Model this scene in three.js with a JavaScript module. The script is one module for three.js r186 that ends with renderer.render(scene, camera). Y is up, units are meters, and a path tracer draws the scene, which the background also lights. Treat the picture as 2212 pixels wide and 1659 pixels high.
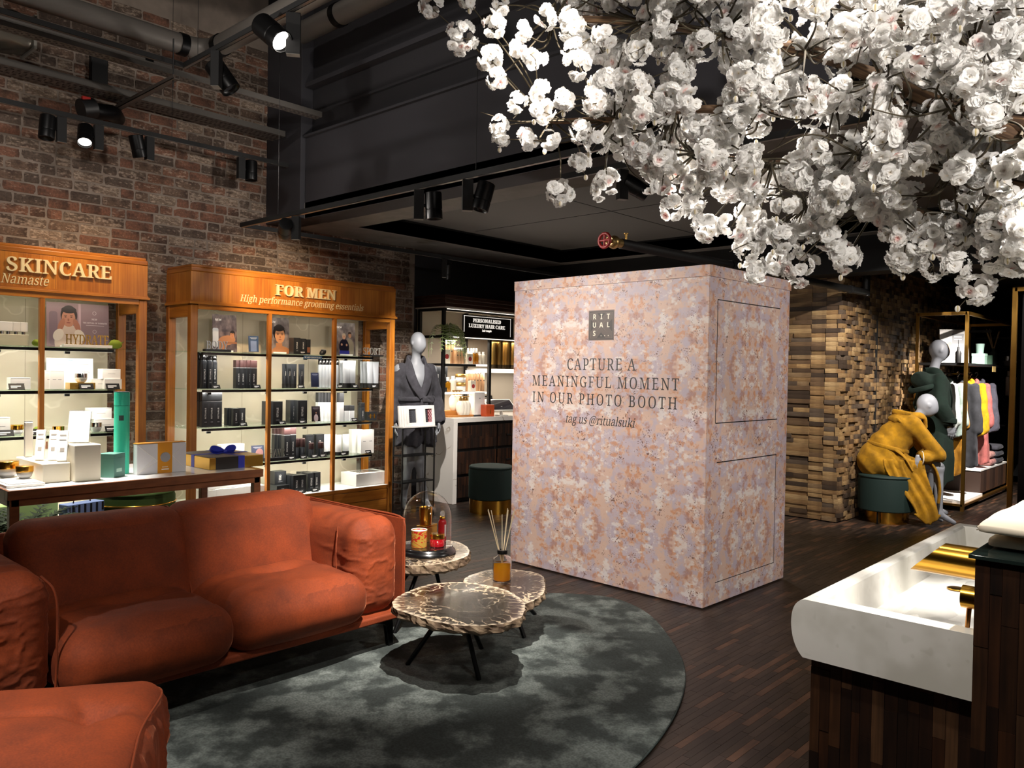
import * as THREE from 'three';
import { mergeGeometries, mergeVertices, toCreasedNormals } from 'three/addons/utils/BufferGeometryUtils.js';
import { RoundedBoxGeometry } from 'three/addons/geometries/RoundedBoxGeometry.js';
import { FontLoader } from 'three/addons/loaders/FontLoader.js';
import { TextGeometry } from 'three/addons/geometries/TextGeometry.js';
import { RectAreaLightUniformsLib } from 'three/addons/lights/RectAreaLightUniformsLib.js';

// ---------- camera ----------
const W = 2212, H = 1659, FOC = 1719.09, EYE = new THREE.Vector3(0, 1.5, 0);
const YAW = 47.343 * Math.PI / 180, PITCH = -0.984 * Math.PI / 180, ROLL = 1.0092 * Math.PI / 180;
const FWD = new THREE.Vector3(Math.sin(YAW) * Math.cos(PITCH), Math.sin(PITCH), -Math.cos(YAW) * Math.cos(PITCH));
const R0 = new THREE.Vector3().crossVectors(FWD, new THREE.Vector3(0, 1, 0)).normalize();
const U0 = new THREE.Vector3().crossVectors(R0, FWD);
const RIGHT = R0.clone().multiplyScalar(Math.cos(ROLL)).addScaledVector(U0, Math.sin(ROLL));
const UPV = U0.clone().multiplyScalar(Math.cos(ROLL)).addScaledVector(R0, -Math.sin(ROLL));
const camera = new THREE.PerspectiveCamera(2 * Math.atan(H / 2 / FOC) * 180 / Math.PI, W / H, 0.05, 60);
camera.position.copy(EYE); camera.up.copy(UPV); camera.lookAt(EYE.clone().add(FWD));

const scene = new THREE.Scene();
scene.background = new THREE.Color(0x000000);
const renderer = new THREE.WebGLRenderer({ antialias: true });
renderer.toneMapping = THREE.LinearToneMapping;
renderer.toneMappingExposure = 1.0;
renderer.shadowMap.enabled = true;
RectAreaLightUniformsLib.init();

// ---------- room lights that are out of view (ceiling spots of the shop, aimed as its own are) ----------
const V = (x, y, z) => new THREE.Vector3(x, y, z);
function spot(from, to, power, deg, color = 0xfff1de, soft = 0.5, radius = 1.5) {
  const l = new THREE.SpotLight(color, power, 0, deg * Math.PI / 360, soft, 2);
  l.position.copy(from); l.target.position.copy(to);
  l.castShadow = true; l.shadow.radius = radius; l.shadow.mapSize.set(1024, 1024); l.shadow.bias = -0.0005;
  scene.add(l, l.target); return l;
}
function area(from, to, w, h, power, color = 0xfff1de) {
  const l = new THREE.RectAreaLight(color, power, w, h);
  l.position.copy(from); l.lookAt(to); scene.add(l); return l;
}
const WARM = 0xffd9a8, NEUT = 0xfff6ec, COOL = 0xfff8f0;
const LED = 70, NICHE = 16;
const at0 = (px, py, d) => EYE.clone().addScaledVector(RIGHT, (px - W / 2) / FOC * d).addScaledVector(UPV, -(py - H / 2) / FOC * d).addScaledVector(FWD, d);
spot(V(1.9, 3.7, -1.5), V(3.0, .2, -3.5), 115, 38, NEUT, 1, 1.2);     // sofa end, tables and rug
spot(V(1.2, 3.7, -.6), V(2.3, 0, -2.2), 12, 90, NEUT, 1, 3);          // rug and floor, wide
spot(V(-.6, 3.5, -2.2), V(.45, .4, -2.75), 55, 34, NEUT, .9, 2);      // pouf
spot(V(2.3, 2.5, -4.9), V(4.5, 1.0, -3.2), 28, 72, NEUT, .9, 3);      // booth front
spot(V(5.6, 2.75, .6), V(5.1, 1.1, -2.5), 20, 66, NEUT, .9, 2);       // booth side
spot(V(2.2, 2.95, -5.75), V(2.25, 2.28, -6.41), 5, 80, WARM, .9, 2);  // SKINCARE header
spot(V(1.2, 3.2, -5.3), V(1.4, 2.6, -6.9), 3.2, 120, NEUT, 1, 2);       // brick wall
spot(V(3.6, 3.2, -5.0), V(3.0, 3.2, -6.9), 3.2, 120, NEUT, 1, 2);
spot(V(.8, 4.3, -3.2), V(2.6, 4.6, -5.6), 10, 110, NEUT, 1, 3);       // ducts and pipes
spot(V(.5, 3.0, -5.0), V(4.1, 3.3, -4.0), 9, 80, NEUT, 1, 3);        // bulkhead
spot(V(6.2, .9, -5.2), V(6.0, 2.9, -4.6), 3.5, 130, NEUT, 1, 3);      // light thrown up to the lowered ceiling
spot(V(.9, 2.7, .9), V(3.0, 2.25, -1.7), 24, 74, COOL, .8, 3);        // blossom
spot(at0(1470, 380, 3.75), at0(1600, 480, 2.9), 8, 110, COOL, .6, 2); // blossom from the lamp behind it
spot(at0(1760, -220, 2.7), at0(1760, 200, 2.5), 5, 100, COOL, .8, 2); // blossom from above
spot(V(2.9, 2.75, -.25), V(2.7, .8, -.68), 26, 50, COOL, .6, 1.5);    // basin
spot(V(.6, 3.4, -1.0), V(2.3, .6, -.5), 12, 60, NEUT, .9, 2);         // partition and basin front
spot(V(1.5, 3.6, -5.15), V(1.55, .9, -4.9), 130, 24, NEUT, .8, 1);      // display table
spot(V(8.0, 2.7, -1.2), V(7.6, 0, -2.2), 34, 80, NEUT, .9, 2);        // floor before the wood wall
spot(V(1.9, 3.2, -5.3), V(1.85, .3, -5.75), 22, 50, NEUT, .8, 1.5);   // behind the display table
spot(V(6.9, 2.75, -1.6), V(8.6, .9, -3.2), 44, 60, NEUT, .5, 1);      // wood wall
spot(V(4.7, 2.6, -5.2), V(5.5, 1.2, -6.45), 24, 50, NEUT, .6, 1);     // grey robe
spot(V(9.0, 2.7, -1.0), V(9.4, .9, -2.5), 21, 60, NEUT, .5, 1);       // mannequins
spot(V(9.6, 2.7, -1.4), V(10.8, .9, -2.6), 80, 60, NEUT, .5, 1);      // rack
spot(V(7.6, 2.75, -4.8), V(6.6, 0, -4.9), 16, 110, NEUT, .9, 2);      // floor by the counter
// ---------- helpers ----------
function rng(seed) { let a = seed >>> 0; return () => { a = (a + 0x6D2B79F5) >>> 0; let t = Math.imul(a ^ (a >>> 15), 1 | a); t = (t + Math.imul(t ^ (t >>> 7), 61 | t)) ^ t; return ((t ^ (t >>> 14)) >>> 0) / 4294967296; }; }
const rnd = rng(7); const rr = (a, b, f = rnd) => a + (b - a) * f();
const clamp = (x, a, b) => Math.min(b, Math.max(a, x)), lerp = (a, b, t) => a + (b - a) * t;
const sstep = (a, b, x) => { const t = clamp((x - a) / (b - a), 0, 1); return t * t * (3 - 2 * t); };
// a pixel of the 2212x1659 frame to a point of the shop, on a known plane
function ray(px, py) { return RIGHT.clone().multiplyScalar((px - W / 2) / FOC).addScaledVector(UPV, -(py - H / 2) / FOC).add(FWD); }
function onz(px, py, z) { const d = ray(px, py); return EYE.clone().addScaledVector(d, (z - EYE.z) / d.z); }
function onx(px, py, x) { const d = ray(px, py); return EYE.clone().addScaledVector(d, (x - EYE.x) / d.x); }
function ony(px, py, y) { const d = ray(px, py); return EYE.clone().addScaledVector(d, (y - EYE.y) / d.y); }
function deep(px, py, depth) { return EYE.clone().addScaledVector(ray(px, py), depth); }

const used = {};
function numbered(n) { const k = used[n] = (used[n] ?? -1) + 1; return k ? n + '_' + String(k).padStart(3, '0') : n; }
function tag(o, label, category, group) { o.userData.label = label; o.userData.category = category; if (group) o.userData.group = group; return o; }
function thing(name, label, category, pos = [0, 0, 0], turn = 0, group) {
  const o = new THREE.Group(); o.name = numbered(name); o.position.set(...pos); o.rotation.y = turn; scene.add(o); return tag(o, label, category, group);
}
function part(parent, name, geo, mat, label) {
  const m = new THREE.Mesh(geo, mat); m.name = name; m.castShadow = m.receiveShadow = true; if (label) m.userData.label = label; parent.add(m); return m;
}
function solo(name, geo, mat, label, category, pos = [0, 0, 0], turn = 0, group) {
  const m = new THREE.Mesh(geo, mat); m.name = numbered(name); m.castShadow = m.receiveShadow = true; m.position.set(...pos); m.rotation.y = turn; scene.add(m); return tag(m, label, category, group);
}
function struct(name, geo, mat) { const m = new THREE.Mesh(geo, mat); m.name = numbered(name); m.castShadow = m.receiveShadow = true; m.userData.kind = 'structure'; scene.add(m); return m; }
function structGroup(name) { const m = new THREE.Group(); m.name = numbered(name); m.userData.kind = 'structure'; scene.add(m); return m; }
function copy(o, label, pos, turn, group) { const c = o.clone(); c.name = numbered(o.name.replace(/_\d{3}$/, '')); c.userData = { ...o.userData }; if (label) c.userData.label = label; if (group) c.userData.group = group; if (pos) c.position.set(...pos); if (turn !== undefined) c.rotation.y = turn; scene.add(c); return c; }

// geometry: everything non-indexed with uv in metres
function uvBox(g, s = 1, ox = 0, oy = 0) {
  g = g.index ? g.toNonIndexed() : g; const p = g.attributes.position; const uv = new Float32Array(p.count * 2);
  const a = V(), b = V(), c = V(), n = V();
  for (let i = 0; i < p.count; i += 3) {
    a.fromBufferAttribute(p, i); b.fromBufferAttribute(p, i + 1); c.fromBufferAttribute(p, i + 2);
    n.subVectors(b, a).cross(c.sub(a)); const ax = Math.abs(n.x), ay = Math.abs(n.y), az = Math.abs(n.z);
    for (let k = 0; k < 3; k++) {
      const x = p.getX(i + k), y = p.getY(i + k), z = p.getZ(i + k);
      const [u, v] = ax > ay && ax > az ? [z, y] : ay > az ? [x, z] : [x, y];
      uv[(i + k) * 2] = u * s + ox; uv[(i + k) * 2 + 1] = v * s + oy;
    }
  }
  g.setAttribute('uv', new THREE.BufferAttribute(uv, 2)); return g;
}
function box(x0, x1, y0, y1, z0, z1, r = 0) {
  const w = x1 - x0, h = y1 - y0, d = z1 - z0;
  const g = r ? new RoundedBoxGeometry(w, h, d, 1, Math.min(r, w / 2.01, h / 2.01, d / 2.01)) : new THREE.BoxGeometry(w, h, d);
  g.translate((x0 + x1) / 2, (y0 + y1) / 2, (z0 + z1) / 2); return uvBox(g);
}
const cbox = (w, h, d, x = 0, y = 0, z = 0, r = 0) => box(x - w / 2, x + w / 2, y, y + h, z - d / 2, z + d / 2, r);
function cyl(r0, r1, h, x = 0, y = 0, z = 0, n = 24) { const g = new THREE.CylinderGeometry(r1, r0, h, n); g.translate(x, y + h / 2, z); return flat(g); }
function flat(g) { const q = g.index ? g.toNonIndexed() : g; if (!q.attributes.uv) uvBox(q); return q; }
function lathe(pts, n = 32, x = 0, y = 0, z = 0) { const g = new THREE.LatheGeometry(pts.map(p => new THREE.Vector2(p[0], p[1])), n); g.translate(x, y, z); return flat(g); }
function bar(a, b, r, n = 8, r1 = r) {
  const d = V().subVectors(b, a), L = d.length(); const g = new THREE.CylinderGeometry(r1, r, L, n); g.translate(0, L / 2, 0);
  g.applyQuaternion(new THREE.Quaternion().setFromUnitVectors(V(0, 1, 0), d.normalize())); g.translate(a.x, a.y, a.z); return flat(g);
}
function beam(a, b, w, h) { // square bar between two points, h along up
  const d = V().subVectors(b, a), L = d.length(); const g = new THREE.BoxGeometry(w, h, L); const m = new THREE.Matrix4().lookAt(a, b, Math.abs(d.y) > .9 * L ? V(0, 0, 1) : V(0, 1, 0));
  g.applyMatrix4(m); g.translate((a.x + b.x) / 2, (a.y + b.y) / 2, (a.z + b.z) / 2); return uvBox(g);
}
function tube(pts, r, n = 8, seg = pts.length * 6, closed = false) { return flat(new THREE.TubeGeometry(new THREE.CatmullRomCurve3(pts, closed), seg, r, n, closed)); }
function taperTube(pts, r0, r1, n = 7, seg = pts.length * 5, rough = 0) {
  const c = new THREE.CatmullRomCurve3(pts), g = new THREE.TubeGeometry(c, seg, 1, n, false), p = g.attributes.position;
  const L = c.getSpacedPoints(seg);
  for (let i = 0; i <= seg; i++) { const q = c.getPointAt(i / seg); const r = lerp(r0, r1, i / seg);
    for (let j = 0; j <= n; j++) { const k = i * (n + 1) + j; const f = r * (1 + rough * Math.sin(i * 1.7 + (j % n) * 2.1) * .5 + rough * Math.sin(i * .6 + (j % n) * 1.3) * .5); p.setXYZ(k, q.x + (p.getX(k) - q.x) * f, q.y + (p.getY(k) - q.y) * f, q.z + (p.getZ(k) - q.z) * f); } }
  g.computeVertexNormals(); return flat(g);
}
const merge = (...a) => mergeGeometries(a.flat().map(g => { const q = g.index ? g.toNonIndexed() : g; for (const k of Object.keys(q.attributes)) if (!['position', 'normal', 'uv', 'color'].includes(k)) q.deleteAttribute(k); return q; }));
function extrude(shape, depth, bevel = 0, curve = 12) { return flat(new THREE.ExtrudeGeometry(shape, { depth, bevelEnabled: bevel > 0, bevelSize: bevel, bevelThickness: bevel, bevelSegments: 1, curveSegments: curve })); }
const poly = pts => new THREE.Shape(pts.map(p => new THREE.Vector2(p[0], p[1])));
function quad(w, h) { return new THREE.PlaneGeometry(w, h).toNonIndexed(); }
// flat print: a thin slab whose front carries uv 0..1
function printSlab(w, h, d) {
  const g = new THREE.BoxGeometry(w, h, d).toNonIndexed(); const p = g.attributes.position, uv = g.attributes.uv;
  for (let i = 0; i < p.count; i++) uv.setXY(i, p.getX(i) / w + .5, p.getY(i) / h + .5); g.translate(0, h / 2, 0); return g;
}
function smooth(g) { g = g.clone(); g.deleteAttribute('normal'); g.deleteAttribute('uv'); g = mergeVertices(g, 1e-5); g.computeVertexNormals(); return uvBoxKeep(g); }
function uvBoxKeep(g) { const n = g.toNonIndexed(); const nn = n.attributes.normal.clone(); const q = uvBox(n); q.setAttribute('normal', nn); return q; }
// a puffed cushion: rounded block, bulging by b = [x, y, z], vertices moved by f(p, n)
function cushion(w, h, d, r, b, f, seg = 22) {
  let g = new THREE.BoxGeometry(w, h, d, seg, Math.max(6, Math.round(seg * h / w)), seg); g.deleteAttribute('uv'); g.deleteAttribute('normal'); g = mergeVertices(g, 1e-5);
  const p = g.attributes.position, q = V(), c = V(), n = V();
  for (let i = 0; i < p.count; i++) {
    q.fromBufferAttribute(p, i); c.set(clamp(q.x, -w / 2 + r, w / 2 - r), clamp(q.y, -h / 2 + r, h / 2 - r), clamp(q.z, -d / 2 + r, d / 2 - r));
    n.subVectors(q, c); if (n.lengthSq() > 1e-12) { n.normalize(); q.copy(c).addScaledVector(n, r); }
    const ux = 2 * q.x / w, uy = 2 * q.y / h, uz = 2 * q.z / d;
    q.x += b[0] * ux * (1 - uy * uy) * (1 - uz * uz); q.y += b[1] * uy * (1 - ux * ux) * (1 - uz * uz); q.z += b[2] * uz * (1 - ux * ux) * (1 - uy * uy);
    if (f) f(q, ux, uy, uz, n); p.setXYZ(i, q.x, q.y, q.z);
  }
  g.computeVertexNormals(); return uvBoxKeep(g);
}
// surface of a distance field by surface nets
function nets(sdf, lo, hi, cell) {
  const nx = Math.ceil((hi[0] - lo[0]) / cell) + 1, ny = Math.ceil((hi[1] - lo[1]) / cell) + 1, nz = Math.ceil((hi[2] - lo[2]) / cell) + 1;
  const F = new Float32Array(nx * ny * nz); let q = 0;
  for (let k = 0; k < nz; k++) for (let j = 0; j < ny; j++) for (let i = 0; i < nx; i++, q++) F[q] = sdf(lo[0] + i * cell, lo[1] + j * cell, lo[2] + k * cell);
  const id = new Int32Array(nx * ny * nz).fill(-1), P = [], I = []; const sx = 1, sy = nx, sz = nx * ny;
  const off = [0, sx, sy, sx + sy, sz, sx + sz, sy + sz, sx + sy + sz];
  for (let k = 0; k < nz - 1; k++) for (let j = 0; j < ny - 1; j++) for (let i = 0; i < nx - 1; i++) {
    const o = i + j * sy + k * sz; let m = 0; for (let c = 0; c < 8; c++) if (F[o + off[c]] < 0) m |= 1 << c; if (m === 0 || m === 255) continue;
    let x = 0, y = 0, z = 0, n = 0;
    for (let a = 0; a < 8; a++) for (const bit of [1, 2, 4]) { if (a & bit) continue; const b = a | bit; const fa = F[o + off[a]], fb = F[o + off[b]]; if ((fa < 0) === (fb < 0)) continue; const t = fa / (fa - fb); x += (a & 1) + (bit === 1 ? t : 0); y += ((a >> 1) & 1) + (bit === 2 ? t : 0); z += ((a >> 2) & 1) + (bit === 4 ? t : 0); n++; }
    id[o] = P.length / 3; P.push(lo[0] + (i + x / n) * cell, lo[1] + (j + y / n) * cell, lo[2] + (k + z / n) * cell);
  }
  for (let k = 1; k < nz - 1; k++) for (let j = 1; j < ny - 1; j++) for (let i = 1; i < nx - 1; i++) {
    const o = i + j * sy + k * sz, s = F[o] < 0;
    for (const [d, u, v] of [[sx, sy, sz], [sy, sz, sx], [sz, sx, sy]]) { if ((F[o + d] < 0) === s) continue; const a = id[o - u - v], b = id[o - v], c = id[o], e = id[o - u]; if (a < 0 || b < 0 || c < 0 || e < 0) continue; if (s) I.push(a, b, c, a, c, e); else I.push(a, c, b, a, e, c); }
  }
  const g = new THREE.BufferGeometry(); g.setAttribute('position', new THREE.Float32BufferAttribute(P, 3)); g.setIndex(I); g.computeVertexNormals(); return g;
}
const smin = (a, b, k) => { const h = Math.max(k - Math.abs(a - b), 0) / k; return Math.min(a, b) - h * h * k * .25; };
function cap(x, y, z, a, b, ra, rb) { const dx = b[0] - a[0], dy = b[1] - a[1], dz = b[2] - a[2]; const t = clamp(((x - a[0]) * dx + (y - a[1]) * dy + (z - a[2]) * dz) / (dx * dx + dy * dy + dz * dz + 1e-9), 0, 1); return Math.hypot(x - a[0] - dx * t, y - a[1] - dy * t, z - a[2] - dz * t) - lerp(ra, rb, t); }
function ell(x, y, z, c, r) { const k = Math.hypot((x - c[0]) / r[0], (y - c[1]) / r[1], (z - c[2]) / r[2]); return (k - 1) * Math.min(r[0], r[1], r[2]); }

// ---------- noise and textures ----------
function noise2(seed, per, py = per) { const f = rng(seed), t = new Float32Array(per * py).map(() => f()); return (x, y) => { x *= per; y *= py; const xi = Math.floor(x), yi = Math.floor(y), u = x - xi, v = y - yi; const a = ((xi % per) + per) % per, b = (a + 1) % per, c = ((yi % py) + py) % py, d = (c + 1) % py; const su = u * u * (3 - 2 * u), sv = v * v * (3 - 2 * v); return lerp(lerp(t[a + c * per], t[b + c * per], su), lerp(t[a + d * per], t[b + d * per], su), sv); }; }
function fbm(seed, per, oct = 4, gain = .5) { const ns = []; for (let i = 0; i < oct; i++) ns.push(noise2(seed + i * 17, per << i)); return (x, y) => { let s = 0, a = 1, n = 0; for (const f of ns) { s += a * f(x, y); n += a; a *= gain; } return s / n; }; }
function tex(w, h, f, srgb = true, repeat = [1, 1]) {
  const d = new Uint8Array(w * h * 4); for (let j = 0, q = 0; j < h; j++) for (let i = 0; i < w; i++, q += 4) { const c = f(i / w, j / h); if (typeof c === 'number') d[q] = d[q + 1] = d[q + 2] = clamp(c, 0, 1) * 255; else { d[q] = clamp(c[0], 0, 1) * 255; d[q + 1] = clamp(c[1], 0, 1) * 255; d[q + 2] = clamp(c[2], 0, 1) * 255; } d[q + 3] = 255; }
  const t = new THREE.DataTexture(d, w, h); t.wrapS = t.wrapT = THREE.RepeatWrapping; t.magFilter = THREE.LinearFilter; t.minFilter = THREE.LinearMipmapLinearFilter; t.generateMipmaps = true; if (srgb) t.colorSpace = THREE.SRGBColorSpace; t.repeat.set(...repeat); t.needsUpdate = true; return t;
}
function canvasTex(w, h, draw) { const c = document.createElement('canvas'); c.width = w; c.height = h; const g = c.getContext('2d'); draw(g, w, h); const t = new THREE.CanvasTexture(c); t.colorSpace = THREE.SRGBColorSpace; return t; }
const mix3 = (a, b, t) => [lerp(a[0], b[0], t), lerp(a[1], b[1], t), lerp(a[2], b[2], t)];
const hex = h => [(h >> 16 & 255) / 255, (h >> 8 & 255) / 255, (h & 255) / 255];
const mat = (color, roughness = .6, metalness = 0, o = {}) => new THREE.MeshStandardMaterial({ color, roughness, metalness, ...o });
const phys = (color, roughness, o = {}) => new THREE.MeshPhysicalMaterial({ color, roughness, ...o });
// grain along v: fine streaks for wood
function woodTex(seed, a, b, w = 256, h = 512, sharp = 1) { const n1 = noise2(seed, 96, 5), n2 = fbm(seed + 5, 6, 4), n3 = noise2(seed + 9, 24, 3); return tex(w, h, (u, v) => { const s = n1(u, v) * .5 + n3(u + n2(u, v) * .05, v) * .5; const t = clamp((s * .7 + n2(u, v) * .5 - .25) * sharp, 0, 1); return mix3(a, b, t); }); }

const M = {};
M.black = mat(0x121213, .5); M.blackMatte = mat(0x161617, .85); M.blackMetal = mat(0x151516, .38, .6); M.blackGloss = mat(0x0c0c0d, .18);
M.white = mat(0xf2f0ec, .45); M.whiteGloss = mat(0xf6f5f2, .18); M.chrome = mat(0xd8dadc, .16, 1); M.gold = mat(0xd9a441, .2, 1); M.goldBrush = mat(0xb98d45, .34, 1); M.goldPaper = mat(0xd2a54a, .28, .9);
M.glass = phys(0xffffff, 0, { transmission: 1, thickness: 0, ior: 1.5 }); M.glassEdge = phys(0xf0faf6, .02, { transmission: 1, thickness: 0, ior: 1.5 });
M.acrylic = phys(0xffffff, .02, { transmission: 1, thickness: 0, ior: 1.4 });
M.greyMatte = mat(0x3b3c40, .6); M.silver = mat(0xb7bbc0, .35, .55); M.darkGrey = mat(0x26282c, .42); M.paper = mat(0xf4f2ee, .8);
M.skin = mat(0x9a9da4, .55);
// ---------- the room ----------
const BZ = -6.9, SOF = 2.845;
{
  const n = fbm(3, 8, 4);
  M.paintBlack = mat(0x2c2b2f, .75); M.paintDark = mat(0x343338, .8);
  M.soffit = mat(0x8a8580, .9, 0, { map: tex(256, 256, (u, v) => .8 + .2 * n(u, v)) });
  M.concrete = mat(0x353436, .9); M.wallRear = mat(0x4a4540, .9);
  M.mortar = mat(0x9a8c80, .95, 0, { map: tex(256, 256, (u, v) => .7 + .3 * n(u, v)) });
}
// floor of dark wooden strips
{
  const fl = structGroup('floor'); part(fl, 'subfloor', box(-2.2, 16.2, -.15, -.0105, -9.2, 3.2), mat(0x0f0c0a, .9));
  const t = woodTex(21, [.62, .58, .55], [1, .97, .93], 128, 256, 1.3); t.repeat.set(4, 4); t.rotation = Math.PI / 2;
  const sm = mat(0xffffff, .42, 0, { map: t }), SL = .24, SW = .034, f = rng(91);
  const pal = [0x362c25, 0x3d322b, 0x2d2520, 0x463a33, 0x322924, 0x64493a, 0x28211d, 0x3b312d].map(h => new THREE.Color(h));
  const all = [];
  for (let r = 0, z = -7.2; z < 1.2; z += SW, r++) { let x = -.4 - f() * SL; while (x < 13.5) { const L = SL; all.push([x + L / 2, z + SW / 2, pal[Math.floor(f() * pal.length)], f()]); x += L; } }
  const geo = box(-SL / 2 + .0007, SL / 2 - .0007, -.01, 0, -SW / 2 + .0006, SW / 2 - .0006);
  const near = all.filter(s => { const x = s[0], z = s[1]; return x > 1.7 && z > -2.6 && z < -1.1 && (x - 2.2) * .95 + (z + 1.7) * -.2 > .25; }).sort((a, b) => Math.hypot(a[0], a[1]) - Math.hypot(b[0], b[1])).slice(0, 300);
  const mats = pal.map(c => { const m = sm.clone(); m.color = c; return m; }), pick = new Set(near);
  for (const s of near) { const m = part(fl, 'strip', geo, mats[pal.indexOf(s[2])]); m.position.set(s[0], (s[3] - .5) * .0008, s[1]); }
  const rest = all.filter(s => !pick.has(s)), im = new THREE.InstancedMesh(geo, sm, rest.length), mx = new THREE.Matrix4();
  rest.forEach((s, i) => { mx.makeTranslation(s[0], (s[3] - .5) * .0008, s[1]); im.setMatrixAt(i, mx); im.setColorAt(i, s[2]); });
  im.name = 'strips'; im.userData.kind = 'stuff'; im.receiveShadow = true; fl.add(im);
}
// brick wall
{
  const wall = structGroup('wall_back'); part(wall, 'mortar', box(-2.2, 5.84, 0, 5.3, BZ - .2, BZ), M.mortar);
  const f = rng(5), n1 = fbm(11, 12, 4, .6), n2 = fbm(12, 5, 4), n3 = noise2(13, 60);
  const kinds = [[0x705040, .5], [0x645144, .52], [0x54473e, .56], [0x716052, .4], [0x735040, .6], [0x5f5146, .44]];
  const mats = kinds.map(([c, th], k) => mat(0xffffff, .92, 0, { map: tex(256, 256, (u, v) => { const a = n1(u * .6 + k * .13, v * 1.9) * .7 + n3(u * .5, v) * .3, b = n2(u, v + k * .3); let col = mix3(hex(c), hex(0x3a2c25), sstep(.45, .75, b) * .7); col = mix3(col, hex(0xa39384), sstep(th, th + .2, a) * .7); return col.map(q => q * (.86 + .28 * n3(u, v))); }) }));
  const R = .0845, geos = {}, mk = (w, seed) => {
    const g0 = rng(seed), nx = w > .15 ? 7 : 4, ny = 4, h = .0705, P = [], I = [];
    for (let j = 0; j <= ny; j++) for (let i = 0; i <= nx; i++) { const e = (i === 0 || i === nx) || (j === 0 || j === ny); const c = (i === 0 || i === nx) && (j === 0 || j === ny); P.push(-w / 2 + w * i / nx + (e ? (g0() - .5) * .004 + (c ? (i ? -.004 : .004) : 0) : (g0() - .5) * .008), -h / 2 + h * j / ny + (e ? (g0() - .5) * .0035 : (g0() - .5) * .006), (e ? .003 : .008) + (g0() - .5) * .006); }
    for (let j = 0; j < ny; j++) for (let i = 0; i < nx; i++) { const a = i + j * (nx + 1), b = a + 1, c = b + nx + 1, d = a + nx + 1; I.push(a, b, c, a, c, d); }
    const rim = []; for (let i = 0; i <= nx; i++) rim.push(i); for (let j = 1; j <= ny; j++) rim.push(nx + j * (nx + 1)); for (let i = nx - 1; i >= 0; i--) rim.push(i + ny * (nx + 1)); for (let j = ny - 1; j > 0; j--) rim.push(j * (nx + 1));
    const base = P.length / 3; for (const r of rim) P.push(P[r * 3], P[r * 3 + 1], -.012);
    rim.forEach((r, k) => { const k2 = (k + 1) % rim.length; I.push(rim[k2], r, base + k, rim[k2], base + k, base + k2); });
    let g = new THREE.BufferGeometry(); g.setAttribute('position', new THREE.Float32BufferAttribute(P, 3)); g.setIndex(I); g = toCreasedNormals(g, .9); const nn = g.attributes.normal.clone(); g = uvBox(g, 2.2, g0() * 5, g0() * 5); g.setAttribute('normal', nn); return g;
  };
  for (const w of [.222, .104]) geos[w] = [0, 1, 2, 3, 4, 5].map(k => mk(w, 40 + k + w * 1000));
  const list = [];
  for (let r = 0, y = .04; y < 4.5; y += R, r++) {
    let x = 1.0 + (r % 2) * .11 + Math.floor(f() * 3) * .05;
    while (x < 5.83) { let w = f() < .27 ? .104 : .222; if (x + w > 5.838) { if (x + .104 < 5.838) w = .104; else break; }
      const hid = (x > 3.15 && x < 4.98 && y < 2.25) || (x + w < 2.55 && y < 2.2); const k = Math.floor(f() * 6), m = Math.floor(Math.pow(f(), 1.1) * 6);
      if (!hid) list.push([x + w / 2, y, w, k, m, f()]); x += w + .0145; }
  }
  const big = [...list].filter(b => b[1] > 2.3 && b[0] > 1.5 && b[2] > .15).sort((a, b) => (a[0] + Math.abs(a[1] - 2.9) * .7) - (b[0] + Math.abs(b[1] - 2.9) * .7)).slice(0, 300), pick = new Set(big);
  for (const b of big) { const m = part(wall, 'brick', geos[b[2]][b[3]], mats[b[4]]); m.position.set(b[0], b[1], BZ + (b[5] - .5) * .006); m.rotation.z = (b[5] - .5) * .02; }
  const by = {};
  for (const b of list) if (!pick.has(b)) { const g = geos[b[2]][b[3]].clone(); g.translate(b[0], b[1], BZ + (b[5] - .5) * .006); (by[b[4]] ??= []).push(g); }
  const gs = Object.keys(by).map(k => merge(by[k])), g = mergeGeometries(gs, true); const m = part(wall, 'bricks', g, Object.keys(by).map(k => mats[k])); m.userData.kind = 'stuff';
}
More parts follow.
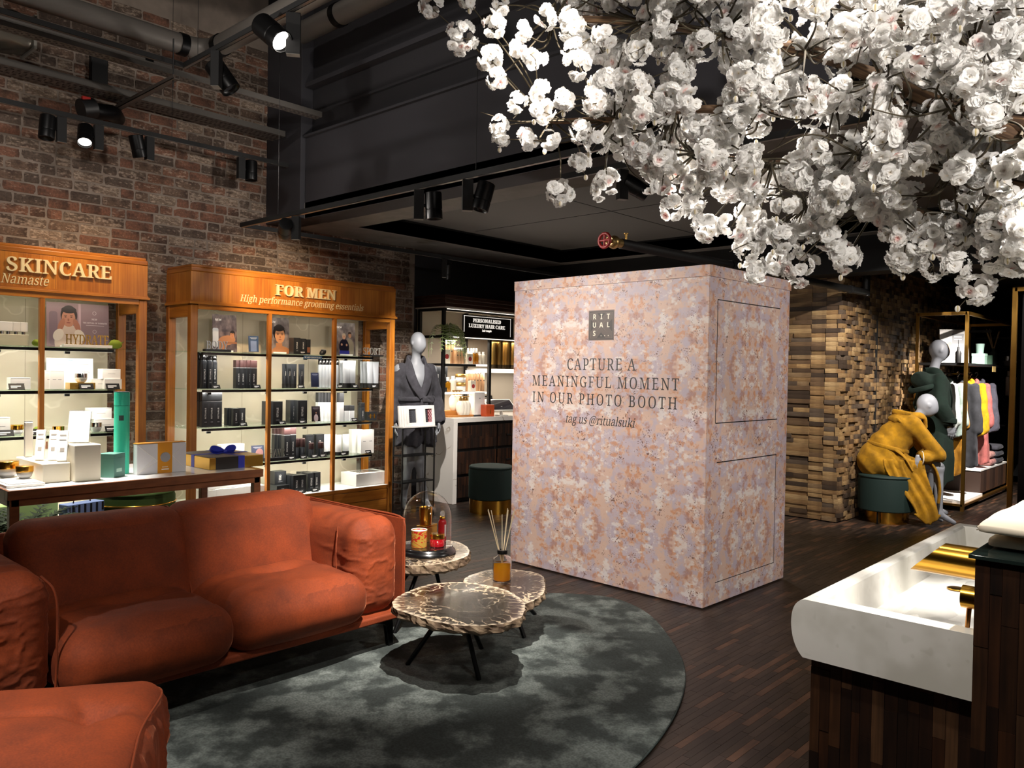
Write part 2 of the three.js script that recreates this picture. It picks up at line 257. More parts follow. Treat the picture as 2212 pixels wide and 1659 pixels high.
// niche wall, bulkhead, soffit, remaining walls
struct('wall_niche', box(5.84, 8.21, 0, SOF, -7.3, -7.06), M.paintBlack);
struct('wall_left', box(-2.4, -2.2, 0, 5.3, -7.1, 3.2), M.wallRear);
struct('wall_front', box(-2.4, 16.4, 0, 5.3, 3.2, 3.4), M.wallRear);
struct('wall_right', box(16.2, 16.4, 0, 5.3, -7.3, 3.2), M.paintBlack);
struct('wall_far', box(12.9, 16.2, 0, SOF, -7.3, -3.4), M.paintBlack);
struct('ceiling', merge(box(-2.4, 4.3, 5.3, 5.5, -7.1, 3.4)), M.concrete);
{
  const s = structGroup('ceiling'); // lowered shop ceiling with a coffer
  const cx0 = 4.62, cx1 = 7.7, cz0 = -6.3, cz1 = -.6;
  part(s, 'soffit', merge(box(4.03, cx0, SOF, SOF + .14, -7.06, 3.2), box(cx1, 16.2, SOF, SOF + .14, -7.06, 3.2), box(cx0, cx1, SOF, SOF + .14, -7.06, cz0), box(cx0, cx1, SOF, SOF + .14, cz1, 3.2)), M.soffit);
  part(s, 'coffer_edge', merge(box(cx0 - .02, cx0, SOF + .005, SOF + .3, cz0, cz1), box(cx1, cx1 + .02, SOF + .005, SOF + .3, cz0, cz1), box(cx0, cx1, SOF + .005, SOF + .3, cz0 - .02, cz0), box(cx0, cx1, SOF + .005, SOF + .3, cz1, cz1 + .02)), M.blackMatte);
  part(s, 'panel', box(cx0 - .02, cx1 + .02, SOF + .16, SOF + .3, cz0 - .02, cz1 + .02), mat(0x6a6662, .9));
  part(s, 'panel_seam', merge(box(4.7, 7.65, SOF + .157, SOF + .162, -4.402, -4.398), box(6.098, 6.102, SOF + .157, SOF + .162, -6.2, -.7)), M.black);
}
{
  const b = structGroup('wall_bulkhead');
  part(b, 'panel', box(4.03, 4.28, SOF - .004, 3.57, -6.3, 3.2), M.paintDark);
  part(b, 'upper_panel', box(4.1, 4.28, 3.57, 5.3, -6.3, 3.2), M.paintBlack);
  part(b, 'ledge', merge(box(4.0, 4.12, 3.565, 3.585, -6.3, 3.2), box(4.07, 4.1, 3.78, 3.8, -6.3, 3.2), box(4.02, 4.12, 4.02, 4.06, -6.3, 3.2)), M.paintDark);
  part(b, 'column', box(3.985, 4.28, SOF, 5.3, BZ, -6.31, .006), M.paintDark);
}
struct('trim', box(7.86, 8.16, 2.5, SOF, -7.0, 3.1), M.blackMatte);
struct('trim', box(8.16, 16.2, 2.74, SOF, -3.05, -2.93), M.blackMatte);

// wall of reclaimed wood blocks
{
  const w = structGroup('wall_wood_blocks'), X0 = 8.21, Z0 = -3.03, f = rng(77), R = .046;
  part(w, 'backing', merge(box(X0 + .04, 12.85, 0, 2.78, -7.2, Z0 - .04)), mat(0x0c0805, .9));
  const t = woodTex(31, [.62, .56, .5], [1, .98, .94], 128, 256, 1.2); t.repeat.set(5, .55); t.rotation = Math.PI / 2;
  const base = mat(0xffffff, .62, 0, { map: t });
  const pal = [0xa08763, 0xac926a, 0x8f7552, 0xb79f78, 0x7f6848, 0x977b56, 0x6f5a44, 0x51402f, 0x62564b, 0x8a755a, 0xa68a62, 0x43362b].map(h => new THREE.Color(h));
  const list = [];
  for (let y = .012; y < 2.74; y += R) {
    for (let x = X0 - .01; x < 12.8;) { let L = Math.min(rr(.07, .16, f), 12.84 - x); if (L < .02) break; list.push([0, x + L / 2, y, L, f() * .035 + .002, Math.floor(f() * 12)]); x += L; }
    for (let z = Z0 - .003; z > -5.4;) { const L = z > -3.2 ? .15 : rr(.14, .38, f); list.push([1, z - L / 2, y, L, f() * .018 + .002, Math.floor(Math.pow(f(), .9) * 12)]); z -= L; }
  }
  const g = box(-.5, .5, 0, R - .0015, -.03, 0);
  const dim = (m, b) => { if (b[0] === 0) m.makeTranslation(b[1], b[2], Z0 + b[4] - .005); else { m.makeRotationY(-Math.PI / 2); m.setPosition(X0 - b[4] + .005, b[2], b[1]); } m.scale(V(b[3] - .0015, 1, 1.4)); return m; };
  const mats = pal.map(c => { const m = base.clone(); m.color = c; return m; });
  const left = list.filter(b => b[0] === 1 && b[1] > -3.6).sort((a, b) => b[3] - a[3]).slice(0, 150), right = list.filter(b => b[0] === 0 && b[1] < 10 && b[2] > .3 && b[2] < 2.45).sort((a, b) => a[1] - b[1]).slice(0, 150), pick = new Set([...left, ...right]);
  const mx = new THREE.Matrix4();
  for (const b of pick) { const m = part(w, 'block', g, mats[b[5]]); dim(mx, b).decompose(m.position, m.quaternion, m.scale); }
  const rest = list.filter(b => !pick.has(b)), im = new THREE.InstancedMesh(g, base, rest.length);
  rest.forEach((b, i) => { im.setMatrixAt(i, dim(mx, b)); im.setColorAt(i, pal[b[5]]); }); im.name = 'blocks'; im.userData.kind = 'stuff'; im.castShadow = im.receiveShadow = true; w.add(im);
  part(w, 'door_gap', merge(box(9.2, 9.206, .02, 2.16, Z0 - .01, Z0 + .032), box(9.2, 10.3, 2.16, 2.166, Z0 - .01, Z0 + .032)), M.black);
}

// ---------- tracks, lamps, pipes ----------
function track(pts, label, drops = []) {
  const o = thing('lighting_track', label, 'track', [0, 0, 0]);
  const gs = [], al = []; for (let i = 0; i + 1 < pts.length; i++) { gs.push(beam(pts[i], pts[i + 1], .036, .034)); const a = pts[i].clone(), b = pts[i + 1].clone(); a.y -= .0175; b.y -= .0175; al.push(beam(a, b, .02, .002)); }
  part(o, 'rail', merge(gs), M.blackMatte); part(o, 'groove', merge(al), mat(0x8d8a86, .35, .8), 'bright aluminium groove');
  for (const [p, top] of drops) part(o, 'suspension_cable', bar(p, V(p.x, top, p.z), .002, 5), M.black);
  return o;
}
function lampHead(p, side, aim, lit, label, s = 1, beamSpec) {
  const o = thing('track_spotlight', label, 'spotlight', [p.x, p.y, p.z]);
  const sx = V(...side).normalize();
  const g = box(-.032 * s, .032 * s, -.19 * s, -.005, -.022 * s, .022 * s, .002); g.rotateY(Math.atan2(-sx.z, sx.x)); part(o, 'driver_box', g, M.blackMatte);
  const bt = box(-.03 * s, .03 * s, -.1915 * s, -.189 * s, -.02 * s, .02 * s); bt.rotateY(Math.atan2(-sx.z, sx.x)); part(o, 'end_plate', bt, mat(0x8a8782, .6), 'pale end plate');
  const c = sx.clone().multiplyScalar(.095 * s).add(V(0, -.1 * s, 0)), d = V(...aim).normalize(), q = new THREE.Quaternion().setFromUnitVectors(V(0, 1, 0), d);
  const put = h => { h.applyQuaternion(q); h.translate(c.x, c.y, c.z); return h; };
  part(o, 'head', put(lathe([[.001, -.085], [.05, -.085], [.054, -.08], [.054, .02], [.051, .022], [.051, .028], [.054, .03], [.054, .085], [.048, .085], [.046, .06], [.001, .06]].map(v => [v[0] * s, v[1] * s]), 28)), M.blackMetal);
  part(o, 'bracket', bar(sx.clone().multiplyScalar(.03 * s).add(V(0, -.1 * s, 0)), sx.clone().multiplyScalar(.06 * s).add(V(0, -.1 * s, 0)), .012 * s), M.blackMetal);
  if (lit) { part(o, 'lens', put(lathe([[.001, .068], [.03, .068], [.046, .064]].map(v => [v[0] * s, v[1] * s]), 28)), new THREE.MeshStandardMaterial({ color: 0xffffff, emissive: 0xfff6ea, emissiveIntensity: lit, roughness: .3 }), 'glowing lens');
    if (beamSpec) { const at = c.clone().add(o.position).addScaledVector(d, .075 * s); spot(at, at.clone().add(d), ...beamSpec); } }
  else part(o, 'lens', put(lathe([[.001, .062], [.046, .061]].map(v => [v[0] * s, v[1] * s]), 28)), mat(0x3a3a3c, .2));
  return o;
}
// track along the brick wall
const T2Y = 3.34;
track([V(.2, T2Y, -6.5), V(3.97, T2Y, -6.5)], 'long black lighting track hanging in front of the brick wall', [[V(1.1, T2Y, -6.5), 5.3], [V(2.9, T2Y, -6.5), 5.3]]);
lampHead(V(2.075, T2Y - .02, -6.5), [-1, 0, 0], [-.1, -1, .12], 0, 'unlit black spotlight, leftmost on the track along the brick wall');
lampHead(V(2.335, T2Y - .02, -6.5), [-1, 0, 0], [-.6, -2.3, 1.5], 9, 'lit black spotlight with round white lens on the track along the brick wall', 1, [14, 40, NEUT, 1]);
lampHead(V(2.72, T2Y - .02, -6.5), [-1, 0, .1], [.28, -1, -.1], 0, 'unlit tilted black spotlight right of the lit one on the brick wall track');
lampHead(V(3.51, T2Y - .02, -6.5), [1, 0, 0], [0, -1, .05], 0, 'unlit black spotlight beside the dark column on the brick wall track');
// track below the bulkhead edge
const T3Y = 2.665, T3X = 3.34;
track([V(T3X + 5.2, T3Y, -6.16), V(T3X, T3Y, -6.16), V(T3X, T3Y, .8)], 'black square lighting track hanging below the bulkhead edge', [[V(T3X, T3Y, -5.6), 4.1], [V(T3X, T3Y, -3.4), 4.1]]);
{
  const z1 = onx(640, 478, T3X).z, z2 = onx(905, 432, T3X).z, z3 = onx(1010, 412, T3X).z;
  lampHead(V(T3X, T3Y - .02, z1), [-.5, 0, -.8], [.45, -.35, -.9], 7, 'lit black spotlight under the bulkhead corner above the cabinet sign', .95, [10, 62, WARM, .9]);
  lampHead(V(T3X, T3Y - .02, z2), [.8, 0, .7], [.05, -1, .02], 0, 'black spotlight with upright head, left of the pair under the bulkhead');
  lampHead(V(T3X, T3Y - .02, z3), [.8, 0, .6], [-.22, -1, -.15], 0, 'black spotlight with tilted head, right of the pair under the bulkhead');
  lampHead(V(onz(960, 574, -6.16).x, T3Y - .02, -6.16), [.8, 0, -.6], [.4, -1, -.5], 0, 'black spotlight above the hair care shelves');
}
// high track
const T1Y = 3.7, T1X = 2.68;
track([V(.2, T1Y, -5.81), V(T1X, T1Y, -5.81), V(T1X, T1Y, .5)], 'black lighting track bent at a corner high under the pipes', [[V(T1X, T1Y, -5.6), 5.3]]);
lampHead(V(T1X + .02, T1Y - .02, onx(628, 40, T1X).z), [-.75, 0, -.55], [.18, -.62, .75], 12, 'large lit black spotlight facing the room under the high pipes', 1.35, [3, 60, NEUT, 1]);
lampHead(V(T1X, T1Y - .02, onx(468, 122, T1X).z), [.5, 0, -.5], [.5, -1, .5], 0, 'unlit boxy black spotlight at the corner of the high track', 1.3);
// lamps among the blossom
track([V(3.9, 2.72, -3.2), V(3.9, 2.72, .8)], 'short black lighting track behind the blossom');
lampHead(V(3.9, 2.7, onx(1345, 372, 3.9).z), [.5, 0, .2], [.65, -.35, .45], 5, 'lit black spotlight with patterned lens half hidden behind white blossom', .95);

{
  const pm = mat(0x6a6560, .5, .2), p = thing('pipe', 'thick dark ceiling pipe bent at the corner above the brick wall', 'pipe');
  part(p, 'run', merge(bar(V(-2.1, 3.93, -6.0), V(2.8, 3.93, -6.0), .075, 20), bar(V(2.95, 3.93, -5.85), V(2.95, 3.93, 3.1), .075, 20), tube([V(2.8, 3.93, -6.0), V(2.88, 3.93, -5.97), V(2.93, 3.93, -5.92), V(2.95, 3.93, -5.85)], .078, 18, 12)), pm);
  part(p, 'collar', bar(V(2.72, 3.93, -6.0), V(2.78, 3.93, -6.0), .083, 20), M.blackMetal); part(p, 'collar', bar(V(2.95, 3.93, -5.82), V(2.95, 3.93, -5.76), .083, 20), M.blackMetal);
  const p2 = thing('pipe', 'thin dark pipe running below the thick ceiling pipe', 'pipe'); part(p2, 'run', bar(V(-2.1, 3.76, -6.1), V(2.7, 3.76, -6.1), .04, 14), pm); part(p2, 'collar', bar(V(2.5, 3.76, -6.1), V(2.56, 3.76, -6.1), .046, 14), M.blackMetal);
  const p3 = thing('pipe', 'dark pipe along the top of the bulkhead', 'pipe'); part(p3, 'run', bar(V(3.72, 4.3, -5.9), V(3.72, 4.3, 3.1), .085, 20), pm); part(p3, 'collar', bar(V(3.72, 4.3, -5.4), V(3.72, 4.3, -5.34), .092, 20), M.blackMetal);
  const p4 = thing('pipe', 'short brownish pipe high above the lit spotlight', 'pipe'); part(p4, 'run', bar(V(2.4, 4.6, -5.9), V(2.4, 4.6, 2), .06, 16), mat(0x4a4232, .6, .2));
  const slots = tex(256, 64, (u, v) => { const a = (u * 8) % 1, b = (u * 8 + .5) % 1; const slot = (Math.abs(v - .25) < .05 || Math.abs(v - .75) < .05) && a > .25 && a < .8; const dot = Math.abs(v - .5) < .1 && Math.abs(b - .5) < .12; return slot || dot ? .06 : .8 + .1 * Math.sin(u * 40); });
  const tr = (name, x0, x1, y, z, w, h, label) => { const o = thing('cable_tray', label, 'tray'); const s = slots.clone(); s.repeat.set(3, 1 / w); s.offset.set(0, .5 - z / w); s.needsUpdate = true; const mm = mat(0x77706a, .6, .3, { map: s }); part(o, 'base', box(x0, x1, y, y + .003, z - w / 2, z + w / 2), mm, 'slotted sheet'); part(o, 'side_rail', merge(box(x0, x1, y, y + h, z - w / 2 - .002, z - w / 2), box(x0, x1, y, y + h, z + w / 2, z + w / 2 + .002)), mat(0x4c4844, .6, .3)); return o; };
  tr('tray', -2, 3.95, 3.66, -5.98, .1, .045, 'narrow perforated cable tray below the ceiling pipes'); tr('tray', -2, 3.95, 3.6, -6.625, .22, .05, 'wide perforated cable tray along the brick wall');
  const st = thing('strut', 'perforated steel strut crossing below the cable trays', 'strut'); part(st, 'channel', merge(box(2.55, 2.595, 3.55, 3.555, -6.75, -5.7), box(2.55, 2.553, 3.55, 3.58, -6.75, -5.7), box(2.592, 2.595, 3.55, 3.58, -6.75, -5.7)), mat(0x5c5550, .6, .3)); part(st, 'threaded_rod', bar(V(2.57, 3.5, -6.76), V(2.57, 3.6, -6.76), .005, 6), M.black); part(st, 'threaded_rod', bar(V(2.57, 3.5, -5.75), V(2.57, 3.85, -5.75), .005, 6), M.black);
  const jb = thing('junction_box', 'flat black box on the brick wall behind the cable trays', 'box'); part(jb, 'housing', box(2.4, 2.53, 3.72, 3.98, BZ, BZ + .05, .004), M.black); part(jb, 'lid', box(2.405, 2.525, 3.725, 3.975, BZ + .05, BZ + .056, .002), M.black);
  const vd = thing('ventilation_duct', 'crumpled foil clad duct at the left above the cable tray', 'duct'); part(vd, 'casing', cushion(.5, .22, .3, .03, [.01, .02, .01], (q) => { q.y += .01 * Math.sin(q.x * 40) * Math.sin(q.z * 31); }, 14).translate(1.62, 3.85, -6.55), mat(0x6a655c, .35, .6)); part(vd, 'flange', box(1.86, 1.88, 3.73, 3.97, -6.71, -6.39, .004), mat(0x9a978f, .4, .5));
  const ds = thing('duct_elbow', 'dark pipe elbow with red mark below the wide cable tray', 'elbow'); part(ds, 'elbow', tube([V(2.6, 3.5, -6.84), V(2.52, 3.5, -6.72), V(2.4, 3.47, -6.65), V(2.26, 3.45, -6.61)], .062, 14, 16), M.blackMetal); part(ds, 'coupling', merge(bar(V(2.34, 3.475, -6.61), V(2.24, 3.44, -6.6), .075, 16)), M.black); part(ds, 'mark', box(2.24, 2.3, 3.5, 3.535, -6.6, -6.56, .004), mat(0xb02018, .5), 'red mark');
  // sprinkler pipe
  const sp = thing('sprinkler_pipe', 'black sprinkler pipe with red valve wheel hanging under the ceiling above the booth', 'pipe');
  const a = V(4.275, 2.355, -3.08), b = V(8.41, 2.355, -2.86), d = V().subVectors(b, a).normalize();
  part(sp, 'run', merge(bar(a.clone().addScaledVector(d, .1), b, .034, 14), bar(V(b.x, 2.321, b.z), V(b.x, 2.84, b.z), .034, 14)), M.black);
  for (const t of [.36, .62, .9]) part(sp, 'collar', bar(a.clone().lerp(b, t), a.clone().lerp(b, t + .012), .04, 14), M.black);
  const vb = a.clone().addScaledVector(d, .03); part(sp, 'valve_body', merge(bar(a.clone().addScaledVector(d, -.02), a.clone().addScaledVector(d, .11), .032, 12), (() => { const g = new THREE.SphereGeometry(.044, 16, 12); g.translate(vb.x, vb.y, vb.z); return flat(g); })(), bar(a.clone().addScaledVector(d, -.06), a, .014, 10)), mat(0xa58a58, .35, .9), 'brass valve body');
  const wh = new THREE.TorusGeometry(.045, .011, 8, 20); const hub = []; for (let i = 0; i < 4; i++) { const an = i * Math.PI / 2; hub.push(bar(V(0, 0, 0), V(.045 * Math.cos(an), .045 * Math.sin(an), 0), .008, 6)); }
  const wg = merge(flat(wh), hub); wg.applyQuaternion(new THREE.Quaternion().setFromUnitVectors(V(0, 0, 1), d)); const wp = a.clone().addScaledVector(d, -.065); wg.translate(wp.x, wp.y, wp.z); part(sp, 'hand_wheel', wg, mat(0x9c2224, .4), 'red hand wheel');
  const hp = a.clone().addScaledVector(d, .16); part(sp, 'sprinkler_head', merge(bar(hp, hp.clone().add(V(0, .07, 0)), .008, 8), bar(hp.clone().add(V(0, .07, 0)), hp.clone().add(V(0, .074, 0)), .018, 10), bar(hp.clone().add(V(0, .03, 0)), hp.clone().add(V(.014, .07, 0)), .003, 5), bar(hp.clone().add(V(0, .03, 0)), hp.clone().add(V(-.014, .07, 0)), .003, 5)), mat(0xb08d50, .35, .9), 'brass sprinkler head');
}
// ---------- lettering ----------
const serifB = await new FontLoader().loadAsync('fonts/droid/droid_serif_bold.typeface.json'), serif = await new FontLoader().loadAsync('fonts/droid/droid_serif_regular.typeface.json');
// letters filling x0..x1 from the baseline y0 up to cap height h, each glyph a geometry of its own
function letters(str, font, x0, x1, y0, h, depth, slant = 0) {
  const out = []; let pen = 0; const sc = font.data.resolution;
  for (const ch of str) { const gl = font.data.glyphs[ch] || font.data.glyphs['?']; const adv = gl.ha / sc; if (ch !== ' ') { const g = new TextGeometry(ch, { font, size: 1, depth: 1, curveSegments: 4 }); g.translate(pen, 0, 0); out.push(g); } pen += adv; }
  let lo = 1e9, hi = -1e9; for (const g of out) { g.computeBoundingBox(); lo = Math.min(lo, g.boundingBox.min.x); hi = Math.max(hi, g.boundingBox.max.x); }
  const e0 = new TextGeometry('E', { font, size: 1, depth: 1, curveSegments: 2 }); e0.computeBoundingBox(); const sx = (x1 - x0) / (hi - lo), sy = h / (e0.boundingBox.max.y - e0.boundingBox.min.y);
  return out.map(g => { g.translate(-lo, 0, 0); g.applyMatrix4(new THREE.Matrix4().set(sx, slant * sy, 0, 0, 0, sy, 0, 0, 0, 0, depth, 0, 0, 0, 0, 1)); g.translate(x0, y0, 0); return flat(g); });
}
const ORD = ['first', 'second', 'third', 'fourth', 'fifth', 'sixth', 'seventh', 'eighth', 'ninth', 'tenth'];

// ---------- the oak wall cabinets ----------
{
  const t = woodTex(51, [.56, .31, .08], [.80, .53, .20], 256, 512, 1.1); t.repeat.set(2.2, .8); M.oak = mat(0xffffff, .36, 0, { map: t });
  const th = t.clone(); th.rotation = Math.PI / 2; th.needsUpdate = true; M.oakH = mat(0xffffff, .36, 0, { map: th });
  const n = fbm(61, 3, 4), n2 = fbm(62, 5, 3);
  M.silk = mat(0xffffff, .42, .1, { map: tex(512, 512, (u, v) => { const w = n(u, v) * 3.2 + v * 2; const d = Math.abs((w % 1) - .5); const vein = sstep(.06, .0, d) * n2(u, v); return mix3(hex(0xb0a48e), hex(0xe8e0d0), clamp(.25 + .5 * n2(v, u) + vein * .6 - .25, 0, 1)); }, true, [.8, .8]) });
}
const ZF = -6.41, ZB = -6.87, SHY = [1.615, 1.298, .968, .638];
function cabinet(x0, x1, mull, label, title, sub) {
  const o = thing('display_cabinet', label, 'cabinet');
  const P = .066;
  for (const [a, b] of [[x0, x0 + P], [x1 - P, x1]]) { part(o, 'post', box(a, b, .0, 2.0, ZF - .06, ZF, .008), M.oak); part(o, 'post', box(a, b, .3, 2.0, ZB, ZB + .05, .006), M.oak); }
  for (const m of mull) part(o, 'mullion', box(m, m + .034, .315, 1.985, ZF - .045, ZF - .004, .005), M.oak);
  part(o, 'top_rail', merge(box(x0 + P, x1 - P, 1.965, 2.01, ZF - .05, ZF - .002), box(x0 + .006, x0 + P - .006, 1.9, 2.01, ZB, ZF - .06), box(x1 - P + .006, x1 - .006, 1.9, 2.01, ZB, ZF - .06)), M.oakH);
  part(o, 'moulding', merge(box(x0 - .014, x1 + .014, 2.004, 2.024, ZB, ZF + .016, .004), box(x0 - .004, x1 + .004, 2.024, 2.034, ZB, ZF + .005)), M.oakH);
  const hd = part(o, 'header', box(x0, x1, 2.03, 2.275, ZB, ZF, .004), M.oak);
  part(hd, 'seam', merge([.12, .31, .5, .69, .88].map(q => box(lerp(x0, x1, q), lerp(x0, x1, q) + .0015, 2.036, 2.268, ZF - .001, ZF + .0006))), mat(0x5a2f0c, .7));
  part(o, 'cornice', merge(box(x0 - .002, x1 + .002, 2.272, 2.315, ZB, ZF + .006, .012), box(x0 + .008, x1 - .008, 2.314, 2.334, ZB, ZF - .012, .006)), M.oakH);
  part(o, 'base', box(x0 + .004, x1 - .004, .0, .296, ZB, ZF - .012), M.oak); part(o, 'base_top', box(x0 + P, x1 - P, .29, .316, ZB, ZF - .002, .003), M.white, 'white display surface');
  part(o, 'base_rail', box(x0 + .004, x1 - .004, .278, .312, ZF - .012, ZF - .001, .003), M.oakH);
  const cols = [x0 + P + .004, ...mull.map(m => m + .017), x1 - P - .004];
  for (let i = 0; i + 1 < cols.length; i++) for (const [a, b] of [[.175, .272], [.06, .168]]) { const d = part(o, 'drawer', box(cols[i] + .004, cols[i + 1] - .004, a, b, ZF - .014, ZF - .003, .003), M.oakH); part(d, 'finger_groove', box(cols[i] + .1, cols[i + 1] - .1, b - .002, b + .001, ZF - .012, ZF - .005), M.black); }
  part(o, 'back_panel', box(x0 + P + .01, x1 - P - .065, .316, 1.99, ZB, ZB + .012), M.silk);
  part(o, 'panel_joint', merge([.33, .66].map(q => box(lerp(x0, x1, q), lerp(x0, x1, q) + .002, .32, 1.98, ZB + .0115, ZB + .0128))), mat(0x7a6c58, .8));
  part(o, 'ceiling', box(x0 + P, x1 - P, 1.99, 2.0, ZB, ZF - .05), mat(0xe8e0d2, .6));
  for (const y of SHY) {
    const s = part(o, 'glass_shelf', box(x0 + .03, x1 - .03, y - .008, y, ZB + .02, ZF - .05), M.glassEdge);
    part(s, 'light_rail', box(x0 + .14, x1 - .23, y - .03, y - .0085, ZF - .075, ZF - .055, .002), M.blackGloss);
    part(s, 'led_light', box(x0 + .15, x1 - .24, y - .032, y - .0305, ZF - .073, ZF - .06), new THREE.MeshStandardMaterial({ color: 0xffffff, emissive: 0xfff0d8, emissiveIntensity: .5 }), 'glowing strip');
    for (const x of [x0 + .2, lerp(x0, x1, .35), lerp(x0, x1, .53), lerp(x0, x1, .74)]) part(s, 'bracket', box(x - .018, x + .018, y - .05, y - .029, ZF - .08, ZF - .06, .003), M.black);
    area(V((x0 + x1) / 2 - .05, y - .034, ZF - .07), V((x0 + x1) / 2 - .05, y - .5, ZF - .3), x1 - x0 - .4, .02, LED, 0xfff7ea);
  }
  area(V((x0 + x1) / 2, 1.985, ZF - .12), V((x0 + x1) / 2, 1.4, ZF - .26), x1 - x0 - .3, .05, LED * .12, 0xfff0da);
  for (const g of title) part(o, 'letter', g.translate(0, 0, ZF + .001), M.signLetter, 'raised cream letter');
  for (const g of sub) part(o, 'letter', g.translate(0, 0, ZF + .0008), M.signLetter);
  return o;
}
M.signLetter = mat(0xf3dfae, .35, .25);
{
  const q = (px, py) => onz(px, py, ZF);
  const a = q(593.3, 638), b = q(723.5, 648.5), c = q(518, 651), d = q(783.5, 671.5);
  cabinet(3.03, 5.18, [3.748, 4.439], 'lit oak display cabinet with glass shelves and raised letters FOR MEN', letters('FOR MEN', serifB, a.x, b.x, (a.y + b.y) / 2, .094, .022), letters('High performance grooming essentials', serif, c.x, d.x, (c.y + d.y) / 2, .058, .004, .22));
  const e = q(11.8, 585), f = q(238.7, 604), g = q(1, 614), h = q(103, 616);
  cabinet(.53, 2.68, [1.228, 1.917], 'lit oak display cabinet with raised letters SKINCARE at the left edge', letters('SKINCARE', serifB, e.x, f.x, (e.y + f.y) / 2, .1, .022), letters('Namaste', serif, g.x, h.x, (g.y + h.y) / 2 + .004, .066, .004, .22));
}
// ---------- goods on the shelves ----------
const Z = (x, y) => [350 + x / 3.0731, 560 + y / 3.0731];
M.can = mat(0x303338, .28, .4); M.boxBlack = mat(0x26282b, .35); M.boxFront = mat(0x34373c, .3);
M.maroon = mat(0x4a3232, .45); M.tubeGrey = mat(0xa9aeb4, .35, .2); M.tubeWhite = mat(0xe9ebee, .4); M.tubeDark = mat(0x2a2d32, .32, .2);
const glyphTex = canvasTex(64, 256, (g, w, h) => { g.fillStyle = '#2c2f33'; g.fillRect(0, 0, w, h); g.save(); g.translate(40, 190); g.rotate(-Math.PI / 2); g.fillStyle = '#e6e6e2'; g.font = 'bold 34px sans-serif'; g.fillText('RITUALS', 0, 0, 135); g.restore(); g.fillStyle = '#8f9296'; g.fillRect(12, 222, 40, 10); });
M.boxPrint = mat(0xffffff, .4, 0, { map: glyphTex });
const cardTex = canvasTex(128, 64, (g, w, h) => { g.fillStyle = '#0c0c0d'; g.fillRect(0, 0, w, h); g.fillStyle = '#e8e8e8'; g.fillRect(16, 22, 84, 11); g.fillRect(16, 40, 52, 7); });
M.card = mat(0xffffff, .4, 0, { map: cardTex });
const plain = c => mat(c, .45);
